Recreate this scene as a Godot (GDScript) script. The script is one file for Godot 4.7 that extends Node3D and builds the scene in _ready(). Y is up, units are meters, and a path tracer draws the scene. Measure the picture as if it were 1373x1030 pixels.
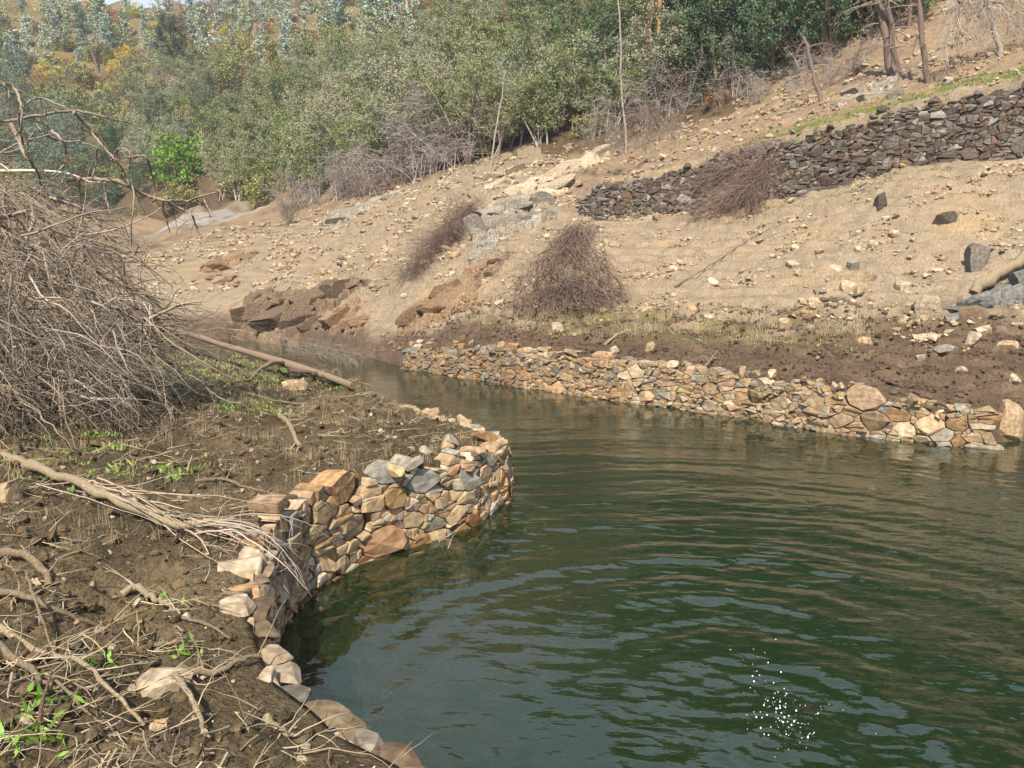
extends Node3D
# A drawn-down reservoir inlet: stone terrace walls, bare banks, wooded hillside.
# Metres, y up, water level at y = 0. Plan points are written (x, z).

# ---- survey of the land (heights in metres) ------------------------------------------------
const L_X0 := -24
const L_D0 := -2
const L_NX := 31
const L_ND := 38
const L_T: Array = [
4.11,4.02,3.93,3.84,3.76,3.68,3.59,3.5,3.42,3.32,3.23,3.14,3.04,2.95,2.86,2.77,2.68,2.6,2.53,2.46,2.4,2.35,2.3,2.26,2.2,2.13,2.05,1.96,1.87,1.78,1.68,
4.05,3.96,3.87,3.79,3.7,3.62,3.53,3.44,3.35,3.25,3.16,3.06,2.95,2.85,2.75,2.66,2.56,2.47,2.39,2.32,2.26,2.21,2.17,2.13,2.08,2.01,1.93,1.84,1.74,1.65,1.56,
4,3.91,3.82,3.74,3.65,3.57,3.48,3.38,3.29,3.19,3.08,2.98,2.87,2.76,2.65,2.54,2.44,2.34,2.25,2.17,2.1,2.05,2.01,1.98,1.95,1.89,1.8,1.7,1.61,1.52,1.43,
3.96,3.87,3.78,3.7,3.61,3.52,3.43,3.33,3.23,3.12,3.01,2.9,2.78,2.67,2.55,2.43,2.32,2.21,2.11,2.02,1.93,1.86,1.82,1.81,1.8,1.74,1.65,1.55,1.46,1.37,1.29,
3.93,3.84,3.75,3.66,3.57,3.48,3.38,3.28,3.18,3.06,2.95,2.83,2.7,2.58,2.45,2.33,2.21,2.09,1.98,1.86,1.76,1.66,1.59,1.58,1.6,1.54,1.46,1.38,1.3,1.23,1.15,
3.91,3.82,3.72,3.63,3.54,3.44,3.34,3.24,3.13,3.01,2.89,2.76,2.63,2.49,2.36,2.22,2.09,1.97,1.85,1.73,1.6,1.47,1.35,1.27,1.26,1.27,1.24,1.19,1.14,1.08,1.01,
3.89,3.79,3.7,3.61,3.51,3.41,3.3,3.2,3.08,2.96,2.83,2.7,2.56,2.41,2.26,2.12,1.99,1.86,1.74,1.62,1.49,1.34,1.17,1.04,1,1.03,1.03,1.02,0.98,0.94,0.88,
3.87,3.77,3.68,3.58,3.48,3.38,3.27,3.16,3.04,2.91,2.78,2.64,2.49,2.33,2.18,2.02,1.89,1.77,1.65,1.54,1.4,1.25,1.07,0.94,0.88,0.88,0.88,0.87,0.85,0.81,0.76,
3.84,3.75,3.65,3.56,3.45,3.35,3.23,3.12,2.99,2.86,2.73,2.58,2.43,2.26,2.09,1.93,1.79,1.67,1.57,1.47,1.34,1.18,1,0.89,0.83,0.8,0.79,0.77,0.74,0.7,0.65,
3.82,3.72,3.63,3.53,3.42,3.31,3.2,3.07,2.95,2.81,2.67,2.53,2.36,2.19,2,1.83,1.69,1.58,1.5,1.41,1.3,1.14,0.98,0.88,0.82,0.77,0.74,0.7,0.66,0.61,0.55,
3.79,3.7,3.6,3.5,3.39,3.28,3.16,3.03,2.89,2.76,2.61,2.46,2.3,2.11,1.93,1.75,1.6,1.51,1.43,1.35,1.24,1.11,0.99,0.91,0.84,0.77,0.71,0.65,0.59,0.53,0.47,
3.76,3.66,3.57,3.47,3.36,3.24,3.11,2.98,2.84,2.69,2.54,2.38,2.22,2.03,1.85,1.68,1.55,1.45,1.37,1.29,1.19,1.08,1,0.94,0.87,0.78,0.7,0.62,0.54,0.46,0.39,
3.72,3.62,3.53,3.43,3.31,3.19,3.06,2.92,2.77,2.62,2.46,2.3,2.13,1.95,1.78,1.63,1.5,1.41,1.32,1.24,1.14,1.05,1,0.96,0.88,0.77,0.67,0.58,0.48,0.4,0.31,
3.67,3.58,3.48,3.38,3.26,3.13,2.99,2.85,2.69,2.54,2.37,2.21,2.04,1.87,1.71,1.57,1.45,1.36,1.27,1.18,1.1,1.02,0.97,0.92,0.84,0.73,0.63,0.52,0.42,0.33,0.23,
3.61,3.52,3.42,3.31,3.2,3.07,2.92,2.77,2.61,2.45,2.29,2.12,1.95,1.79,1.64,1.5,1.39,1.3,1.21,1.13,1.05,0.98,0.92,0.85,0.76,0.67,0.56,0.45,0.35,0.25,0.15,
3.54,3.45,3.34,3.24,3.12,2.98,2.84,2.69,2.53,2.37,2.2,2.03,1.87,1.71,1.56,1.44,1.34,1.24,1.15,1.07,0.99,0.92,0.85,0.78,0.69,0.59,0.48,0.38,0.27,0.17,0.07,
3.47,3.36,3.26,3.15,3.02,2.89,2.75,2.6,2.44,2.28,2.12,1.96,1.8,1.64,1.5,1.39,1.29,1.2,1.1,1.01,0.92,0.84,0.77,0.7,0.6,0.5,0.39,0.29,0.18,0.08,-0.03,
3.38,3.28,3.16,3.05,2.92,2.79,2.65,2.5,2.35,2.19,2.04,1.88,1.73,1.59,1.46,1.35,1.26,1.16,1.06,0.96,0.85,0.76,0.68,0.6,0.5,0.4,0.29,0.19,0.08,-0.02,-0.12,
3.29,3.18,3.06,2.94,2.82,2.68,2.54,2.4,2.25,2.11,1.96,1.82,1.68,1.55,1.43,1.33,1.24,1.14,1.04,0.92,0.8,0.69,0.59,0.49,0.39,0.29,0.19,0.08,-0.02,-0.12,-0.22,
3.2,3.08,2.96,2.84,2.71,2.57,2.44,2.3,2.16,2.02,1.88,1.75,1.62,1.51,1.4,1.31,1.22,1.13,1.03,0.91,0.77,0.63,0.5,0.39,0.28,0.18,0.08,-0.02,-0.12,-0.22,-0.32,
3.1,2.98,2.85,2.73,2.6,2.46,2.33,2.19,2.06,1.93,1.8,1.68,1.56,1.46,1.36,1.28,1.21,1.12,1.03,0.9,0.74,0.58,0.43,0.3,0.18,0.08,-0.03,-0.13,-0.23,-0.33,-0.42,
3,2.88,2.75,2.62,2.48,2.35,2.22,2.09,1.96,1.83,1.71,1.6,1.49,1.4,1.32,1.24,1.18,1.11,1.02,0.89,0.71,0.53,0.35,0.21,0.08,-0.03,-0.13,-0.24,-0.33,-0.43,-0.53,
2.9,2.77,2.64,2.51,2.37,2.24,2.11,1.98,1.85,1.73,1.61,1.51,1.41,1.32,1.25,1.18,1.13,1.07,0.99,0.86,0.66,0.45,0.26,0.11,-0.02,-0.13,-0.24,-0.34,-0.44,-0.53,-0.63,
2.8,2.67,2.53,2.4,2.26,2.12,1.99,1.86,1.74,1.62,1.51,1.41,1.32,1.24,1.17,1.11,1.05,0.99,0.91,0.78,0.54,0.33,0.16,0.01,-0.11,-0.23,-0.33,-0.44,-0.53,-0.63,-0.72,
2.71,2.57,2.43,2.29,2.15,2.01,1.88,1.75,1.63,1.51,1.4,1.31,1.22,1.15,1.08,1.01,0.95,0.88,0.78,0.59,0.36,0.19,0.04,-0.09,-0.21,-0.32,-0.43,-0.53,-0.63,-0.72,-0.82,
2.61,2.47,2.33,2.18,2.04,1.9,1.77,1.64,1.52,1.4,1.29,1.2,1.12,1.04,0.98,0.92,0.86,0.78,0.65,0.46,0.26,0.09,-0.05,-0.18,-0.3,-0.41,-0.52,-0.62,-0.72,-0.81,-0.91,
2.53,2.38,2.23,2.08,1.94,1.8,1.66,1.53,1.41,1.29,1.19,1.09,1.01,0.94,0.89,0.83,0.77,0.69,0.56,0.38,0.19,0.02,-0.12,-0.26,-0.38,-0.49,-0.6,-0.7,-0.8,-0.9,-0.99,
2.44,2.29,2.14,1.99,1.84,1.7,1.56,1.43,1.31,1.19,1.08,0.98,0.9,0.84,0.79,0.74,0.68,0.6,0.48,0.31,0.13,-0.03,-0.18,-0.32,-0.45,-0.56,-0.67,-0.78,-0.88,-0.98,-1.07,
2.37,2.21,2.05,1.9,1.75,1.61,1.47,1.34,1.22,1.1,0.99,0.89,0.8,0.74,0.69,0.64,0.58,0.5,0.38,0.23,0.07,-0.09,-0.24,-0.38,-0.51,-0.63,-0.74,-0.85,-0.95,-1.05,-1.15,
2.3,2.14,1.98,1.82,1.67,1.53,1.39,1.26,1.14,1.02,0.91,0.81,0.72,0.65,0.6,0.54,0.48,0.39,0.28,0.14,-0.01,-0.16,-0.31,-0.44,-0.57,-0.69,-0.81,-0.92,-1.02,-1.13,-1.23,
2.24,2.08,1.92,1.76,1.6,1.46,1.32,1.19,1.07,0.95,0.84,0.74,0.65,0.58,0.51,0.45,0.37,0.29,0.18,0.05,-0.09,-0.23,-0.37,-0.51,-0.63,-0.76,-0.87,-0.99,-1.09,-1.2,-1.3,
2.19,2.03,1.86,1.7,1.55,1.4,1.27,1.13,1.01,0.89,0.78,0.68,0.59,0.51,0.43,0.36,0.28,0.19,0.08,-0.04,-0.17,-0.3,-0.44,-0.57,-0.7,-0.82,-0.94,-1.05,-1.16,-1.27,-1.37,
2.14,1.98,1.82,1.66,1.51,1.36,1.22,1.09,0.96,0.84,0.73,0.63,0.53,0.44,0.36,0.28,0.19,0.09,-0.01,-0.13,-0.25,-0.38,-0.51,-0.64,-0.76,-0.89,-1,-1.12,-1.23,-1.33,-1.44,
2.1,1.95,1.79,1.63,1.47,1.32,1.18,1.04,0.92,0.79,0.68,0.57,0.47,0.38,0.29,0.2,0.11,0.01,-0.1,-0.21,-0.33,-0.46,-0.58,-0.71,-0.83,-0.95,-1.07,-1.18,-1.29,-1.4,-1.51,
2.07,1.91,1.75,1.6,1.44,1.29,1.14,1.01,0.88,0.75,0.64,0.53,0.42,0.32,0.23,0.13,0.03,-0.07,-0.18,-0.29,-0.41,-0.53,-0.65,-0.77,-0.9,-1.01,-1.13,-1.25,-1.36,-1.47,-1.57,
2.04,1.88,1.72,1.56,1.41,1.26,1.11,0.97,0.84,0.71,0.59,0.48,0.37,0.26,0.16,0.06,-0.04,-0.15,-0.25,-0.37,-0.48,-0.6,-0.72,-0.84,-0.96,-1.08,-1.2,-1.31,-1.42,-1.53,-1.64,
2,1.85,1.69,1.53,1.37,1.22,1.08,0.94,0.8,0.67,0.55,0.43,0.32,0.21,0.1,0,-0.11,-0.22,-0.33,-0.44,-0.55,-0.67,-0.79,-0.91,-1.03,-1.14,-1.26,-1.37,-1.49,-1.6,-1.7,
1.95,1.8,1.65,1.49,1.34,1.19,1.04,0.9,0.76,0.63,0.51,0.39,0.27,0.16,0.05,-0.06,-0.17,-0.28,-0.39,-0.51,-0.62,-0.74,-0.86,-0.98,-1.09,-1.21,-1.32,-1.44,-1.55,-1.66,-1.77]
const R_X: Array = [-220,-200,-180,-160,-140,-120,-100,-80,-60,-40,-36,-32,-28,-24,-20,-16,-12,-11,-10,-9,-8,-7,-6,-5,-4,-3,-2,-1,0,1,2,3,4,5,6,7,8,9,10,11,12,13,14,16,18,20,22,24,26,28,30,32,34,36,38,40,60,80,100,120,140,160,180,200,220]
const R_D: Array = [6,7,8,9,10,11,12,13,14,15,16,17,18,19,20,21,22,23,24,25,26,27,28,29,30,31,32,33,34,35,36,37,38,39,40,42.5,45,47.5,50,52.5,55,57.5,60,62.5,65,67.5,70,72.5,75,77.5,80,86,92,98,104,110,116,122,128,134,140,160,180,200,220,240,260,280,300,320,340]
const R_T: Array = [
0,0,0,0,0,0,0,0,0,0,0,0,0,0,0,0,0,0,0,0,0,0,0,0,0,0,0,0,0,0,0,0,0,0,0,0,0.08,0.19,0.29,0.36,0.4,0.4,0.4,0.4,0.4,0.4,0.4,0.4,0.4,0.4,0.4,0.4,0.4,0.4,0.4,0.4,0.4,0.4,0.4,0.4,0.4,0.4,0.4,0.4,0.4,
0,0,0,0,0,0,0,0,0,0,0,0,0,0,0,0,0,0,0,0,0,0,0,0,0,0,0,0,0,0,0,0,0,0,0,0,0.01,0.16,0.31,0.45,0.58,0.7,0.78,0.78,0.78,0.78,0.78,0.78,0.78,0.78,0.78,0.78,0.78,0.78,0.78,0.78,0.78,0.78,0.78,0.78,0.78,0.78,0.78,0.78,0.78,
0,0,0,0,0,0,0,0,0,0,0,0,0,0,0,0,0,0,0,0,0,0,0,0,0,0,0,0,0,0,0,0,0,0,0,0,0,0.13,0.3,0.47,0.66,0.83,1,1.3,1.3,1.3,1.3,1.3,1.3,1.3,1.3,1.3,1.3,1.3,1.3,1.3,1.3,1.3,1.3,1.3,1.3,1.3,1.3,1.3,1.3,
0,0,0,0,0,0,0,0,0,0,0,0,0,0,0,0,0,0,0,0,0,0,0,0,0,0,0,0,0,0,0,0,0,0,0,0,0,0.11,0.29,0.48,0.69,0.9,1.11,1.53,1.9,1.9,1.9,1.9,1.9,1.9,1.9,1.9,1.9,1.9,1.9,1.9,1.9,1.9,1.9,1.9,1.9,1.9,1.9,1.9,1.9,
0,0,0,0,0,0,0,0,0,0,0,0,0,0,0,0,0,0,0,0,0,0,0,0,0,0,0,0,0,0,0,0,0,0,0,0,0,0.11,0.29,0.49,0.7,0.93,1.17,1.65,2.13,2.58,2.58,2.58,2.58,2.58,2.58,2.58,2.58,2.58,2.58,2.58,2.58,2.58,2.58,2.58,2.58,2.58,2.58,2.58,2.58,
0,0,0,0,0,0,0,0,0,0,0,0,0,0,0,0,0,0,0,0,0,0,0,0,0,0,0,0,0,0,0,0,0,0,0,0,0,0.13,0.3,0.5,0.72,0.96,1.21,1.73,2.26,2.79,3.31,3.31,3.31,3.31,3.31,3.31,3.31,3.31,3.31,3.31,3.31,3.31,3.31,3.31,3.31,3.31,3.31,3.31,3.31,
0,0,0,0,0,0,0,0,0,0,0,0,0,0,0,0,0,0,0,0,0,0,0,0,0,0,0,0,0,0,0,0,0,0,0,0,0.06,0.18,0.33,0.53,0.75,1,1.26,1.8,2.36,2.92,3.49,4.06,4.06,4.06,4.06,4.06,4.06,4.06,4.06,4.06,4.06,4.06,4.06,4.06,4.06,4.06,4.06,4.06,4.06,
0,0,0,0,0,0,0,0,0,0,0,0,0,0,0,0,0,0,0,0,0,0,0,0,0,0,0,0,0,0,0,0,0,0,0.04,0.1,0.17,0.25,0.38,0.56,0.78,1.04,1.31,1.87,2.46,3.04,3.62,4.22,4.84,4.84,4.84,4.84,4.84,4.84,4.84,4.84,4.84,4.84,4.84,4.84,4.84,4.84,4.84,4.84,4.84,
0,0,0,0,0,0,0,0,0,0,0,0,0,0,0,0,0,0,0,0,0,0,0,0,0,0,0,0,0,0,0,0,0,0.12,0.21,0.27,0.3,0.35,0.44,0.6,0.82,1.08,1.36,1.95,2.56,3.16,3.76,4.35,4.97,5.61,5.61,5.61,5.61,5.61,5.61,5.61,5.61,5.61,5.61,5.61,5.61,5.61,5.61,5.61,5.61,
0,0,0,0,0,0,0,0,0,0,0,0,0,0,0,0,0,0,0,0,0,0,0,0,0,0,0,0,0,0,0,0,0.16,0.29,0.39,0.46,0.46,0.44,0.51,0.64,0.87,1.14,1.44,2.05,2.68,3.3,3.91,4.5,5.1,5.72,6.38,6.38,6.38,6.38,6.38,6.38,6.38,6.38,6.38,6.38,6.38,6.38,6.38,6.38,6.38,
0,0,0,0,0,0,0,0,0,0,0,0,0,0,0,0,0,0,0,0,0,0,0,0,0,0,0,0,0,0,0,0.16,0.33,0.46,0.56,0.63,0.66,0.6,0.54,0.64,0.92,1.23,1.54,2.18,2.82,3.45,4.08,4.68,5.27,5.86,6.48,7.15,7.15,7.15,7.15,7.15,7.15,7.15,7.15,7.15,7.15,7.15,7.15,7.15,7.15,
0,0,0,0,0,0,0,0,0,0,0,0,0,0,0,0,0,0,0,0,0,0,0,0,0,0,0,0,0,0,0.12,0.33,0.5,0.63,0.72,0.77,0.81,0.84,0.84,0.89,1.09,1.4,1.72,2.37,3.01,3.64,4.27,4.88,5.47,6.04,6.63,7.24,7.91,7.91,7.91,7.91,7.91,7.91,7.91,7.91,7.91,7.91,7.91,7.91,7.91,
0,0,0,0,0,0,0,0,0,0,0,0,0,0,0,0,0,0,0,0,0,0,0,0,0,0,0,0,0,0.06,0.29,0.5,0.67,0.81,0.89,0.93,0.96,1.04,1.18,1.37,1.56,1.78,2.04,2.63,3.25,3.87,4.5,5.11,5.71,6.28,6.83,7.39,8,8.67,8.67,8.67,8.67,8.67,8.67,8.67,8.67,8.67,8.67,8.67,8.67,
0,0,0,0,0,0,0,0,0,0,0,0,0,0,0,0,0,0,0,0,0,0,0,0,0,0,0,0,0,0.23,0.47,0.67,0.85,0.98,1.07,1.12,1.16,1.24,1.45,1.74,2.06,2.3,2.5,2.99,3.56,4.16,4.77,5.38,5.97,6.55,7.09,7.62,8.16,8.76,9.41,9.41,9.41,9.41,9.41,9.41,9.41,9.41,9.41,9.41,9.41,
0,0,0,0,0,0,0,0,0,0,0,0,0,0,0,0,0,0,0,0,0,0,0,0,0,0,0,0,0.17,0.43,0.66,0.87,1.04,1.16,1.25,1.32,1.4,1.52,1.72,2.03,2.38,2.71,2.97,3.43,3.95,4.51,5.09,5.68,6.27,6.85,7.4,7.91,8.41,8.94,9.51,10.15,10.15,10.15,10.15,10.15,10.15,10.15,10.15,10.15,10.15,
0,0,0,0,0,0,0,0,0,0,0,0,0,0,0,0,0,0,0,0,0,0,0,0,0,0,0,0.08,0.39,0.65,0.88,1.08,1.25,1.36,1.45,1.54,1.67,1.83,2.04,2.34,2.68,3.03,3.36,3.89,4.39,4.92,5.47,6.03,6.6,7.17,7.72,8.24,8.72,9.2,9.71,10.26,10.89,10.89,10.89,10.89,10.89,10.89,10.89,10.89,10.89,
0,0,0,0,0,0,0,0,0,0,0,0,0,0,0,0,0,0,0,0,0,0,0,0,0,0,0,0.32,0.64,0.9,1.12,1.31,1.48,1.58,1.65,1.77,1.94,2.16,2.4,2.7,3.04,3.39,3.72,4.34,4.86,5.37,5.89,6.43,6.98,7.53,8.08,8.6,9.08,9.54,10,10.48,11.63,11.63,11.63,11.63,11.63,11.63,11.63,11.63,11.63,
0,0,0,0,0,0,0,0,0,0,0,0,0,0,0,0,0,0,0,0,0,0,0,0,0,0,0.18,0.58,0.93,1.19,1.37,1.52,1.65,1.76,1.84,1.98,2.21,2.49,2.81,3.14,3.48,3.82,4.14,4.78,5.34,5.85,6.35,6.87,7.4,7.94,8.47,8.99,9.48,9.93,10.37,10.8,12.37,12.37,12.37,12.37,12.37,12.37,12.37,12.37,12.37,
0,0,0,0,0,0,0,0,0,0,0,0,0,0,0,0,0,0,0,0,0,0,0,0,0,0,0.41,0.86,1.26,1.49,1.61,1.7,1.8,1.91,2.03,2.2,2.48,2.82,3.21,3.6,3.98,4.32,4.65,5.27,5.84,6.35,6.84,7.34,7.86,8.38,8.91,9.42,9.9,10.36,10.79,11.2,13.11,13.11,13.11,13.11,13.11,13.11,13.11,13.11,13.11,
0,0,0,0,0,0,0,0,0,0,0,0,0,0,0,0,0,0,0,0,0,0,0,0,0,0.14,0.63,1.13,1.54,1.75,1.81,1.86,1.96,2.08,2.24,2.45,2.75,3.13,3.58,4.04,4.47,4.84,5.18,5.83,6.36,6.86,7.34,7.84,8.34,8.86,9.37,9.88,10.37,10.83,11.26,11.67,13.87,13.87,13.87,13.87,13.87,13.87,13.87,13.87,13.87,
0,0,0,0,0,0,0,0,0,0,0,0,0,0,0,0,0,0,0,0,0,0,0,0,0,0.37,0.88,1.39,1.78,1.98,2.03,2.06,2.16,2.3,2.47,2.7,3.01,3.42,3.9,4.4,4.89,5.3,5.65,6.35,6.89,7.37,7.85,8.34,8.84,9.36,9.87,10.37,10.87,11.33,11.77,12.18,14.64,14.64,14.64,14.64,14.64,14.64,14.64,14.64,14.64,
0,0,0,0,0,0,0,0,0,0,0,0,0,0,0,0,0,0,0,0,0,0,0,0,0.13,0.68,1.22,1.7,2.07,2.26,2.32,2.35,2.44,2.58,2.75,2.97,3.27,3.68,4.18,4.71,5.23,5.69,6.07,6.7,7.35,7.85,8.35,8.85,9.35,9.87,10.38,10.89,11.39,11.86,12.31,12.73,15.44,15.44,15.44,15.44,15.44,15.44,15.44,15.44,15.44,
0,0,0,0,0,0,0,0,0,0,0,0,0,0,0,0,0,0,0,0,0,0,0,0,0.45,1.03,1.57,2.03,2.37,2.55,2.63,2.68,2.77,2.9,3.08,3.28,3.55,3.95,4.44,4.98,5.53,6.04,6.45,7.03,7.63,8.28,8.82,9.34,9.86,10.39,10.91,11.43,11.93,12.42,12.88,13.3,16.26,16.26,16.26,16.26,16.26,16.26,16.26,16.26,16.26,
0,0,0,0,0,0,0,0,0,0,0,0,0,0,0,0,0,0,0,0,0,0,0,0.33,0.84,1.39,1.91,2.35,2.66,2.85,2.93,2.99,3.09,3.25,3.43,3.64,3.9,4.26,4.71,5.22,5.76,6.31,6.79,7.42,7.98,8.66,9.27,9.82,10.37,10.91,11.45,11.98,12.49,12.99,13.46,13.91,17.11,17.11,17.11,17.11,17.11,17.11,17.11,17.11,17.11,
0,0,0,0,0,0,0,0,0,0,0,0,0,0,0,0,0,0,0,0,0,0,0.34,0.77,1.25,1.77,2.27,2.68,2.99,3.16,3.24,3.29,3.4,3.57,3.77,3.99,4.26,4.59,5,5.47,5.97,6.47,6.95,7.77,8.4,9.05,9.69,10.28,10.86,11.42,11.98,12.53,13.06,13.58,14.07,14.53,18.01,18.01,18.01,18.01,18.01,18.01,18.01,18.01,18.01,
0,0,0,0,0,0,0,0,0,0,0,0,0,0,0,0,0,0,0,0,0.07,0.36,0.72,1.14,1.63,2.14,2.63,3.05,3.35,3.52,3.58,3.61,3.7,3.87,4.07,4.31,4.59,4.92,5.3,5.73,6.19,6.67,7.14,8.04,8.79,9.45,10.1,10.72,11.33,11.92,12.51,13.08,13.64,14.17,14.68,15.16,18.55,18.97,18.97,18.97,18.97,18.97,18.97,18.97,18.97,
0,0,0,0,0,0,0,0,0,0,0,0,0,0,0,0,0,0,0,0.19,0.44,0.72,1.06,1.48,1.98,2.5,2.99,3.41,3.73,3.9,3.95,3.97,4.03,4.17,4.36,4.6,4.88,5.22,5.59,6,6.44,6.9,7.37,8.29,9.11,9.83,10.5,11.15,11.79,12.41,13.03,13.63,14.21,14.78,15.31,15.81,19.24,19.99,19.99,19.99,19.99,19.99,19.99,19.99,19.99,
0,0,0,0,0,0,0,0,0,0,0,0,0,0,0,0,0,0.08,0.34,0.59,0.84,1.1,1.4,1.83,2.33,2.84,3.32,3.74,4.08,4.25,4.29,4.31,4.37,4.48,4.65,4.87,5.14,5.47,5.85,6.24,6.68,7.14,7.62,8.56,9.41,10.18,10.89,11.57,12.24,12.89,13.54,14.17,14.79,15.38,15.94,16.47,20,21.04,21.04,21.04,21.04,21.04,21.04,21.04,21.04,
0,0,0,0,0,0,0,0,0,0,0,0,0,0,0,0,0.23,0.5,0.77,1.02,1.27,1.52,1.83,2.23,2.69,3.16,3.61,4.01,4.31,4.49,4.56,4.6,4.66,4.77,4.93,5.13,5.38,5.67,6.02,6.45,6.9,7.37,7.85,8.82,9.7,10.5,11.26,11.98,12.68,13.37,14.04,14.71,15.36,15.98,16.57,17.13,20.83,22.12,22.12,22.12,22.12,22.12,22.12,22.12,22.12,
0,0,0,0,0,0,0,0,0,0,0,0,0,0,0,0,0.66,0.96,1.24,1.49,1.72,1.97,2.27,2.63,3.05,3.47,3.88,4.23,4.5,4.67,4.77,4.83,4.91,5.03,5.2,5.4,5.64,5.91,6.24,6.65,7.11,7.59,8.08,9.07,9.98,10.82,11.61,12.38,13.11,13.83,14.54,15.24,15.92,16.58,17.2,17.79,21.69,23.23,23.23,23.23,23.23,23.23,23.23,23.23,23.23,
0,0,0,0,0,0,0,0,0,0,0,0,0,0,0,0.11,1.11,1.43,1.71,1.95,2.16,2.39,2.67,3,3.38,3.77,4.14,4.45,4.69,4.85,4.95,5.03,5.13,5.27,5.46,5.69,5.92,6.19,6.52,6.9,7.34,7.82,8.31,9.31,10.27,11.15,11.97,12.77,13.55,14.3,15.04,15.77,16.48,17.17,17.83,18.45,22.57,24.37,24.37,24.37,24.37,24.37,24.37,24.37,24.37,
0,0,0,0,0,0,0,0,0,0,0,0,0,0,0.08,0.46,1.55,1.88,2.17,2.38,2.55,2.75,3.01,3.33,3.69,4.05,4.4,4.69,4.91,5.05,5.14,5.22,5.31,5.47,5.69,5.94,6.2,6.47,6.8,7.17,7.6,8.06,8.55,9.57,10.56,11.48,12.34,13.18,13.99,14.77,15.54,16.3,17.04,17.77,18.46,19.12,23.48,25.53,25.53,25.53,25.53,25.53,25.53,25.53,25.53,
0,0,0,0,0,0,0,0,0,0,0,0,0,0,0.37,0.79,1.95,2.28,2.54,2.69,2.84,3.04,3.3,3.62,3.98,4.34,4.68,4.96,5.17,5.3,5.37,5.42,5.5,5.67,5.9,6.16,6.44,6.74,7.07,7.44,7.86,8.32,8.81,9.83,10.85,11.82,12.73,13.6,14.45,15.26,16.05,16.83,17.61,18.37,19.1,19.79,24.41,26.71,26.71,26.71,26.71,26.71,26.71,26.71,26.71,
0,0,0,0,0,0,0,0,0,0,0,0,0,0.18,0.63,1.1,2.25,2.54,2.75,2.89,3.04,3.25,3.53,3.88,4.26,4.64,4.99,5.27,5.48,5.6,5.66,5.7,5.75,5.91,6.13,6.39,6.68,6.99,7.33,7.71,8.13,8.59,9.08,10.11,11.16,12.17,13.13,14.04,14.92,15.76,16.57,17.37,18.18,18.97,19.74,20.46,25.35,27.91,27.91,27.91,27.91,27.91,27.91,27.91,27.91,
0,0,0,0,0,0,0,0,0,0,0,0,0,0.42,0.88,1.38,2.47,2.71,2.89,3.03,3.19,3.41,3.73,4.13,4.56,4.97,5.33,5.63,5.84,5.97,6.03,6.06,6.11,6.23,6.42,6.66,6.94,7.25,7.6,7.98,8.4,8.86,9.35,10.4,11.48,12.54,13.55,14.51,15.42,16.3,17.13,17.94,18.76,19.59,20.38,21.14,26.29,29.14,29.14,29.14,29.14,29.14,29.14,29.14,29.14,
0,0,0,0,0,0,0,0,0,0,0,0,0,1.01,1.53,2.09,2.98,3.14,3.29,3.43,3.62,3.93,4.37,4.87,5.38,5.85,6.27,6.62,6.88,7.02,7.07,7.07,7.08,7.13,7.24,7.42,7.65,7.94,8.28,8.67,9.1,9.56,10.06,11.15,12.3,13.47,14.62,15.71,16.75,17.73,18.65,19.52,20.35,21.21,22.07,22.89,28.69,31.52,32.26,32.26,32.26,32.26,32.26,32.26,32.26,
0,0,0,0,0,0,0,0,0,0,0,0,0.65,1.88,2.31,2.9,3.67,3.85,4.04,4.26,4.54,4.88,5.29,5.74,6.2,6.64,7.05,7.4,7.67,7.82,7.86,7.85,7.84,7.88,7.98,8.15,8.38,8.67,9,9.39,9.82,10.3,10.82,11.96,13.19,14.47,15.73,16.97,18.15,19.27,20.32,21.29,22.2,23.08,23.94,24.79,31.11,34.18,35.48,35.48,35.48,35.48,35.48,35.48,35.48,
0,0,0,0,0,0,0,0,0,0,0,0.48,2.13,2.76,3.09,3.68,4.47,4.66,4.87,5.12,5.42,5.76,6.13,6.52,6.91,7.28,7.61,7.89,8.09,8.23,8.3,8.33,8.36,8.43,8.58,8.8,9.08,9.41,9.77,10.17,10.61,11.1,11.64,12.85,14.16,15.53,16.91,18.27,19.6,20.86,22.04,23.15,24.17,25.12,26.02,26.88,33.55,36.98,38.77,38.77,38.77,38.77,38.77,38.77,38.77,
0.14,0.14,0.14,0.14,0.14,0.14,0.14,0.14,0.14,0.26,0.77,1.9,3.02,3.39,3.72,4.31,5.07,5.28,5.52,5.8,6.11,6.46,6.83,7.2,7.56,7.9,8.19,8.43,8.62,8.75,8.84,8.92,9,9.12,9.3,9.55,9.87,10.23,10.63,11.08,11.55,12.07,12.62,13.87,15.24,16.68,18.15,19.62,21.07,22.46,23.79,25.03,26.18,27.23,28.2,29.1,36.03,39.85,42.14,42.14,42.14,42.14,42.14,42.14,42.14,
0.95,0.95,0.95,0.95,0.95,0.95,0.95,0.95,0.89,1.17,1.86,2.84,3.5,3.82,4.2,4.78,5.52,5.75,6.02,6.33,6.68,7.07,7.47,7.87,8.25,8.59,8.88,9.13,9.34,9.5,9.61,9.71,9.82,9.97,10.18,10.47,10.83,11.23,11.67,12.16,12.68,13.23,13.82,15.09,16.49,17.96,19.48,21.03,22.56,24.07,25.52,26.9,28.18,29.36,30.42,31.38,38.53,42.75,45.04,45.56,45.56,45.56,45.56,45.56,45.56,
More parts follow.
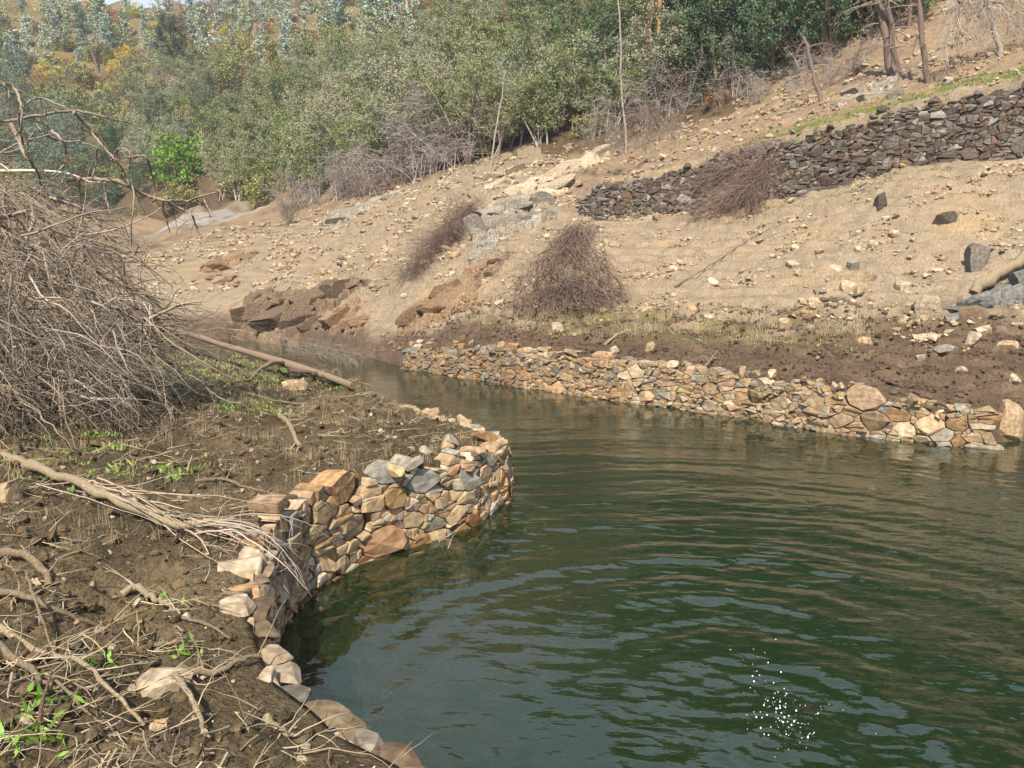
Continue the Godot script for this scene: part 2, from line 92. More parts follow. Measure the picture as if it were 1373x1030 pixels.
1.81,1.81,1.81,1.81,1.81,1.81,1.81,1.81,1.68,2.09,2.73,3.39,3.82,4.14,4.59,5.21,5.98,6.22,6.5,6.84,7.25,7.69,8.14,8.57,8.97,9.32,9.63,9.91,10.15,10.36,10.52,10.68,10.84,11.04,11.29,11.62,12.01,12.45,12.92,13.44,13.98,14.56,15.17,16.47,17.87,19.36,20.91,22.48,24.08,25.66,27.21,28.71,30.13,31.44,32.62,33.67,41.06,45.64,48.09,49.03,49.03,49.03,49.03,49.03,49.03,
2.73,2.73,2.73,2.73,2.73,2.73,2.73,2.73,2.49,2.86,3.33,3.76,4.09,4.44,4.99,5.7,6.58,6.86,7.18,7.54,7.95,8.37,8.8,9.23,9.63,10,10.35,10.67,10.97,11.25,11.51,11.77,12.04,12.33,12.65,13.02,13.43,13.88,14.37,14.9,15.46,16.05,16.66,17.98,19.38,20.86,22.41,23.99,25.61,27.23,28.85,30.43,31.96,33.41,34.74,35.91,43.61,48.53,51.22,52.54,52.54,52.54,52.54,52.54,52.54,
3.7,3.7,3.7,3.7,3.7,3.7,3.7,3.7,3.33,3.46,3.76,4.05,4.35,4.77,5.48,6.31,7.29,7.59,7.93,8.29,8.69,9.1,9.52,9.94,10.36,10.76,11.15,11.53,11.9,12.25,12.61,12.96,13.32,13.69,14.09,14.51,14.96,15.44,15.95,16.49,17.05,17.65,18.27,19.58,20.97,22.44,23.97,25.55,27.16,28.79,30.43,32.05,33.64,35.18,36.64,37.97,46.13,51.37,54.39,56.08,56.08,56.08,56.08,56.08,56.08,
4.71,4.71,4.71,4.71,4.71,4.71,4.71,4.71,4.16,3.91,4.09,4.33,4.68,5.24,6.07,7.01,8.03,8.34,8.69,9.07,9.47,9.89,10.32,10.76,11.2,11.65,12.08,12.52,12.94,13.37,13.8,14.23,14.66,15.11,15.56,16.04,16.53,17.05,17.58,18.14,18.72,19.32,19.95,21.25,22.64,24.08,25.59,27.15,28.74,30.35,31.98,33.6,35.2,36.77,38.28,39.7,48.61,54.18,57.57,59.3,59.64,59.64,59.64,59.64,59.64,
5.76,5.76,5.76,5.76,5.76,5.76,5.76,5.76,4.96,4.25,4.38,4.64,5.08,5.78,6.73,7.74,8.79,9.12,9.5,9.9,10.33,10.78,11.24,11.71,12.18,12.66,13.14,13.62,14.11,14.59,15.08,15.57,16.06,16.57,17.08,17.6,18.14,18.69,19.25,19.83,20.43,21.04,21.67,22.97,24.34,25.77,27.25,28.77,30.33,31.92,33.52,35.12,36.72,38.28,39.81,41.26,51,56.92,60.71,62.6,63.23,63.23,63.23,63.23,63.23,
6.85,6.85,6.85,6.85,6.85,6.85,6.85,6.82,5.7,4.54,4.67,4.99,5.54,6.35,7.37,8.45,9.66,10.03,10.44,10.87,11.33,11.8,12.29,12.78,13.29,13.8,14.32,14.84,15.37,15.9,16.43,16.97,17.52,18.07,18.63,19.19,19.76,20.34,20.93,21.54,22.15,22.77,23.4,24.71,26.07,27.47,28.92,30.42,31.94,33.5,35.07,36.64,38.21,39.76,41.28,42.76,53.27,59.6,63.8,65.94,66.83,66.83,66.83,66.83,66.83,
7.96,7.96,7.96,7.96,7.96,7.96,7.96,7.81,6.35,4.81,4.98,5.38,6.04,6.94,8.03,9.23,10.65,11.06,11.5,11.96,12.44,12.93,13.44,13.97,14.5,15.04,15.59,16.15,16.71,17.28,17.85,18.43,19.02,19.61,20.2,20.8,21.41,22.01,22.63,23.25,23.87,24.5,25.14,26.45,27.8,29.19,30.61,32.08,33.57,35.09,36.62,38.17,39.71,41.24,42.75,44.22,55.41,62.18,66.82,69.28,70.44,70.44,70.44,70.44,70.44,
9.09,9.09,9.09,9.09,9.09,9.09,9.09,8.77,6.88,5.08,5.32,5.82,6.58,7.57,8.75,10.11,11.72,12.17,12.64,13.12,13.63,14.15,14.68,15.23,15.79,16.36,16.94,17.52,18.11,18.71,19.32,19.93,20.54,21.17,21.79,22.42,23.05,23.69,24.32,24.95,25.59,26.23,26.87,28.18,29.52,30.89,32.3,33.73,35.2,36.68,38.19,39.7,41.21,42.72,44.21,45.67,57.39,64.67,69.74,72.6,73.84,74.06,74.06,74.06,74.06,
10.25,10.25,10.25,10.25,10.25,10.25,10.25,9.71,7.27,5.38,5.71,6.31,7.17,8.27,9.56,11.08,12.85,13.33,13.83,14.35,14.88,15.42,15.98,16.56,17.14,17.73,18.33,18.94,19.56,20.18,20.81,21.44,22.08,22.73,23.38,24.03,24.68,25.34,25.99,26.64,27.28,27.93,28.58,29.89,31.22,32.59,33.97,35.39,36.83,38.28,39.75,41.23,42.72,44.2,45.67,47.12,59.25,67.06,72.56,75.87,77.27,77.67,77.67,77.67,77.67,
11.43,11.43,11.43,11.43,11.43,11.43,11.43,10.58,7.53,5.72,6.16,6.87,7.84,9.05,10.47,12.12,14.03,14.54,15.07,15.62,16.17,16.75,17.33,17.92,18.53,19.14,19.76,20.39,21.03,21.67,22.32,22.97,23.62,24.28,24.95,25.61,26.28,26.94,27.6,28.27,28.92,29.58,30.24,31.56,32.9,34.26,35.63,37.03,38.44,39.88,41.32,42.77,44.23,45.69,47.14,48.57,60.99,69.33,75.26,79.06,80.7,81.28,81.28,81.28,81.28,
12.62,12.62,12.62,12.62,12.62,12.62,12.62,11.38,7.68,6.12,6.69,7.51,8.6,9.91,11.44,13.22,15.25,15.79,16.35,16.92,17.51,18.1,18.71,19.32,19.95,20.58,21.22,21.86,22.52,23.17,23.83,24.5,25.17,25.84,26.51,27.18,27.85,28.53,29.2,29.87,30.54,31.2,31.87,33.21,34.55,35.9,37.27,38.66,40.05,41.46,42.89,44.32,45.75,47.18,48.61,50.03,62.64,71.48,77.84,82.15,84.11,84.89,84.89,84.89,84.89,
15.56,15.56,15.56,15.56,15.56,15.56,15.34,12.85,7.86,7.52,8.39,9.47,10.74,12.24,14.01,16.05,18.34,18.94,19.56,20.19,20.83,21.47,22.13,22.79,23.46,24.13,24.81,25.49,26.17,26.86,27.54,28.23,28.91,29.6,30.28,30.97,31.65,32.33,33.01,33.69,34.37,35.05,35.72,37.07,38.42,39.78,41.13,42.5,43.87,45.24,46.62,48.01,49.39,50.78,52.16,53.54,66.34,76.2,83.55,89.02,92.07,93.18,93.5,93.5,93.5,
18.61,18.61,18.61,18.61,18.61,18.61,17.59,13.7,8.2,9.55,10.6,11.76,13.13,14.78,16.76,19.04,21.58,22.24,22.92,23.61,24.3,25,25.7,26.41,27.12,27.83,28.54,29.25,29.95,30.66,31.36,32.06,32.76,33.46,34.15,34.83,35.52,36.2,36.88,37.55,38.23,38.9,39.57,40.91,42.25,43.59,44.94,46.28,47.63,48.98,50.33,51.69,53.04,54.39,55.74,57.08,69.83,80.39,88.6,95.03,99.47,101.26,101.94,102.02,102.02,
21.79,21.79,21.79,21.79,21.79,21.79,19.51,14.43,9.29,11.98,13.02,14.19,15.62,17.41,19.61,22.15,24.95,25.68,26.42,27.17,27.91,28.67,29.42,30.17,30.92,31.67,32.41,33.15,33.88,34.61,35.32,36.03,36.73,37.43,38.12,38.8,39.47,40.15,40.81,41.48,42.14,42.79,43.45,44.76,46.08,47.39,48.72,50.04,51.37,52.7,54.04,55.37,56.69,58.02,59.33,60.65,73.23,84.2,93.09,100.28,105.9,108.9,110.01,110.44,110.44,
25.11,25.11,25.11,25.11,25.11,24.65,21.23,15.42,11.49,14.72,15.63,16.71,18.16,20.12,22.58,25.4,28.46,29.25,30.05,30.85,31.65,32.46,33.26,34.06,34.85,35.64,36.42,37.18,37.94,38.67,39.4,40.11,40.8,41.49,42.17,42.83,43.49,44.15,44.8,45.44,46.08,46.72,47.35,48.63,49.9,51.19,52.49,53.8,55.12,56.44,57.76,59.07,60.38,61.68,62.98,64.26,76.6,87.74,97.13,104.93,111.32,115.77,117.66,118.51,118.73,
28.56,28.56,28.56,28.56,28.56,27.19,22.95,16.87,14.16,17.64,18.38,19.38,20.88,23.13,25.83,28.84,32.06,32.89,33.72,34.56,35.4,36.23,37.07,37.91,38.74,39.56,40.38,41.17,41.95,42.69,43.41,44.12,44.81,45.49,46.16,46.82,47.47,48.12,48.76,49.39,50.02,50.65,51.28,52.52,53.76,55.02,56.31,57.61,58.92,60.23,61.53,62.83,64.12,65.41,66.68,67.94,80.01,91.13,100.82,109.09,116.07,121.53,124.65,126.12,126.89,
32.12,32.12,32.12,32.12,32.12,29.68,24.83,18.71,16.94,20.46,21.28,22.51,24.28,26.6,29.35,32.4,35.65,36.49,37.32,38.16,39,39.84,40.68,41.51,42.33,43.15,43.95,44.75,45.52,46.29,47.04,47.78,48.5,49.21,49.91,50.59,51.27,51.94,52.61,53.27,53.92,54.56,55.2,56.48,57.75,59.01,60.28,61.56,62.84,64.12,65.4,66.68,67.95,69.21,70.46,71.7,83.5,94.43,104.26,112.86,120.3,126.46,130.78,133.14,134.42,
35.78,35.78,35.78,35.78,35.24,32.23,26.92,20.76,19.64,23.14,24.25,25.77,27.74,30.15,32.93,35.99,39.22,40.04,40.87,41.7,42.53,43.36,44.18,45.01,45.82,46.63,47.44,48.23,49.02,49.8,50.57,51.33,52.07,52.81,53.54,54.26,54.97,55.67,56.37,57.05,57.73,58.41,59.08,60.4,61.7,62.99,64.27,65.55,66.82,68.08,69.34,70.59,71.83,73.06,74.28,75.5,87.04,97.7,107.51,116.32,124.12,130.81,136.04,139.44,141.43,
39.51,39.51,39.51,39.51,38.29,34.89,29.18,22.97,22.19,25.83,27.2,28.95,31.1,33.64,36.48,39.56,42.8,43.62,44.44,45.27,46.09,46.92,47.74,48.56,49.38,50.19,50.99,51.79,52.59,53.38,54.16,54.93,55.69,56.45,57.19,57.93,58.66,59.39,60.1,60.81,61.51,62.21,62.89,64.25,65.59,66.9,68.2,69.48,70.75,72,73.25,74.48,75.7,76.91,78.11,79.3,90.57,100.94,110.62,119.52,127.58,134.69,140.6,144.97,147.8,
43.27,43.27,43.27,43.23,41.36,37.67,31.48,25.34,24.69,28.57,30.13,32.07,34.4,37.08,40.02,43.17,46.43,47.26,48.08,48.91,49.74,50.57,51.39,52.21,53.03,53.84,54.65,55.46,56.26,57.05,57.83,58.61,59.38,60.15,60.9,61.65,62.39,63.13,63.85,64.57,65.28,65.99,66.68,68.06,69.41,70.74,72.04,73.33,74.6,75.85,77.08,78.31,79.51,80.71,81.89,83.06,94.07,104.14,113.62,122.52,130.75,138.19,144.63,149.78,153.49,
47.05,47.05,47.05,46.59,44.47,40.52,33.68,27.76,27.29,31.39,33.1,35.23,37.75,40.58,43.64,46.86,50.16,50.99,51.83,52.66,53.49,54.32,55.15,55.97,56.79,57.6,58.41,59.22,60.02,60.81,61.59,62.37,63.14,63.9,64.66,65.41,66.15,66.88,67.61,68.33,69.04,69.74,70.44,71.81,73.16,74.49,75.79,77.07,78.33,79.58,80.8,82.01,83.21,84.39,85.55,86.7,97.49,107.26,116.51,125.34,133.67,141.35,148.21,153.99,158.5,
59.43,59.43,59,57.35,54.07,47.86,40.05,36.57,37.89,43.32,45.4,47.83,50.54,53.47,56.56,59.77,63.04,63.86,64.67,65.49,66.3,67.11,67.92,68.72,69.51,70.29,71.06,71.82,72.58,73.32,74.05,74.77,75.48,76.17,76.86,77.54,78.22,78.88,79.54,80.19,80.83,81.47,82.1,83.35,84.59,85.81,87.02,88.21,89.4,90.57,91.74,92.9,94.05,95.18,96.31,97.43,107.77,116.73,125.19,133.57,141.88,149.99,157.72,164.88,170,
71.13,70.7,69.18,66.08,60.86,54.17,48.97,47.8,49.88,56.26,58.2,60.33,62.65,65.11,67.7,70.39,73.12,73.81,74.5,75.19,75.87,76.56,77.24,77.91,78.59,79.25,79.91,80.57,81.21,81.85,82.48,83.11,83.72,84.33,84.94,85.54,86.13,86.72,87.3,87.89,88.46,89.04,89.61,90.75,91.89,93.02,94.14,95.27,96.39,97.51,98.64,99.76,100.88,102,103.12,104.24,114.95,123.65,131.72,139.79,147.98,156.22,164.38,170,170,
81.47,80.09,77.48,73.35,67.9,62.58,59.25,58.58,60.57,66.22,67.79,69.45,71.19,73,74.86,76.77,78.71,79.21,79.7,80.2,80.7,81.2,81.7,82.21,82.72,83.23,83.74,84.25,84.77,85.29,85.8,86.32,86.85,87.37,87.9,88.42,88.95,89.48,90.02,90.55,91.09,91.62,92.16,93.24,94.33,95.41,96.51,97.61,98.71,99.81,100.91,102.02,103.13,104.23,105.34,106.44,117.14,126.68,135.22,143.48,151.8,160.23,168.71,170,170,
89.94,87.82,84.62,80.07,74.65,70.17,67.86,67.85,69.94,74.69,75.78,76.87,77.95,79.02,80.1,81.21,82.37,82.68,82.98,83.29,83.61,83.94,84.27,84.61,84.96,85.31,85.68,86.05,86.43,86.82,87.21,87.62,88.03,88.45,88.88,89.32,89.77,90.22,90.68,91.15,91.62,92.1,92.58,93.57,94.57,95.59,96.62,97.67,98.72,99.78,100.85,101.92,102.99,104.07,105.14,106.22,116.78,126.65,135.8,144.56,153.26,162.05,170,170,170,
96.48,93.76,89.93,84.23,78.69,74.82,73.51,74.53,77.96,82.54,83.25,83.82,84.3,84.73,85.14,85.56,86.03,86.16,86.3,86.44,86.59,86.75,86.91,87.09,87.28,87.48,87.7,87.93,88.19,88.48,88.8,89.13,89.48,89.84,90.21,90.6,90.99,91.4,91.81,92.23,92.65,93.09,93.53,94.42,95.33,96.26,97.21,98.16,99.13,100.1,101.08,102.07,103.06,104.05,105.05,106.04,115.95,125.5,134.69,143.72,152.77,161.95,170,170,170,
100.37,96.35,90.9,84.77,79.28,75.77,75.27,77.94,82.94,87.83,88.47,89,89.46,89.88,90.31,90.76,91.26,91.4,91.55,91.7,91.85,92.02,92.19,92.37,92.56,92.75,92.95,93.17,93.39,93.62,93.85,94.1,94.35,94.62,94.89,95.17,95.46,95.75,96.06,96.37,96.69,97.01,97.34,98.02,98.73,99.45,100.2,100.96,101.73,102.52,103.32,104.13,104.95,105.78,106.61,107.45,116.01,124.61,133.21,141.98,151.06,160.46,170,170,170,
101.01,95.57,89.22,82.56,76.7,73.41,74.27,78.93,85.26,90.83,91.74,92.58,93.38,94.14,94.88,95.62,96.37,96.57,96.76,96.96,97.15,97.36,97.56,97.77,97.97,98.19,98.4,98.62,98.84,99.07,99.3,99.53,99.76,100,100.25,100.49,100.75,101,101.26,101.52,101.79,102.05,102.33,102.88,103.45,104.03,104.63,105.24,105.85,106.48,107.12,107.76,108.42,109.08,109.75,110.43,117.43,124.71,132.25,140.26,148.95,158.3,168.12,170,170,
99.33,92.99,85.92,78.34,71.61,68.96,72.22,79.36,87.33,93.97,95.08,96.14,97.14,98.12,99.06,99.99,100.91,101.14,101.37,101.6,101.83,102.06,102.29,102.53,102.76,102.99,103.23,103.46,103.7,103.94,104.18,104.42,104.66,104.9,105.15,105.39,105.64,105.89,106.14,106.39,106.64,106.89,107.15,107.66,108.18,108.71,109.24,109.77,110.31,110.86,111.4,111.96,112.51,113.07,113.63,114.19,119.94,125.95,132.31,139.24,147.12,156.12,165.89,170,170,
96.46,89.58,81.92,72.93,65.41,65.01,71.65,80.96,90.27,97.29,98.47,99.6,100.69,101.76,102.8,103.82,104.84,105.09,105.34,105.59,105.84,106.1,106.35,106.6,106.85,107.1,107.35,107.6,107.85,108.11,108.36,108.61,108.86,109.12,109.37,109.62,109.88,110.13,110.39,110.64,110.9,111.15,111.41,111.92,112.44,112.96,113.48,113.99,114.51,115.03,115.55,116.07,116.59,117.1,117.61,118.12,123.07,128.13,133.54,139.46,146.24,154.56,164.08,170,170,
93.03,85.73,77.3,68.37,63.19,66.12,74.02,83.71,92.94,100,101.24,102.43,103.6,104.74,105.86,106.96,108.04,108.31,108.58,108.85,109.12,109.38,109.65,109.92,110.18,110.45,110.71,110.98,111.24,111.5,111.77,112.03,112.29,112.55,112.82,113.08,113.34,113.6,113.86,114.13,114.39,114.65,114.91,115.43,115.95,116.47,116.98,117.5,118.02,118.53,119.04,119.55,120.05,120.55,121.05,121.54,126.23,130.87,135.78,141.13,147.19,154.51,163.37,170,170]
# near shore: x, distance north, width of the bank ramp, set-back of the ramp behind the wall face
const SL: Array = [[5,0.2,0.06,0.2],[2.2,1.6,0.06,0.2],[0.5,2.9,0.06,0.2],[-0.3,3.55,0.06,0.12],[-0.75,4.05,0.06,0.12],[-1.3,4.6,0.06,0.12],[-1.75,5.5,0.06,0.12],[-2.08,6.6,0.06,0.12],[-2.2,7.5,0.06,0.2],[-2.08,8.25,0.06,0.2],[-1.77,9,0.06,0.2],[-1.15,9.62,0.06,0.2],[-0.46,10.4,0.06,0.2],[0,11.5,0.06,0.2],[0.08,12,0.06,0.2],[-0.08,12.9,0.06,0.2],[-0.7,14.2,0.4,0.1],[-2.1,17.2,0.9,0],[-4.1,21.8,1,0],[-5.4,26,1.2,0],[-9,29,3,0],[-18,34.5,3,0],[-30,40,3,0]]
# far shore, the same
const SR: Array = [[60,2,4,0],[30,9.5,4,0],[16,13.5,3,0],[10.2,14.9,1.2,0],[9.12,14.84,0.06,0.28],[7.73,15.55,0.06,0.28],[6.55,16.39,0.06,0.28],[5.39,17.82,0.06,0.28],[3.93,19.12,0.06,0.28],[2.24,20.51,0.06,0.28],[0.29,22.37,0.06,0.28],[-1.54,24.27,0.06,0.28],[-3.68,26.32,0.06,0.28],[-5.6,28,1.5,0],[-9,31.5,3,0],[-18,38,4,0],[-36,45,4,0],[-60,52,4,0]]
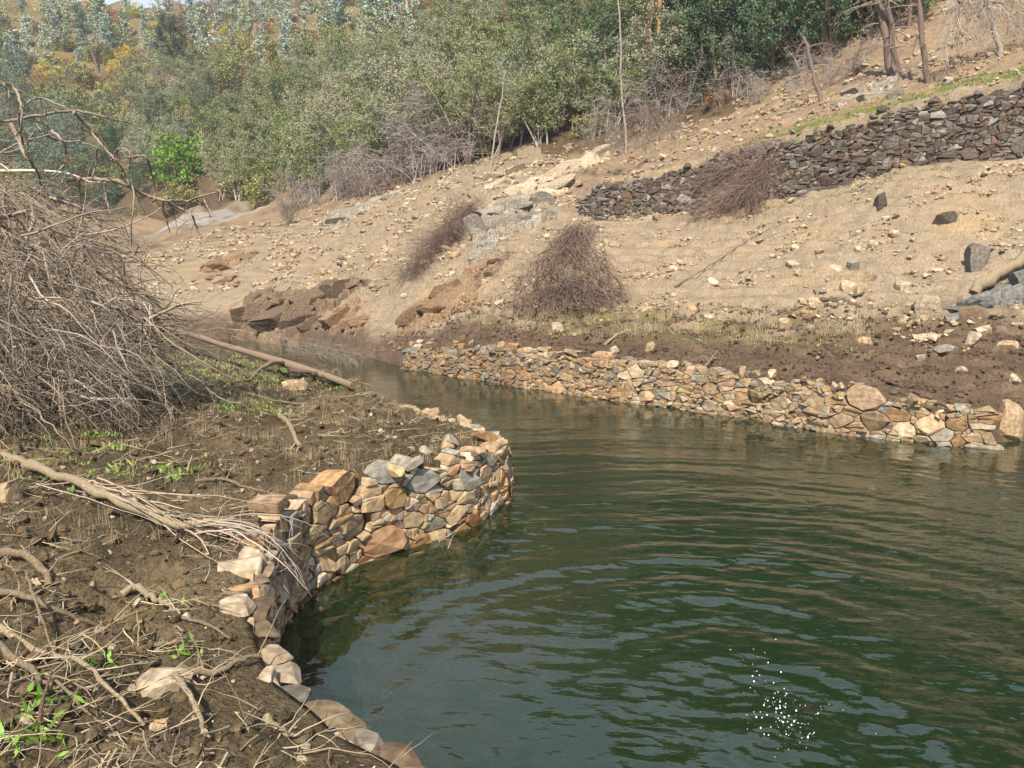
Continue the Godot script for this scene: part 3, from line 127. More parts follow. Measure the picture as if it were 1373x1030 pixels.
# high terrace wall: x, distance north, height of the step
const UW: Array = [[27,19.5,2.4],[22,23.2,2.4],[16.97,27,2.4],[13.91,29.5,2.1],[9.71,33.5,2.35],[7.04,35.6,1.9],[4,38,1.6],[3.2,39.2,0.8]]
const VEG: Dictionary = {
"lean_pine": [[-83.4,-168,17,0,0,0]],
"dark_tree": [[-64.7,-157.4,13.5,0,0,0]],
"pine": [[9.3,-57,17,0,0,1],[10,-56.4,16,0,0,0]],
"far_pine": [[-17,-123,11,0,0,0],[-15.7,-119.2,12,0,0,0],[-14.7,-117.8,13,0,0,1]],
"green_bush": [[-38.4,-94.6,6.6,0,0,1],[-40.2,-95,3.4,0,0,0]],
"feathery": [[-28.8,-84.8,8,0.5,3,0],[-27.4,-83.8,6.2,3.2,3,0],[-31.4,-88.4,6.2,0.6,3,0],[-21.6,-77.8,6.4,1.4,4,0],[-20.4,-76.6,7.7,2.5,4,0],[-17.4,-70.4,8.6,1.8,4,1],[-16.7,-69.8,6.9,5.1,4,0],[-17,-71.4,7.9,2.3,4,0],[-15.1,-68.2,6.2,1.3,4,0],[-10.4,-66.6,6.9,3.7,4,0],[-11.4,-66.8,8.4,4.4,4,0],[-12.5,-68,7.6,5.5,4,0],[-5.9,-63,8.9,0.7,5,1],[-7.3,-65.2,6.5,3.1,5,0],[-8.8,-66,8.3,3.6,5,0],[-1.9,-59.8,8.1,3.7,5,0],[-2.9,-60.8,8.5,5.9,5,1],[-3.3,-61.6,6.2,4.4,5,0],[0.7,-59.8,8.5,1.8,6,1],[-0.2,-59.6,6.1,2.9,6,0],[-0.9,-58.6,6.2,4.8,5,0],[2.2,-57.8,7.2,5.5,6,0],[2,-58.2,7.6,5.5,6,0],[4.4,-58.8,6.8,2.6,6,0],[6.3,-58.4,8.9,0.9,6,1],[5.6,-57.8,6.7,3,6,0],[7,-57.4,6,2.6,6,0],[9.5,-56.6,8.9,4.3,11,1],[9.9,-56.6,8,0.3,11,0],[10.9,-56.2,8.6,5,11,1],[-12.3,-90.6,7.4,4,5,0],[-33.4,-97.8,9.1,0.9,3,1],[-24.8,-116.8,8.3,0.8,4,0],[-7.5,-79,7.3,0.6,5,0],[-17.4,-107.4,9.9,1,4,1],[-31.5,-91.6,8.8,0.9,3,1],[-4.8,-92.8,8.8,6.1,5,1],[-23.6,-113.8,7.6,4.8,4,0],[-24.3,-107,8.2,0.2,4,0],[-18.4,-87.4,10.3,2.8,4,1],[-34,-110.8,10.2,4.9,4,1],[3.8,-62.2,7.6,5,6,0],[-12.7,-74.4,10.4,2.5,4,1],[3.4,-72.4,7.4,0.9,6,0],[-24.6,-90,10.4,4.1,4,1],[-13.7,-86.4,7.5,0.1,4,0],[6.8,-66.2,7.9,1.8,6,0],[-21.5,-98,7.9,2.6,4,0],[-24,-85,8.2,2.9,4,0],[-5.6,-74.4,8.8,0.1,5,1],[-10.5,-97.2,7,5,5,0],[-30.1,-117.4,9.5,3.5,4,1],[-15.7,-91.2,8.9,4.9,4,1],[-34.3,-116.8,7.9,1.7,4,0],[-1,-68,8.8,4.4,5,1],[10.1,-60.8,9,5.9,11,1],[-26.5,-98.6,9.3,0.9,4,1],[-17.3,-73.8,8.4,3.1,4,0],[-5.5,-81.2,7.7,2,5,0],[3.5,-77.6,8.9,2.8,6,1],[-34.7,-104.4,7.9,0.8,3,0],[-22.4,-82.2,9,4.4,4,1],[1.8,-66.6,7.3,5.9,6,0],[-29,-94,7.2,5.4,4,0],[-8.8,-87,8.9,5.8,5,1],[-5.2,-84.6,7.4,1,5,0],[-19.7,-110,9.7,1.8,4,1],[-6.8,-90.2,8.2,0.1,5,0],[10.4,-64.4,9.9,2.7,11,1],[-11.4,-84.4,9.4,6.2,5,1],[-19.1,-100.4,7.6,2.8,4,0],[-27,-112,7,1.7,4,0],[-13,-95.2,10.4,0.9,5,1],[0.9,-80.6,9.6,1.6,6,1],[-6.2,-69.6,9.7,3.9,5,1],[-9.4,-91.2,7.7,5.9,5,0],[-24.5,-103.6,7.5,3.3,4,0],[-17.4,-76.6,8.7,0.2,4,1],[-38.3,-108.4,9.9,0.8,3,1],[-13.8,-70.2,7.9,1.7,4,0],[-15.2,-80.6,10.4,1.6,4,1],[0.7,-72.4,9,2.5,6,1],[-10.1,-81.6,8.3,2.1,5,0],[8.7,-68.8,7.1,4.5,6,0],[-2.5,-89.6,8.4,5.8,5,0],[-4.3,-66.8,10.3,4.5,5,1],[-14,-102.4,9.1,0.1,5,1],[-15.9,-96.4,9.4,1.2,4,1],[-11.2,-71.6,9.9,2.7,4,1],[-8.7,-68.4,9.7,0.3,5,1],[-24.5,-109.8,10.3,6,4,1],[-1.3,-74.6,8.1,2.3,5,0],[-22,-90,7.9,0.4,4,0],[7,-63.6,9,2.3,6,1],[-1.5,-64.8,7.8,2.3,5,0],[-20.1,-95,9.3,1.3,4,1],[4.8,-74.6,9.9,0.7,6,1],[-8.8,-74.4,8.6,2.8,5,1],[-39.9,-117.4,8.7,1.5,3,1],[-6.6,-95,8.8,2.4,5,1],[-23.1,-101,9.1,1.3,4,1],[-3.2,-77,9.3,2.8,5,1],[-35.7,-101.4,9.6,2.9,3,1],[-18.6,-90.2,10.4,1.4,4,1],[-28.1,-90,7.5,0.2,3,0],[-37.1,-117.2,8.3,5.1,3,0],[4.5,-69.6,8.1,2.7,6,0],[-16.5,-83.4,8.3,2,4,0],[-12.6,-78.2,8.9,1.4,4,1],[-28.7,-114.6,8.2,5.2,4,0],[-31.1,-100.4,9.4,4.9,3,1],[-23.5,-87.6,9.3,4.7,4,1],[-31.1,-120.6,9.7,3.6,10,1],[1.9,-64,9.2,2.9,6,1],[-30.4,-110.8,8.4,4.7,4,0],[-57.3,-155,7.1,0.3,8,0],[-51.2,-129.6,7,0.9,8,0],[-49.4,-108.2,9.6,1.9,2,1],[-53.3,-118.2,10.7,1.6,2,1],[-60,-138.6,8,4.2,8,0],[-63.7,-148.8,8.7,1.1,8,1],[-58.4,-119,7.2,3,1,0],[-54.1,-141.4,7.2,1,8,0],[-48.9,-145.8,9,4.4,8,1],[-45.8,-101.8,8.9,5.3,2,1],[-44.4,-141.8,7.2,0.1,10,0],[-60,-151,9.1,5.9,8,1],[-57.1,-129.4,10.7,3.6,8,1],[-41.9,-109.6,9.8,2.8,2,1],[-45.5,-106,9.8,0,2,1],[-55.4,-145.4,8.4,1.5,8,0],[-51.5,-151,8.5,0.9,8,1],[-59.7,-146.2,10,0.1,8,1],[-53.6,-110.6,7.7,2.7,1,0],[-47.4,-112.8,10.7,2.9,2,1],[-65.9,-143.6,10.8,1.8,8,1],[-41.1,-98.4,10.9,4.8,2,1],[-42,-103.4,7.3,0.1,2,0],[-49.5,-134.4,8.4,0.3,8,0]],
"evergreen": [[19,-59.2,8.9,5.5,7,1],[17.9,-46,7.3,3.9,7,0],[14.2,-63.2,9.1,4.5,11,1],[19.3,-50.4,7.7,2.9,7,0],[14.5,-57.4,9.1,2.4,7,1],[13.7,-60.4,8.2,4.5,11,0],[14.8,-46.8,6.5,6.2,7,0],[16.6,-59.6,6.1,2.6,7,0],[14.6,-55.2,9.8,3.3,7,1],[16.5,-49,6.9,6.1,7,0],[16.4,-54.2,9.3,5.1,7,1],[19.1,-57,8.2,0.8,7,0],[19.1,-43,9.4,1.7,7,1],[17.3,-62,7.2,3,7,0],[12.3,-57.2,9.6,4.9,11,1],[13.4,-53.8,8.4,4.9,7,1],[21.7,-45.2,8.5,4,7,1],[21.7,-47.2,8.9,3.9,7,1],[17.3,-56.4,8.1,4.8,7,0],[13.9,-66.2,6,1.2,11,0],[16.4,-42.8,8.8,3.7,7,1],[20.7,-49.2,6.7,0.2,7,0],[18.9,-52.2,7.2,2.6,7,0],[19.6,-45,6,1.7,7,0],[19.2,-48.2,8.4,4.8,7,1],[12.5,-61.8,8.3,3.3,11,0],[15.8,-64.2,6.4,5.7,7,0],[20.8,-57.6,8.1,2.4,7,0],[19.6,-41.2,7.2,5.6,7,0],[15.8,-52.4,8.7,5.2,7,1],[18.3,-54.6,9.4,2.6,7,1],[15.6,-61.2,6.8,0.8,7,0],[21.1,-43,9.3,1,7,1],[15.8,-44.6,9.6,3.1,7,1],[13.5,-68,8.9,6.2,11,1],[11.8,-59,8.4,5.6,11,1],[6.8,-60.6,7.2,3.4,6,0],[4.7,-64.8,8.9,5.2,6,1]],
"bare": [[-13.5,-66.6,4.1,3.4,4,0],[-15.8,-70.8,4.4,0.9,4,0],[-8.2,-64.2,4.8,5.3,5,1],[-10.5,-64.6,4.8,4.9,4,1],[-3.6,-59.6,5.2,1.6,5,1],[-14.3,-66,4.6,0.6,4,1],[-18,-68.8,4.1,5,4,0],[-8.4,-63.2,3.7,3.5,5,0],[-7.3,-62.8,4.4,0,5,0],[-11.6,-65,4.5,2.1,4,0],[-5.9,-64.4,4.5,2.5,5,1],[-0.5,-61,3.8,5.6,5,0],[-16,-66.8,3.4,0.9,4,0],[-7.1,-61.2,5.1,2.3,5,1],[-11.8,-64,3.3,3.4,4,0],[-9.9,-63,5.2,5.5,4,1],[-4.6,-62.4,5.1,6.2,5,1],[-6,-61.6,3.9,5.8,5,0],[-13.1,-65,4.5,5.4,4,1],[-18.5,-71.8,3.6,1.5,4,0],[-17.2,-67.8,3.5,5.6,4,0],[-4.9,-61,4.5,6,5,1],[-19.3,-69.4,3.9,3.4,4,0],[8.8,-55.4,3.9,0.8,11,0],[10.9,-54.2,4.4,1.8,11,0],[5.8,-56.2,3.4,5.7,6,0],[11.5,-54.8,3.8,4.3,11,0],[8.2,-56,4.1,4.3,11,0],[9.8,-55,4.4,0.5,11,0],[14.4,-52.6,4.2,2.4,7,0],[14.5,-38.3,2,6.3,7,0],[12.8,-51.4,1.1,0.3,7,0],[14,-41.2,1.1,2.1,7,0],[13.1,-43.6,1.9,4.4,7,0],[16.4,-39.7,1.4,3.9,7,0],[17.3,-40.2,1.8,2.9,7,0],[12.9,-44.6,1.9,2.6,7,0],[13.3,-52.4,1.8,3.5,7,0],[14.1,-51.8,2,1.7,7,0],[15.8,-38.3,2.1,3.7,7,0],[15.2,-39.4,1.5,3.7,7,0],[15,-42.6,2,3.4,7,0],[15.6,-41,1.4,3.3,7,0],[13.8,-44.4,1.1,0.1,7,0],[14.2,-42,1.5,3.9,7,0],[13.2,-45.4,1.7,5.7,7,0],[-2.9,-63,6.2,3.9,5,1],[-4,-63,7.4,1.3,5,1],[-5,-64.6,5.7,0.4,5,1],[-10.5,-68,4.6,5.5,4,1],[-4.6,-63.8,6.3,4.9,5,1],[-4,-60.6,5.9,1.3,5,1],[-9.4,-65,6.2,0.9,5,1],[-11.2,-68,7.1,0.5,4,1],[-6.9,-63.6,5.8,5,5,1],[-2.3,-62.4,6.7,2,5,1],[-6.1,-65.4,7.3,4.9,5,1],[-46.9,-198.8,11.4,1.4,10,1],[-67.4,-202.8,8.7,2.9,8,1],[-45.6,-187.4,9,6,10,1],[-29.4,-164,12.6,5.7,10,1],[-67.7,-226,10.8,2.5,10,1],[-71.7,-199,10.3,4.9,8,1],[-32.4,-173.8,8.8,3.5,10,1],[-54.4,-205.8,9.6,1.5,10,1],[-60,-213,10.7,1.8,10,1],[-66.2,-194.4,9.5,0.2,8,1],[-67.1,-212.4,9.8,1.2,10,1],[-77.9,-216.2,9.1,4.2,8,1],[-55.9,-187.6,10.2,0.1,10,1],[-79.6,-201.4,12.3,5.9,8,1]],
"teal_bush": [[-55.7,-97.4,9.9,5.9,1,1],[-76.7,-125,9.5,1,9,1],[-85.4,-139,7.3,4.6,9,0],[-68.1,-109,9.4,1.1,1,1],[-88.5,-147.2,8.5,3.4,9,1],[-81,-148,8,6.1,9,0],[-61.5,-113.6,8.8,1.3,1,1],[-50.4,-93.2,7.3,5.3,1,0],[-55.9,-103,7.5,1.2,1,0],[-66.9,-118.6,9.1,5.4,1,1],[-66.9,-135.6,7.5,5.8,9,0],[-80.1,-131.4,8.2,4.1,9,0]],
"olive_shrub": [[-70.9,-155.8,3.5,1.6,8,0],[-27.2,-86.8,5.2,2.8,3,1],[-72.5,-164.2,4.1,6.3,8,0],[-49.1,-125.4,4.2,2.6,8,0],[-28.9,-123.2,4.6,1.4,10,0],[-27.3,-132.4,4.7,0.1,10,0],[-56.7,-133.8,3.5,1,8,0],[-70.7,-146.8,3.8,3.8,9,0],[-67.7,-127.6,5.3,0.1,9,1],[-32.3,-148.2,5.8,2.2,10,1],[-72.3,-130.8,3.5,0.2,9,0],[-25.1,-122,4.6,0.8,10,0],[-32.5,-130,4.7,1.6,10,0],[-43,-114.2,4.3,6,2,0],[-34.1,-134.6,5.9,2.9,10,1],[-27.7,-119.6,5.7,2,4,1],[-50.9,-157.6,5.1,1.9,8,1],[-63.9,-110,5.1,0.1,1,1],[-23.9,-128.6,5.1,3.4,10,1],[-81.6,-143.4,4.4,5,9,0],[-76.6,-147.8,5.4,1.3,9,1],[-56.1,-90.6,5.8,2,1,1],[-58.3,-108,5.7,4.5,1,1],[-27.6,-129,5.2,1.1,10,1],[-56.1,-151.4,4,3.5,8,0],[-36.7,-89.8,3.9,2.9,2,0],[-77.6,-143,4.9,1.2,9,1],[-62.6,-128.8,5.9,3,9,1],[-49.7,-140.2,5.3,4,8,1],[-38.4,-120.6,4.2,4.4,10,0],[-56.4,-164.4,5.7,5.8,8,1],[-38.2,-104.8,4.3,0.7,2,0],[-60,-158.6,5.9,1.4,8,1],[-67,-123.2,4.3,6.2,9,0],[-56.4,-114.8,4.6,5.1,1,0],[-60.1,-101.2,3.6,4.4,1,0],[-34.2,-123,5.7,4.8,10,1],[-47.3,-121.4,4,3.3,8,0],[-50.2,-102.8,3.5,3.4,1,0],[-37,-142.4,5.6,2.4,10,1],[-82.2,-156.8,5.3,5,9,1],[-70.2,-121.4,4.7,0.3,9,1],[-56.4,-159,4.9,5.9,8,1],[-58.1,-125.2,5.3,3.7,9,1],[-43.8,-130.8,3.5,2.3,8,0],[-46.7,-138,5.5,0.8,8,1],[-74.5,-161.2,4.1,0.8,9,0],[-81.4,-160.6,3.8,1.9,9,0],[-66.2,-165.8,5.2,1.3,8,1],[-45.4,-152.6,5.7,2,10,1],[-43.6,-158.4,4.5,4.6,10,0],[-58.2,-93.6,5,4.1,1,1],[-65.2,-104,4,0.5,1,0],[-51.4,-121.8,4.6,2.8,8,0],[-24.7,-80.2,4.3,0.5,4,0],[-29.1,-104.8,6,0.9,4,1],[-81.3,-136,5,6.2,9,1],[-53.5,-155,4.7,2.7,8,0],[-52.3,-163.6,4.4,0.8,10,0],[-37.3,-154.2,5.6,1.2,10,1],[-36.6,-145.8,5.8,0.9,10,1],[-19.2,-79.4,5.3,1.1,4,1],[-72,-137,4.2,4.6,9,0],[-70.6,-143.4,5.5,2,9,1],[-25.8,-137.6,4.6,1.2,10,0],[-41,-139.8,5.2,4.1,10,1],[-73.3,-118,4.3,1.6,1,0],[-69,-113.6,4.5,2.5,1,0],[-49.9,-99.2,4.2,3,1,0],[-41.3,-155.4,5.1,0.9,10,1]],
"eucalyptus": [[-57.1,-199.8,7,6.2,10,0],[-87.2,-180.6,9.3,6.3,9,1],[-72,-212.8,9.3,4.3,8,1],[-57.2,-177.4,10.1,0.4,8,1],[-57.6,-168.2,10.6,4.9,8,1],[-91.9,-185.4,9,2.4,9,1],[-123.8,-231.2,10.6,0.9,9,1],[-33.1,-143.4,7.4,4.2,10,0],[-34.8,-166,7.1,2.6,10,0],[-60.5,-190.2,9.6,0.9,10,1],[-121.5,-217.8,8.9,3.6,9,0],[-65.6,-171,6.9,1.3,8,0],[-100.7,-171.6,6.3,1.2,9,0],[-96.1,-184.4,6.8,5.9,9,0],[-89.5,-192.8,6.4,2.3,9,0],[-19.7,-117.2,9.2,2.7,4,1],[-27.8,-141.4,6.7,1.4,10,0],[-38.9,-181.6,6.9,3.9,10,0],[-44.5,-162.6,9.3,2.6,10,1],[-60,-183.6,9.1,6.1,8,1],[-69.1,-180.8,10.1,5.3,8,1],[-87.8,-188.6,10,2.3,9,1],[-28.5,-158.8,8,0.2,10,0],[-65.8,-176.6,10.9,2.4,8,1],[-98.1,-213.2,10.6,5,9,1],[-92,-163,10.4,3,9,1],[-102.2,-197.2,9.4,6.2,9,1],[-101.4,-189.8,9.5,0.8,9,1],[-72.6,-168.6,9.8,6.3,8,1],[-84.4,-199.8,9.3,5.5,8,1],[-41.2,-150,10.8,1.6,10,1],[-13.5,-110.2,8.7,3.8,5,0],[-16.5,-128.8,6.8,2.2,10,0],[-35.7,-170.4,8.7,1.7,10,0],[-59.3,-205,8.5,5.3,10,0],[-114.3,-188.8,6.4,5.3,9,0],[-50.1,-180,10.5,1.1,10,1],[-68.1,-218.2,6.2,1.2,10,0],[-57,-192.8,10.5,5.8,10,1],[-69.3,-162,6.1,4.4,8,0],[-98.2,-195.8,9.5,5.8,9,1],[-44.5,-147,9.2,0.9,10,1],[-84,-171.6,9.8,2.6,9,1],[-45.5,-170.6,7.6,1.1,10,0],[-86.3,-165.6,8.8,0.3,9,0],[-96.5,-180.4,6.4,3.3,9,0],[-81.2,-194.8,9.8,4.6,8,1],[-96.3,-164.6,11,3.8,9,1],[-95.6,-189.6,7.2,1,9,0],[-53.8,-182.6,6,5.4,10,0],[-104.9,-191.8,7.5,5,9,0],[-103.6,-209,6.6,0.8,9,0],[-87.3,-176,10.3,0.1,9,1],[-38.1,-177.2,10.8,3.6,10,1],[-93.8,-155.2,9.6,1.1,9,1],[-22.6,-125,6.6,4.4,10,0],[-15.7,-114.4,9.2,0.4,5,1],[-70.1,-174.8,6.6,4.3,8,0],[-109.7,-186.8,8.9,0.2,9,1],[-40.9,-164.8,6.8,4.7,10,0],[-19.8,-121.8,10.9,4.1,10,1],[-71.8,-204.2,7.8,2.6,8,0],[-43.3,-179.2,7,4,10,0],[-77.7,-176.6,8,0,8,0],[-27,-152.4,7.4,3.5,10,0],[-109.3,-194.8,8.6,2.1,9,0],[-103.4,-176.4,7.5,0.4,9,0],[-47.5,-176.6,7.9,5.7,10,0],[-49.9,-167.8,7.1,4.9,10,0],[-20,-135.4,10.3,2.3,10,1],[-33.8,-159,8.9,1.2,10,1],[-61.5,-173.8,9.6,3,8,1],[-31,-152.4,10,3.7,10,1],[-108.3,-200.4,7.6,4.1,9,0],[-96,-159.2,6.6,1.2,9,0],[-107.6,-216,10.3,3.7,9,1],[-101.4,-184.2,7.1,2.8,9,0],[-24.3,-147.2,11,6,10,1],[-37.5,-162.6,8.4,0.6,10,0],[-65.2,-161.8,7.4,0.5,8,0],[-91.7,-178.4,8.5,5.6,9,0],[-61.3,-195.8,10.8,5,10,1],[-101.9,-166.8,9.9,0.9,9,1],[-97,-176,7.6,2,9,0],[-84.5,-192.4,9.4,4.5,8,1]],
"yellow_shrub": [[-80.6,-189.6,2.8,2,8,0],[-90.8,-152.2,3.6,0.1,9,1],[-92.8,-205,3.9,2,9,1],[-73.4,-186,3.8,2.1,8,1],[-113.1,-192.4,3.1,3.6,9,1],[-84.2,-182.2,3.1,4.2,9,0],[-61.3,-178.8,3.5,0.5,8,1],[-77.7,-182.2,3.8,5.2,8,1],[-80.1,-185.8,3,4,8,0],[-99.8,-203.2,3.8,0.3,9,1],[-75.5,-170.8,2.4,3.2,8,0],[-106.8,-173.4,2.3,4.8,9,0],[-109.5,-178.6,2.5,4.8,9,0],[-96.2,-200.2,3.9,4.7,9,1],[-57.6,-172.2,3.8,4,8,1],[-89,-157.6,2.4,2.2,9,0],[-80.3,-166.8,3.1,5.3,9,1],[-76.5,-186.2,3.1,2.4,8,0],[-67.4,-188.8,2.5,1.5,8,0],[-86,-157.6,3.4,1.5,9,1],[-77.2,-155.6,3.9,1.4,9,1],[-85.4,-153.2,2.4,4,9,0],[-113,-184,3.5,5.5,9,1],[-93.9,-170.2,3,4.6,9,0],[-112.9,-200.8,2.9,4.8,9,0],[-62.5,-185.8,2.6,0.4,8,0],[-117.5,-191.8,3.2,2.9,9,1],[-93.9,-193,2.5,0.2,9,0],[-90.7,-197.8,3.1,3.4,9,0],[-99.7,-178.4,3.9,2.8,9,1],[-74.6,-181.4,2.5,4.1,8,0],[-80.3,-172.2,3.4,3.8,9,1],[-67,-152,3.8,3.1,8,1],[-90.4,-170.4,2.3,3.1,9,0]],
"rust_shrub": [[-69.8,-166,3.5,0.7,8,1],[-86.7,-196.4,2.1,4.8,8,0],[-69,-169.6,3.1,4.8,8,1],[-48.1,-162.4,2.9,1.6,10,0],[-100.3,-208.2,3.4,5.2,9,1],[-88.6,-162.4,2.2,2.8,9,0],[-98.1,-187.4,2.1,1.5,9,0],[-62.3,-167.4,3.1,3.9,8,1],[-40.4,-159.4,3.3,3.5,10,1],[-61.9,-201,3,4.3,10,1],[-101.3,-180.8,2.7,1.6,9,0],[-54.1,-168.4,3.1,3.6,8,1],[-41.1,-145,3.2,0.2,10,1],[-37.1,-158,2.2,4.4,10,0],[-66.7,-147,2.5,3.3,8,0],[-73,-153.2,3.5,0.1,9,1],[-72.6,-178.2,3.2,1,8,1],[-51.5,-175.2,3.2,5.3,10,1],[-74.9,-157.8,3,2.4,9,0],[-103.8,-170,2.9,2.8,9,0],[-31.9,-156.2,2.7,3.8,10,0],[-53.1,-191.2,2.7,3.3,10,0],[-29.6,-144.4,3.5,4.2,10,1],[-65.9,-155.2,3.4,0,8,1],[-84.6,-149.8,2.4,5.7,9,0],[-91.8,-190.2,2.5,1.4,9,0],[-31.3,-138,3.1,0.3,10,1],[-36.1,-138.2,2.1,6.2,10,0],[-105.8,-183.2,3.2,1.8,9,1],[-80.5,-152.6,2.2,5.4,9,0],[-76.7,-191.6,3.3,2.7,8,1],[-99,-162.6,2.1,3.9,9,0],[-106.9,-178,2.6,3.7,9,0],[-85.7,-144,3.2,4.7,9,1]]}
var STICKS: Array = [
["branch","thick pale barkless branch with splintered end above the mud hollow","branch",[0.053,[Vector3(-6.2,0.09,-8.92),Vector3(-4.9,0.09,-8.02),Vector3(-3.97,0.09,-7.28),Vector3(-3.39,0.09,-6.94),Vector3(-3,0.09,-6.82),Vector3(-2.7,0.09,-6.9)]]],
["branch","short thick branch cut by the left edge, below the splintered one","branch",[0.036,[Vector3(-3.94,0.07,-5.62),Vector3(-3.55,0.07,-5.52),Vector3(-3.31,0.07,-5.38)]]],
["branch","curved brown branch lying across the mud, bent up at its middle","branch",[0.026,[Vector3(-3.57,0.1,-5.06),Vector3(-3.16,0.1,-4.88),Vector3(-2.97,0.07,-4.88),Vector3(-2.74,0.04,-5.1)]]],
["stick","thin forked stick leaning over the curved brown branch","stick",[0.013,[Vector3(-3.28,0.22,-5.06),Vector3(-3.07,0.2,-4.78),Vector3(-2.88,0.12,-4.58),Vector3(-2.8,0.02,-4.52)]]],
["branch","long branch running from the left edge down to the pale stone","branch",[0.02,[Vector3(-3.28,0.05,-4.62),Vector3(-2.88,0.05,-4.48),Vector3(-2.47,0.05,-4.22),Vector3(-2.19,0.05,-4),Vector3(-1.91,0.05,-3.78)]]],
["branch","thick stub under the long branch at the left edge","branch",[0.026,[Vector3(-3.18,0.05,-4.46),Vector3(-2.86,0.05,-4.3),Vector3(-2.58,0.05,-4.06),Vector3(-2.46,0.05,-3.98)]]],
["branch","hooked pale branch with a bent head in the middle of the mud","branch",[0.029,[Vector3(-2.99,0.05,-5.76),Vector3(-2.92,0.08,-5.8),Vector3(-2.73,0.07,-5.64),Vector3(-2.52,0.05,-5.42),Vector3(-2.34,0.03,-5.26)]]],
["branch","thick straight stick pointing at the stone wall edge","branch",[0.026,[Vector3(-2.01,0.05,-4.44),Vector3(-1.81,0.05,-4.5),Vector3(-1.71,0.05,-4.6),Vector3(-1.6,0.05,-4.72)]]],
["stick","slim stick just above the thick straight one","stick",[0.013,[Vector3(-2.26,0.04,-4.66),Vector3(-2.13,0.04,-4.72),Vector3(-1.97,0.04,-4.76)]]],
["root","dark twisted root beside the pale stone","root",[0.018,[Vector3(-1.97,0.1,-4.3),Vector3(-1.79,0.12,-4.04),Vector3(-1.64,0.1,-3.82),Vector3(-1.56,0.06,-3.66),Vector3(-1.48,0.03,-3.52)]]],
["stick","thin stick slanting to the bottom left corner plants","stick",[0.011,[Vector3(-2.57,0.06,-4.1),Vector3(-2.23,0.06,-3.78),Vector3(-1.93,0.06,-3.5)]]],
["stick","dark stick lying level at the bottom left","stick",[0.012,[Vector3(-2.51,0.03,-3.5),Vector3(-2.38,0.03,-3.58),Vector3(-2.22,0.03,-3.66)]]],
["stick","upright dark stick at the bottom left","stick",[0.01,[Vector3(-2.3,0,-3.54),Vector3(-2.3,0.14,-3.58),Vector3(-2.27,0.3,-3.64)]]],
["stick","short broken stick at the lower wall edge","stick",[0.016,[Vector3(-1.39,0.05,-3.68),Vector3(-1.4,0.05,-3.88),Vector3(-1.39,0.05,-4.06)]]],
["stick","pale sawn stick end beside the short broken stick","stick",[0.024,[Vector3(-1.33,0.05,-3.92),Vector3(-1.21,0.05,-3.82),Vector3(-1.13,0.05,-3.76)]]],
["stick","brown stub poking out over the stone wall","stick",[0.026,[Vector3(-2.22,0.02,-5.76),Vector3(-2.04,0.05,-5.72),Vector3(-2.37,0.06,-7.16)]]],
["stick","twisted stick across the mud below the hooked branch","stick",[0.014,[Vector3(-2.32,0.03,-5.24),Vector3(-2.09,0.03,-5.1),Vector3(-1.88,0.03,-4.94)]]],
["stick","thin pale stick standing in the mud by the hollow","stick",[0.009,[Vector3(-2.4,0,-4.72),Vector3(-2.4,0.1,-4.76),Vector3(-2.44,0.2,-4.84)]]],
["driftwood","pale flat piece of driftwood on the bare bank","driftwood",[0.044,[Vector3(-3.97,0.03,-13.1),Vector3(-3.52,0.03,-12.1),Vector3(-3.13,0.03,-11.08),Vector3(-2.94,0.03,-10.62)]]],
["stick","long thin stick lying on the bank behind the driftwood","stick",[0.025,[Vector3(-5.13,0.03,-14.98),Vector3(-4.25,0.03,-14.9),Vector3(-3.13,0.03,-15.04)]]],
["stick","forked stick on the bank beyond the mud hollow","stick",[0.02,[Vector3(-3.48,0.03,-8.4),Vector3(-3.25,0.03,-8.6),Vector3(-2.96,0.03,-8.5),Vector3(-2.58,0.03,-8.38)]]],
["stick","pale stick on the mud slope above the far wall","stick",[0.043,[Vector3(2.62,0.02,-22.3),Vector3(3.01,0.1,-22.44),Vector3(3.45,0.15,-22.86)]]],
["stick","stick leaning on the far wall top","stick",[0.036,[Vector3(4.52,0.02,-19.04),Vector3(4.77,0.1,-19.14),Vector3(5.11,0.2,-19.54)]]],
["log","pale log resting on the grey rock slab at the right edge","log",[0.161,[Vector3(12.12,0.1,-20.9),Vector3(12.7,0.3,-21.06),Vector3(13.74,0.35,-21.38),Vector3(14.32,0.35,-21.54)]]],
["stick","long dry stem across the tan slope below the high wall","stick",[0.027,[Vector3(5.53,0.06,-26.92),Vector3(7.26,0.06,-28.4),Vector3(8.9,0.06,-29.56),Vector3(10.27,0.06,-29.66)]]],
["stick","dark bent stick lying on the right mud slope","stick",[0.031,[Vector3(8.54,0.05,-17.74),Vector3(8.74,0.05,-16.76),Vector3(9.03,0.05,-15.96),Vector3(9.25,0.05,-15.66)]]],
["stick","dark root piece on the stony slope at right","stick",[0.063,[Vector3(8.92,0.06,-22.9),Vector3(9.35,0.06,-22.38),Vector3(9.85,0.06,-21.82),Vector3(10.13,0.06,-21.32)]]]]
var FALLEN: Array = [[0.14,[Vector3(-21.05,0.9,-41.6),Vector3(-12.71,0.8,-27.06),Vector3(-8.06,0.6,-19.92),Vector3(-6.15,0.45,-18.12),Vector3(-5.25,0.3,-18.26),Vector3(-4.19,0.22,-17.78),Vector3(-3.51,0.12,-17.08)]],[0.073,[Vector3(-5.27,0.3,-18.52),Vector3(-5.39,0.38,-17.58),Vector3(-5.57,0.3,-17.24),Vector3(-5.54,0.18,-16.34),Vector3(-6.04,0.05,-15.98)]],[0.076,[Vector3(-5.18,0.34,-18),Vector3(-4.93,0.3,-18.02),Vector3(-4.46,0.2,-17.86),Vector3(-3.9,0.1,-17.58)]],[0.033,[Vector3(-5.77,0.2,-16.94),Vector3(-6.6,0.2,-18.4),Vector3(-7.43,0.1,-17.44)]]]
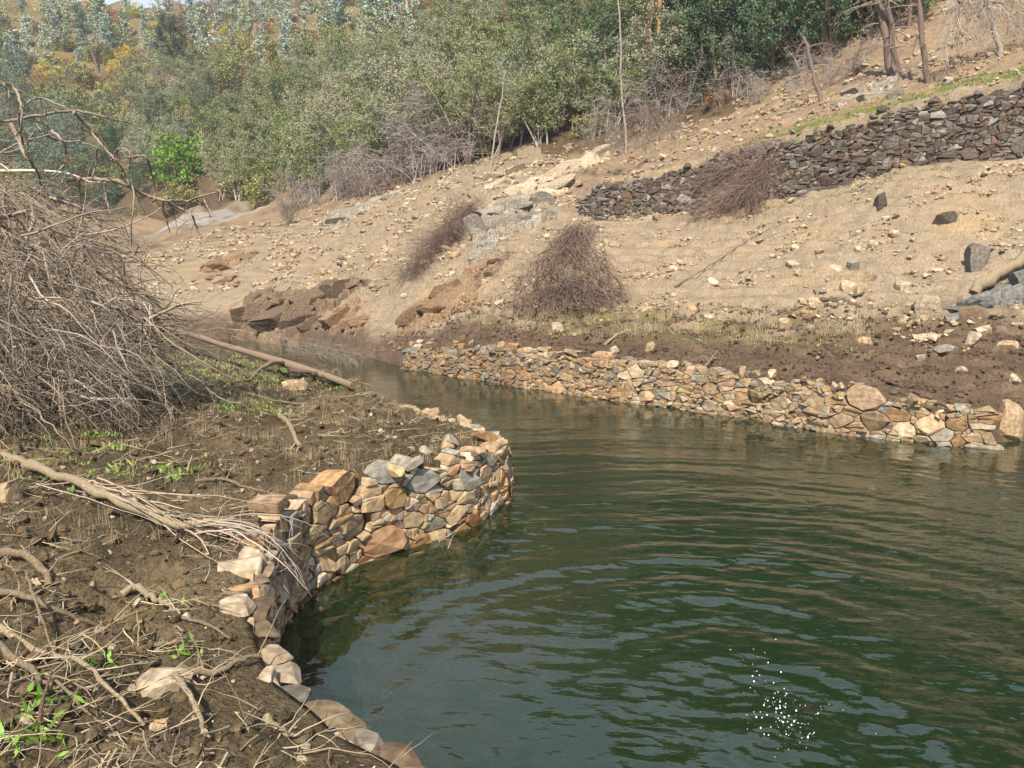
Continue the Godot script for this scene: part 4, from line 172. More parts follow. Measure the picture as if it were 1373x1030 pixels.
const ROCKS: Array = [
[1.33,-24,0.32,0.8,1,"small white stone on the grass above the far wall"],
[7.5,-21.78,0.31,0.8,2,"tan stone at the edge of the grassy terrace"],
[9.02,-20.06,0.27,0.75,2,"lone tan stone on the dark mud slope"],
[10.32,-18.68,0.39,0.45,0,"flat grey stone on the mud right of the tan one"],
[11.48,-18.34,0.42,0.5,2,"broad tan stone near the right edge above the mud"],
[11.4,-19.1,0.33,0.6,1,"pale wedge stone below the grey rock slab"],
[13.39,-24.84,0.66,0.5,4,"dark weathered stump-like rock on the upper slope"],
[12.33,-26.96,0.36,1.1,4,"small dark upright lump below the high wall"],
[12.98,-22.26,0.72,0.9,3,"dark grey boulder above the slab with the log"],
[11.13,-22.42,0.51,0.5,1,"pale flat stone among the rubble right of centre"],
[10.98,-20.94,0.59,0.45,1,"long pale stone left of the grey rock slab"],
[10.15,-15.68,0.53,0.95,2,"big tan boulder at the right end of the far wall"],
[11.05,-18.82,0.28,0.6,1,"white angular stone under the pale wedge stone"],
[10.98,-17.08,0.23,0.7,1,"white stone on the mud at the right edge"],
[9.76,-24.02,0.45,0.8,1,"pale block in the heap of rubble on the slope"],
[10.37,-24.18,0.41,0.8,0,"grey block topping the heap of rubble"],
[10.42,-23.2,0.37,0.7,2,"tan block in the heap of rubble"],
[9.73,-23.08,0.44,0.6,1,"pale slab at the foot of the rubble heap"],
[9.8,-22.44,0.32,0.6,2,"tan stone fallen below the rubble heap"],
[3.72,-21.1,0.28,0.7,2,"tan stone on the bank lip above the far wall"],
[2.82,-21.38,0.22,0.7,1,"pale stone at the bank lip left of the tan one"],
[-3.25,-27.02,0.26,0.6,1,"pale stone at the far end of the far wall"],
[-3.98,-21.88,0.29,0.5,1,"pale stone at the tip of the near bank"],
[-4.66,-16.66,0.38,0.45,2,"flat tan stone beside the fallen trunk"],
[-4.75,-7.14,0.28,0.5,2,"broad flat stone at the left edge of the near bank"],
[-2.27,-6.52,0.21,0.5,1,"pale slab set in the mud at the wall top"],
[3.33,-28.7,0.38,0.6,3,"dark rock in the hollow beside the brush heap"],
[3.35,-27.48,0.36,0.5,3,"dark rock below the hollow beside the brush heap"],
[7.17,-15.3,0.14,0.5,1,"small pale stone at the foot of the far wall"],
[9.19,-26.1,0.35,0.5,1,"pale stone alone on the middle of the tan slope"],
[-6.62,-42.6,0.56,0.6,1,"white stone on the bare slope left of the bushes"],
[10.15,-17.6,0.2,0.6,1,"white chip on the mud left of the right edge"],
[-2.01,-4.3,0.25,0.55,1,"pale flat stone half sunk in the mud beside the dark root"],
[-2.04,-5.52,0.24,0.35,1,"pale slab lying at the lip of the near wall"],
[-1.51,-4.54,0.11,0.4,1,"thin pale stone at the wall lip beside the thick straight stick"],
[9.7,-18.56,0.21,0.6,1,"small white stone below the flat grey one"]]
const OUTCROPS: Array = [
["brown layered rock ledge at the foot of the bare slope",3.2,5,[[-12.53,-37.18,1.06,0.91],[-11.6,-36.74,1.04,1.04],[-10.41,-35.44,1.48,1.14],[-9.41,-35,1.19,1.26],[-8.75,-35.52,1.34,1.21],[-8.08,-35.7,1.15,1.15],[-7.64,-36.22,0.89,0.89],[-7.1,-36.26,0.62,0.55],[-12.21,-37.96,0.93,0.72],[-12.82,-36.94,0.7,0.56],[-9.92,-36.54,1.18,0.76],[-10.83,-36.54,1.04,0.83],[-6.7,-36.34,0.41,0.41],[-8.8,-34.24,0.91,0.52]]],
["rust brown rock step right of the layered ledge",3.2,6,[[-7.37,-33.7,0.83,0.64],[-6.98,-33.84,0.7,0.77],[-6.35,-32.5,0.61,0.49],[-6.68,-32.62,0.68,0.43]]],
["smooth orange rock slab above the end of the far wall",2.9,6,[[-3.49,-30.42,1.15,0.75],[-2.72,-29.92,1.25,0.96],[-2.09,-29.84,1.13,1.13],[-1.62,-30.52,0.81,0.98],[-2.62,-31.46,0.77,0.48],[-1.58,-28.72,0.6,0.43],[-1.4,-32.18,0.79,0.55]]],
["tall grey rock face beside the hanging brush",2.6,0,[[-1.27,-37.34,0.78,1.98],[-0.79,-37.68,0.71,1.57],[-0.23,-38.08,0.86,1.44],[0.48,-38.44,0.87,1.31],[1.13,-38.7,0.73,1.03],[-1.15,-33.64,0.7,0.7],[-1.44,-33.16,0.56,0.56],[-0.92,-40.6,1,1.15],[0.13,-41,1.16,1.09],[1.13,-41.4,1.18,0.86],[1.81,-39.54,0.67,0.67],[-1.03,-35.12,0.66,0.8]]],
["pale jagged rock rib climbing to the treeline",2.6,1,[[0.54,-43.4,1.07,0.82],[1.4,-45.4,1.2,0.94],[2.48,-48.6,1.29,1.01],[3.66,-51.4,1.36,0.97],[1.7,-42.4,0.96,0.64],[2.84,-44.4,1.09,0.67],[-0.45,-46.8,1.06,0.8],[0.17,-51.8,1.08,0.78],[-1.06,-51.2,0.97,0.68],[4.62,-51.6,1.17,0.68],[5.55,-53.4,1.21,0.81],[-1.98,-46.2,1.05,0.61]]],
["grey broken rocks under the bare saplings",2.6,0,[[-12.19,-58.6,1.22,1.11],[-11.39,-59,1.12,1],[-10.65,-59.8,1.24,0.91],[-12.34,-56.2,0.96,0.74],[-9.93,-60.2,1.03,0.8],[-12.05,-52.6,0.8,0.5],[-9.23,-60,0.79,0.57]]],
["dark grey rock slab under the pale log",2.6,7,[[11.88,-20.54,0.66,0.35],[12.3,-20.56,0.54,0.51],[12.59,-20.48,0.5,0.66],[12.9,-20.42,0.54,0.77],[13.25,-20.32,0.58,0.88],[11.58,-20.4,0.46,0.19]]],
["small brown rock outcrop behind the dead branches",3,6,[[-17.3,-46.6,1.32,0.79],[-16.6,-47.4,1.17,0.81],[-16.14,-48.2,0.91,0.55],[-17.36,-45,0.94,0.51],[-15.82,-43.6,0.99,0.49]]],
["grey rocks below the leaning dead trunk",2.6,0,[[14.91,-35.56,0.87,0.61],[14.68,-33.52,0.7,0.51],[15.61,-34.3,0.84,0.65],[14.15,-34.42,0.65,0.39],[14.99,-31.92,0.54,0.42]]]]
var ARCHES: Array = [
[0.028,[Vector3(-7.5,5.59,-11.83),Vector3(-7.52,5.68,-12.31),Vector3(-6.71,5.68,-11.78),Vector3(-6.49,5.79,-12.18),Vector3(-5.94,5.66,-11.73),Vector3(-5.61,5.6,-12.11)]],
[0.023,[Vector3(-6.22,5.69,-11.66),Vector3(-6.35,5.54,-12.3),Vector3(-5.97,5.24,-11.94),Vector3(-5.71,5.03,-11.72),Vector3(-5.86,4.89,-12.3),Vector3(-5.74,4.62,-12.15)]],
[0.022,[Vector3(-7.17,5.41,-11.79),Vector3(-6.97,5.22,-11.62),Vector3(-6.78,5.57,-11.27),Vector3(-6.66,5.79,-11.37),Vector3(-6.72,5.9,-11.83),Vector3(-6,5.62,-11.16)]],
[0.026,[Vector3(-6.83,5.96,-11.09),Vector3(-6.79,5.93,-11.26),Vector3(-6.41,5.62,-10.74),Vector3(-6.42,5.34,-10.71),Vector3(-6.67,5.27,-11.01)]],
[0.016,[Vector3(-6.82,5.94,-10.91),Vector3(-6.94,5.93,-11.34),Vector3(-6.71,5.76,-10.98)]],
[0.038,[Vector3(-7.24,5.57,-11.84),Vector3(-7.13,5.32,-11.8),Vector3(-6.73,5.03,-11.27),Vector3(-6.81,4.87,-11.64),Vector3(-6.95,4.69,-11.95)]],
[0.023,[Vector3(-7.31,5.67,-12.61),Vector3(-6.9,5.45,-12.08),Vector3(-6.92,5.42,-12.59),Vector3(-6.44,5.36,-12.32),Vector3(-6.12,5.16,-12.45),Vector3(-5.95,5.11,-12.6)]],
[0.022,[Vector3(-6.4,5.39,-11.38),Vector3(-6.19,5.23,-11.27),Vector3(-6.43,5.14,-11.73),Vector3(-6.53,4.97,-11.83),Vector3(-6.65,4.83,-11.73)]],
[0.035,[Vector3(-6.58,4.74,-11.89),Vector3(-6.59,4.82,-12.21),Vector3(-6.3,4.83,-12.31),Vector3(-5.79,4.75,-12.06),Vector3(-5.64,4.6,-12.44),Vector3(-5.11,4.49,-11.86),Vector3(-5.06,4.52,-12.55),Vector3(-4.65,4.55,-12.03),Vector3(-4.44,4.61,-12.09)]],
[0.023,[Vector3(-5.21,4.52,-11.96),Vector3(-5.18,4.42,-12.53),Vector3(-4.79,4.27,-12.25)]],
[0.023,[Vector3(-5.87,5.16,-12.46),Vector3(-5.34,5.1,-11.85),Vector3(-5.45,4.91,-12.26),Vector3(-5.54,4.69,-12.55),Vector3(-5.51,4.44,-12.32)]],
[0.017,[Vector3(-6.06,5.11,-12.33),Vector3(-5.84,5.24,-12.08),Vector3(-5.47,5.13,-11.67),Vector3(-5.66,4.88,-11.98)]],
[0.017,[Vector3(-5.13,4.49,-11.85),Vector3(-5.23,4.32,-12.11),Vector3(-5.35,4.04,-12.55)]],
[0.017,[Vector3(-4.93,4.3,-12.41),Vector3(-4.94,4.06,-12.62),Vector3(-4.69,3.82,-12.13)]],
[0.018,[Vector3(-4.88,4.62,-12.68),Vector3(-4.72,4.4,-12.54),Vector3(-4.46,4.18,-12.06)]],
[0.017,[Vector3(-7.54,5.17,-12),Vector3(-7.27,5.35,-12.12),Vector3(-6.71,5.43,-11.94),Vector3(-6.51,5.49,-12.18)]],
[0.017,[Vector3(-5.75,4.77,-12.22),Vector3(-5.48,4.54,-11.73),Vector3(-5.53,4.14,-11.68),Vector3(-5.73,3.82,-12.05)]],
[0.045,[Vector3(-6.67,4.17,-10.33),Vector3(-6.73,4.21,-10.81),Vector3(-6.14,4.21,-10.17)]],
[0.017,[Vector3(-6.15,5.24,-12.08),Vector3(-6.33,5.03,-12.35),Vector3(-6.35,4.82,-12.23)]],
[0.017,[Vector3(-6.15,4.75,-11.5),Vector3(-6.38,4.56,-11.94),Vector3(-6.49,4.16,-12.14)]],
[0.022,[Vector3(-6.05,4.75,-12.03),Vector3(-6.07,4.48,-12.09),Vector3(-5.79,4.24,-11.61)]]]
var PLANTS: Array = [Vector2(-4.06,-8.84),Vector2(-3.83,-8.64),Vector2(-5.44,-8.36),Vector2(-5.23,-8.3),Vector2(-4.99,-8.16),Vector2(-5.32,-9.54),Vector2(-5.38,-9.88),Vector2(-2.27,-3.46),Vector2(-2.45,-3.68),Vector2(-2.41,-3.76),Vector2(-2.1,-4.7),Vector2(-2.58,-5.56),Vector2(-4.26,-7.48),Vector2(-2.46,-4.28),Vector2(-2.46,-3.54),Vector2(-2.16,-3.42)]
var GREEN: Array = [[Vector2(-7.34,-16.64),1.1],[Vector2(-7.65,-18.8),1.4],[Vector2(-6.76,-18.32),1.3],[Vector2(-6.88,-14.74),0.9],[Vector2(-4.73,-14.2),0.8],[Vector2(-4.66,-17.6),1],[Vector2(-5.53,-17.18),0.9],[Vector2(-4.74,-13.44),0.7],[Vector2(-4.06,-8.84),0.5],[Vector2(-5.33,-8.34),0.7],[Vector2(-5.33,-9.7),0.6],[Vector2(-6.79,-15.88),1]]
var DEADTREES: Array = [
["bare dead trunk leaning left behind the high wall",Vector3(16.19,10.49,-35),Vector3(15.51,15.28,-36),0.42],
["second dead trunk standing beside the leaning one",Vector3(16.67,10.65,-35.5),Vector3(15.44,15.1,-35),0.3],
["tall straight dead trunk nearest the high wall",Vector3(16.15,9.71,-32),Vector3(15.6,14.41,-32.5),0.24],
["slender bare sapling left of the dead trunks",Vector3(13.61,9.69,-36),Vector3(12.98,13.43,-37),0.2],
["white trunked bare sapling with drooping twigs at the right edge",Vector3(18.34,10.72,-31),Vector3(17.44,14.34,-31.5),0.2],
["crooked pale sapling in front of the treeline",Vector3(-1.53,9.94,-53),Vector3(-0.41,15.87,-54),0.13],
["thin pale trunk in the treeline, upper middle",Vector3(7.25,12.94,-52),Vector3(6.78,21.12,-54),0.15],
["thin grey sapling above the brush on the slope",Vector3(15.39,13.65,-46),Vector3(15.24,17.27,-47),0.12]]
var DROPS: Array = [[Vector3(2.67,-0.55,-5.88),0.003],[Vector3(2.02,0.32,-5.5),0.006],[Vector3(2.19,-0.01,-5.38),0.003],[Vector3(1.87,0.13,-5.46),0.007],[Vector3(1.99,0.17,-5.67),0.002],[Vector3(2.12,-0.01,-5.85),0.005],[Vector3(2,0.58,-5.46),0.006],[Vector3(1.89,0.36,-5.71),0.003],[Vector3(2.16,0.19,-5.28),0.002],[Vector3(1.82,0.78,-5.23),0.005],[Vector3(1.87,0.46,-5.22),0.002],[Vector3(1.95,0.34,-5.9),0.002],[Vector3(2.17,0.04,-5.64),0.007],[Vector3(1.8,0.28,-5.36),0.007],[Vector3(1.92,0.54,-5.38),0.005],[Vector3(1.73,0.64,-5.29),0.003],[Vector3(2.2,0.23,-5.67),0.003],[Vector3(2.05,0.14,-5.53),0.003],[Vector3(2.08,0.12,-5.83),0.002],[Vector3(2.02,0.2,-5.45),0.002],[Vector3(2.02,0.17,-5.52),0.005],[Vector3(1.74,0.55,-5.25),0.002],[Vector3(2.24,-0.09,-5.7),0.003],[Vector3(2.24,-0.22,-5.97),0.005],[Vector3(2.43,-0.48,-5.82),0.003],[Vector3(2.2,0.02,-5.5),0.004],[Vector3(1.66,0.68,-5.61),0.004],[Vector3(1.95,0.37,-5.21),0.007],[Vector3(1.93,0.1,-5.25),0.003],[Vector3(2.16,0.03,-5.7),0.005],[Vector3(1.84,0.24,-5.2),0.005],[Vector3(2.09,0.14,-5.8),0.003],[Vector3(1.75,0.38,-5.52),0.002],[Vector3(2.29,-0.56,-5.87),0.008],[Vector3(1.79,0.3,-5.36),0.002],[Vector3(2.27,0.2,-5.65),0.002],[Vector3(2.28,0.06,-5.92),0.002],[Vector3(1.97,0.3,-5.51),0.002],[Vector3(2.17,0.04,-5.91),0.005],[Vector3(2.29,-0.07,-5.68),0.003],[Vector3(2.02,0.18,-5.29),0.003],[Vector3(1.99,0.37,-5.23),0.005],[Vector3(2.15,-0.26,-5.64),0.004],[Vector3(1.94,0.25,-5.31),0.002],[Vector3(1.89,0.92,-5.3),0.004],[Vector3(2.51,-0.57,-5.93),0.003],[Vector3(1.97,0.34,-5.32),0.003],[Vector3(1.95,0.1,-5.72),0.004],[Vector3(1.99,0.16,-5.42),0.003],[Vector3(1.96,0.46,-5.39),0.004],[Vector3(2.21,-0.47,-5.94),0.003],[Vector3(2.26,-0.17,-5.53),0.004],[Vector3(1.83,0.41,-5.3),0.006],[Vector3(2.09,0.27,-5.3),0.003],[Vector3(2,0.08,-5.71),0.006],[Vector3(2.1,-0.01,-5.55),0.005],[Vector3(1.99,0.22,-5.68),0.005],[Vector3(1.79,0.18,-5.55),0.004],[Vector3(2.24,-0.3,-5.64),0.003],[Vector3(1.91,0.35,-5.82),0.004],[Vector3(2.07,0.09,-5.62),0.004],[Vector3(1.9,0.17,-5.53),0.005],[Vector3(2.65,0.2,-5.28),0.003],[Vector3(2.09,0.22,-5.26),0.003],[Vector3(2.25,-0.27,-5.51),0.008],[Vector3(2.59,-0.52,-5.96),0.003],[Vector3(2.24,-0.2,-5.74),0.003],[Vector3(2.07,0.03,-5.7),0.003],[Vector3(2.35,-0.04,-5.95),0.003],[Vector3(1.96,0.35,-5.3),0.005],[Vector3(2.08,0.16,-5.23),0.003],[Vector3(1.77,0.12,-5.46),0.003],[Vector3(2.5,-0.06,-5.89),0.003],[Vector3(2.45,-0.33,-5.83),0.006],[Vector3(2.17,0.22,-5.78),0.006],[Vector3(2.19,0.2,-5.89),0.005],[Vector3(2.14,-0.39,-5.9),0.008],[Vector3(1.92,-0.15,-5.27),0.003],[Vector3(1.83,0.48,-5.58),0.004],[Vector3(2.02,0.29,-5.85),0.002],[Vector3(2,0.37,-5.45),0.002],[Vector3(1.82,0.38,-5.59),0.004],[Vector3(1.91,0.42,-5.24),0.003],[Vector3(2.09,0.05,-5.54),0.003],[Vector3(1.91,0.26,-5.73),0.002],[Vector3(2.39,-0.06,-5.94),0.003],[Vector3(2.17,-0.07,-5.91),0.004],[Vector3(1.91,0.32,-5.79),0.006],[Vector3(2.15,0.22,-5.75),0.004],[Vector3(1.95,0.13,-5.47),0.004],[Vector3(2.22,-0.18,-5.72),0.008],[Vector3(2.27,-0.04,-5.69),0.004],[Vector3(1.94,0.63,-5.66),0.003],[Vector3(1.83,0.69,-5.48),0.002],[Vector3(1.76,0.6,-5.61),0.002],[Vector3(1.84,0.18,-5.28),0.002],[Vector3(2.32,-0.33,-5.69),0.003],[Vector3(2.04,0.04,-5.33),0.003],[Vector3(1.81,0.1,-5.57),0.002],[Vector3(2.25,0.07,-5.48),0.004],[Vector3(2.05,-0.17,-5.54),0.003],[Vector3(2.13,-0.42,-5.71),0.008],[Vector3(1.9,0.1,-5.72),0.004],[Vector3(2.07,-0.08,-5.98),0.003],[Vector3(2.22,-0.34,-5.92),0.006],[Vector3(1.94,0.39,-5.82),0.004],[Vector3(1.92,0.48,-5.34),0.004],[Vector3(2.16,0.07,-5.95),0.002],[Vector3(1.93,-0.22,-5.55),0.005],[Vector3(2.02,0.15,-5.57),0.002],[Vector3(2.32,-0.06,-5.57),0.005],[Vector3(1.82,0.71,-5.56),0.003],[Vector3(1.77,0.67,-5.41),0.003],[Vector3(1.99,0.31,-5.9),0.005],[Vector3(1.96,0.25,-5.55),0.005],[Vector3(1.89,0.48,-5.28),0.004],[Vector3(1.92,0.32,-5.53),0.003],[Vector3(2.16,0.24,-5.21),0.003],[Vector3(2.07,0.19,-5.63),0.007],[Vector3(2.22,-0.38,-5.94),0.002]]
var BRUSH: Array = [
["brush_heap","reddish brown dead brush hanging down the bare slope",0,[[Vector3(-1.81,6.62,-42.2),Vector3(-3.39,4.3,-37.64),0.6,0.6,300,0.009],[Vector3(-2.44,5.41,-39.52),Vector3(-4.86,2.5,-34.12),0.7,0.7,330,0.009],[Vector3(-2.28,6.9,-43.6),Vector3(-3.87,3.95,-37.22),0.5,0.6,160,0.008]]],
["brush_heap","dead brush spilled over the high stone wall",0,[[Vector3(10.8,8.34,-33.22),Vector3(7.82,6.57,-35.52),0.4,0.8,320,0.009],[Vector3(10.75,8.04,-33.2),Vector3(8.37,5.57,-33.04),0.5,0.8,260,0.009],[Vector3(10.63,7.83,-33.28),Vector3(9.16,5.33,-31.52),0.5,0.5,140,0.009],[Vector3(10.29,6.89,-33.5),Vector3(7.11,5.14,-33.54),0.3,0.5,90,0.009]]],
["brush_heap","grey twigs at the narrow end of the water behind the bank",1,[[Vector3(-7.85,0.4,-31),Vector3(-4.98,0.1,-26.54),0.5,0.5,110,0.006],[Vector3(-10.37,0.4,-33.48),Vector3(-5.64,0.2,-27.36),0.6,0.6,110,0.006]]],
["brush_heap","thin dead stems lying down the slope left of the brush heap",0,[[Vector3(0.11,4.2,-32.74),Vector3(-1.32,2.76,-30.3),0.4,0.5,60,0.007],[Vector3(3.7,5.21,-35.1),Vector3(2.62,4.19,-31.8),0.4,0.4,90,0.008]]],
["brush_heap","grey dead shrub in front of the pale rock patch",1,[[Vector3(-16.79,6.35,-60),Vector3(-17.25,8.42,-60),0.3,0.9,80,0.012],[Vector3(-16.79,6.35,-60),Vector3(-15.89,7.98,-60),0.4,0.9,80,0.012]]],
["brush_heap","dry tangled shrubs on the slope left of the high wall",1,[[Vector3(6.25,9.63,-46),Vector3(5.71,11.42,-47),1,1.2,120,0.01],[Vector3(7.72,9.84,-46),Vector3(7.63,11.71,-47),1.2,1.3,140,0.01],[Vector3(8.98,10.1,-45),Vector3(8.71,11.86,-46),1,1.2,120,0.01],[Vector3(4.88,9.77,-47),Vector3(4.31,11.29,-48),0.8,1,90,0.01]]],
["brush_heap","pale bare drooping twigs at the top right corner",2,[[Vector3(16.58,13.91,-31),Vector3(16.21,11.17,-31),0.5,0.8,60,0.01],[Vector3(17.27,13.91,-31),Vector3(17.76,11.57,-31),0.6,0.9,70,0.01],[Vector3(17.95,13.91,-31),Vector3(19.46,11.31,-31),0.6,0.9,60,0.01],[Vector3(16.88,13.66,-31),Vector3(16.79,11.57,-31),0.4,0.9,40,0.01]]]]
var HEAP := Vector2(1.87,-26.22)
const LSEED: Array = [[6,1,0.229],[7.14,0.82,0.194],[6.59,0.98,0.146],[6.69,0.66,0.164],[6.35,0.68,0.124],[5.81,0.94,0.136],[6.44,0.18,0.232],[6.03,0.5,0.168],[7.97,0.62,0.164],[4.69,1.2,0.083],[7.63,0.26,0.134],[7.98,0.06,0.118],[5.53,0.8,0.128],[8.47,0.58,0.146],[7.28,0.2,0.128],[5.14,0.5,0.104],[5.8,0.12,0.105],[6.9,0.34,0.122],[7.84,0.4,0.116],[8.69,0.74,0.134]]
const RSEED: Array = [[2.25,0.78,0.293],[1.98,0.34,0.235],[0.98,0.4,0.194],[0.5,0.4,0.148],[1.53,0.5,0.159],[1.37,0.24,0.158],[0.71,0.2,0.137],[3.23,0.62,0.201],[2.64,0.32,0.183],[4.1,0.48,0.204],[5.85,0.18,0.174],[10.41,0.14,0.202],[11.69,0.32,0.177],[4.7,0.58,0.174],[2.44,0.46,0.158],[5.82,0.62,0.183],[7.89,0.8,0.186]]

const BED := -0.9
var LT: PackedFloat32Array
var RT: PackedFloat32Array
var RXI: PackedInt32Array
var RDI: PackedInt32Array
var n1 := FastNoiseLite.new()
var n2 := FastNoiseLite.new()
var n3 := FastNoiseLite.new()
var rng := RandomNumberGenerator.new()
var used := {}
var M := {}
# what survey() last found: signed distances to the shores and the high wall, share of near bank and far bank
var q_l := 0.0
var q_r := 0.0
var q_u := -99.0
var q_wl := 0.0
var q_wr := 0.0

class MB:
	var v := PackedVector3Array()
	var n := PackedVector3Array()
	var c := PackedColorArray()
	var i := PackedInt32Array()
	func tri(a: Vector3, b: Vector3, d: Vector3, col: Color) -> void:
		var k := v.size()
		v.push_back(a); v.push_back(b); v.push_back(d)
		c.push_back(col); c.push_back(col); c.push_back(col)
		i.push_back(k); i.push_back(k + 1); i.push_back(k + 2)
	func quad(a: Vector3, b: Vector3, d: Vector3, e: Vector3, col: Color) -> void:
		var k := v.size()
		v.push_back(a); v.push_back(b); v.push_back(d); v.push_back(e)
		c.push_back(col); c.push_back(col); c.push_back(col); c.push_back(col)
		i.append_array([k, k + 1, k + 2, k, k + 2, k + 3])
	func tube(p: PackedVector3Array, r: PackedFloat32Array, sides: int, col: Color, cap := false) -> void:
		var k := v.size()
		var m := p.size()
		var side := Vector3.ZERO
		for a in m:
			var t := (p[mini(a + 1, m - 1)] - p[maxi(a - 1, 0)]).normalized()
			if side == Vector3.ZERO:
				side = t.cross(Vector3.UP if absf(t.y) < 0.9 else Vector3.RIGHT).normalized()
			else:
				side = (side - t * side.dot(t)).normalized()
			var up := side.cross(t)
			for s in sides:
				var w := TAU * s / sides
				var o := side * cos(w) + up * sin(w)
				v.push_back(p[a] + o * r[a]); n.push_back(o); c.push_back(col)
		for a in m - 1:
			for s in sides:
				var b := k + a * sides + s
				var d := k + a * sides + (s + 1) % sides
				i.append_array([b, d, b + sides, d, d + sides, b + sides])
		if cap:
			for e in [0, m - 1]:
				var k2 := v.size()
				var t := (p[1] - p[0]).normalized() * -1.0 if e == 0 else (p[m - 1] - p[m - 2]).normalized()
				for s in sides:
					v.push_back(v[k + e * sides + s]); n.push_back(t); c.push_back(col)
				for s in range(1, sides - 1):
					i.append_array([k2, k2 + s, k2 + s + 1] if e > 0 else [k2, k2 + s + 1, k2 + s])
	func mesh(flat := false) -> ArrayMesh:
		var a := []
		a.resize(Mesh.ARRAY_MAX)
		a[Mesh.ARRAY_VERTEX] = v
		if not flat and n.size() == v.size():
			a[Mesh.ARRAY_NORMAL] = n
		a[Mesh.ARRAY_COLOR] = c
		a[Mesh.ARRAY_INDEX] = i
		var am := ArrayMesh.new()
		am.add_surface_from_arrays(Mesh.PRIMITIVE_TRIANGLES, a)
		return am

# ---- naming ---------------------------------------------------------------------------------
func numbered(called: String) -> String:
	var k: int = used.get(called, 0)
	used[called] = k + 1
	return called if k == 0 else "%s_%03d" % [called, k]

func tag(o: Node3D, label: String, category: String, group := "", kind := "") -> Node3D:
	if label: o.set_meta("label", label)
	if category: o.set_meta("category", category)
	if group: o.set_meta("group", group)
	if kind: o.set_meta("kind", kind)
	return o

func thing(called: String, at: Vector3, label: String, category: String, group := "") -> Node3D:
	var o := Node3D.new()
	o.name = numbered(called)
	add_child(o)
	o.position = at
	tag(o, label, category, group)
	return o

func part(called: String, mesh: Mesh, m: Material, parent: Node3D = self) -> MeshInstance3D:
	var o := MeshInstance3D.new()
	o.name = called if parent != self else numbered(called)
	o.mesh = mesh
	o.material_override = m
	parent.add_child(o, true)
	return o

func copies(called: String, mesh: Mesh, m: Material, spots: Array, label: String, category: String, tints: Array = [], parent: Node3D = self) -> void:
	var mm := MultiMesh.new()
	mm.transform_format = MultiMesh.TRANSFORM_3D
	mm.use_colors = tints.size() > 0
	mm.mesh = mesh
	mm.instance_count = spots.size()
	for k in spots.size():
		mm.set_instance_transform(k, spots[k])
		if tints: mm.set_instance_color(k, tints[k])
	var o := MultiMeshInstance3D.new()
	o.name = numbered(called)
	o.multimesh = mm
	o.material_override = m
	parent.add_child(o, true)
	tag(o, label, category if parent == self else "", "", "stuff")

# ---- the land -------------------------------------------------------------------------------
func sstep(e0: float, e1: float, x: float) -> float:
	var t := clampf((x - e0) / (e1 - e0), 0.0, 1.0)
	return t * t * (3.0 - 2.0 * t)

func along(line: Array, x: float, d: float) -> Vector2:
	# signed distance and place (segment + share) of the nearest point of a line
	var best := 1e9
	var sgn := 1.0
	var at := 0.0
	for k in line.size() - 1:
		var ax: float = line[k][0]
		var ad: float = line[k][1]
		var ex: float = line[k + 1][0] - ax
		var ed: float = line[k + 1][1] - ad
		var px := x - ax
		var pd := d - ad
		var t := clampf((px * ex + pd * ed) / (ex * ex + ed * ed), 0.0, 1.0)
		var qx := px - t * ex
		var qd := pd - t * ed
		var r := qx * qx + qd * qd
		if r < best - 1e-9:
			best = r
			sgn = 1.0 if ex * pd - ed * px > 0.0 else -1.0
			at = k + t
	return Vector2(sqrt(best) * sgn, at)

func of_line(line: Array, at: float, column: int) -> float:
	var k := clampi(int(at), 0, line.size() - 2)
	return lerpf(line[k][column], line[k + 1][column], at - k)

func near_table(x: float, d: float) -> float:
	var a := clampf(x - L_X0, 0.0, L_NX - 1.001)
	var b := clampf(d - L_D0, 0.0, L_ND - 1.001)
	var i := int(a)
	var j := int(b)
	a -= i
	b -= j
	var k := j * L_NX + i
	return lerpf(lerpf(LT[k], LT[k + 1], a), lerpf(LT[k + L_NX], LT[k + L_NX + 1], a), b)

func far_table(x: float, d: float) -> float:
	var i: int = RXI[clampi(int(floor(x)) + 220, 0, 440)]
	var j: int = RDI[clampi(int(floor(d)), 0, 340)]
	var x0: float = R_X[i]
	var d0: float = R_D[j]
	var a := clampf((x - x0) / (R_X[i + 1] - x0), 0.0, 1.0)
	var b := clampf((d - d0) / (R_D[j + 1] - d0), 0.0, 1.0)
	var w := R_X.size()
	var k := j * w + i
	return lerpf(lerpf(RT[k], RT[k + 1], a), lerpf(RT[k + w], RT[k + w + 1], a), b)

func survey(x: float, d: float) -> float:
	q_l = -99.0; q_r = 99.0; q_u = -99.0; q_wl = 0.0; q_wr = 1.0
	if x < 5.2 and d < 42.0:
		var s := along(SL, x, d)
		q_l = s.x
		q_wl = sstep(0.0, 1.0, (s.x - of_line(SL, s.y, 3)) / of_line(SL, s.y, 2))
		if q_wl > 0.0 and s.x > 0.0:
			q_wr = 0.0
			return lerpf(BED, near_table(x, d), q_wl)
	if d < 54.0:
		var s := along(SR, x, d)
		q_r = -s.x
		q_wr = sstep(0.0, 1.0, (-s.x - of_line(SR, s.y, 3)) / of_line(SR, s.y, 2))
		if q_wr <= 0.0:
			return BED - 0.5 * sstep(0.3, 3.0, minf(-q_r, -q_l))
	var h := far_table(x, d)
	if x > 2.0 and x < 40.0 and d > 15.0 and d < 75.0:
		var u := along(UW, x, d)
		q_u = -u.x
		if u.y < UW.size() - 1.0001:
			h += of_line(UW, u.y, 2) * sstep(0.3, 0.65, q_u)
		elif q_u > 0.0:
			pass
	return lerpf(BED, h, q_wr)

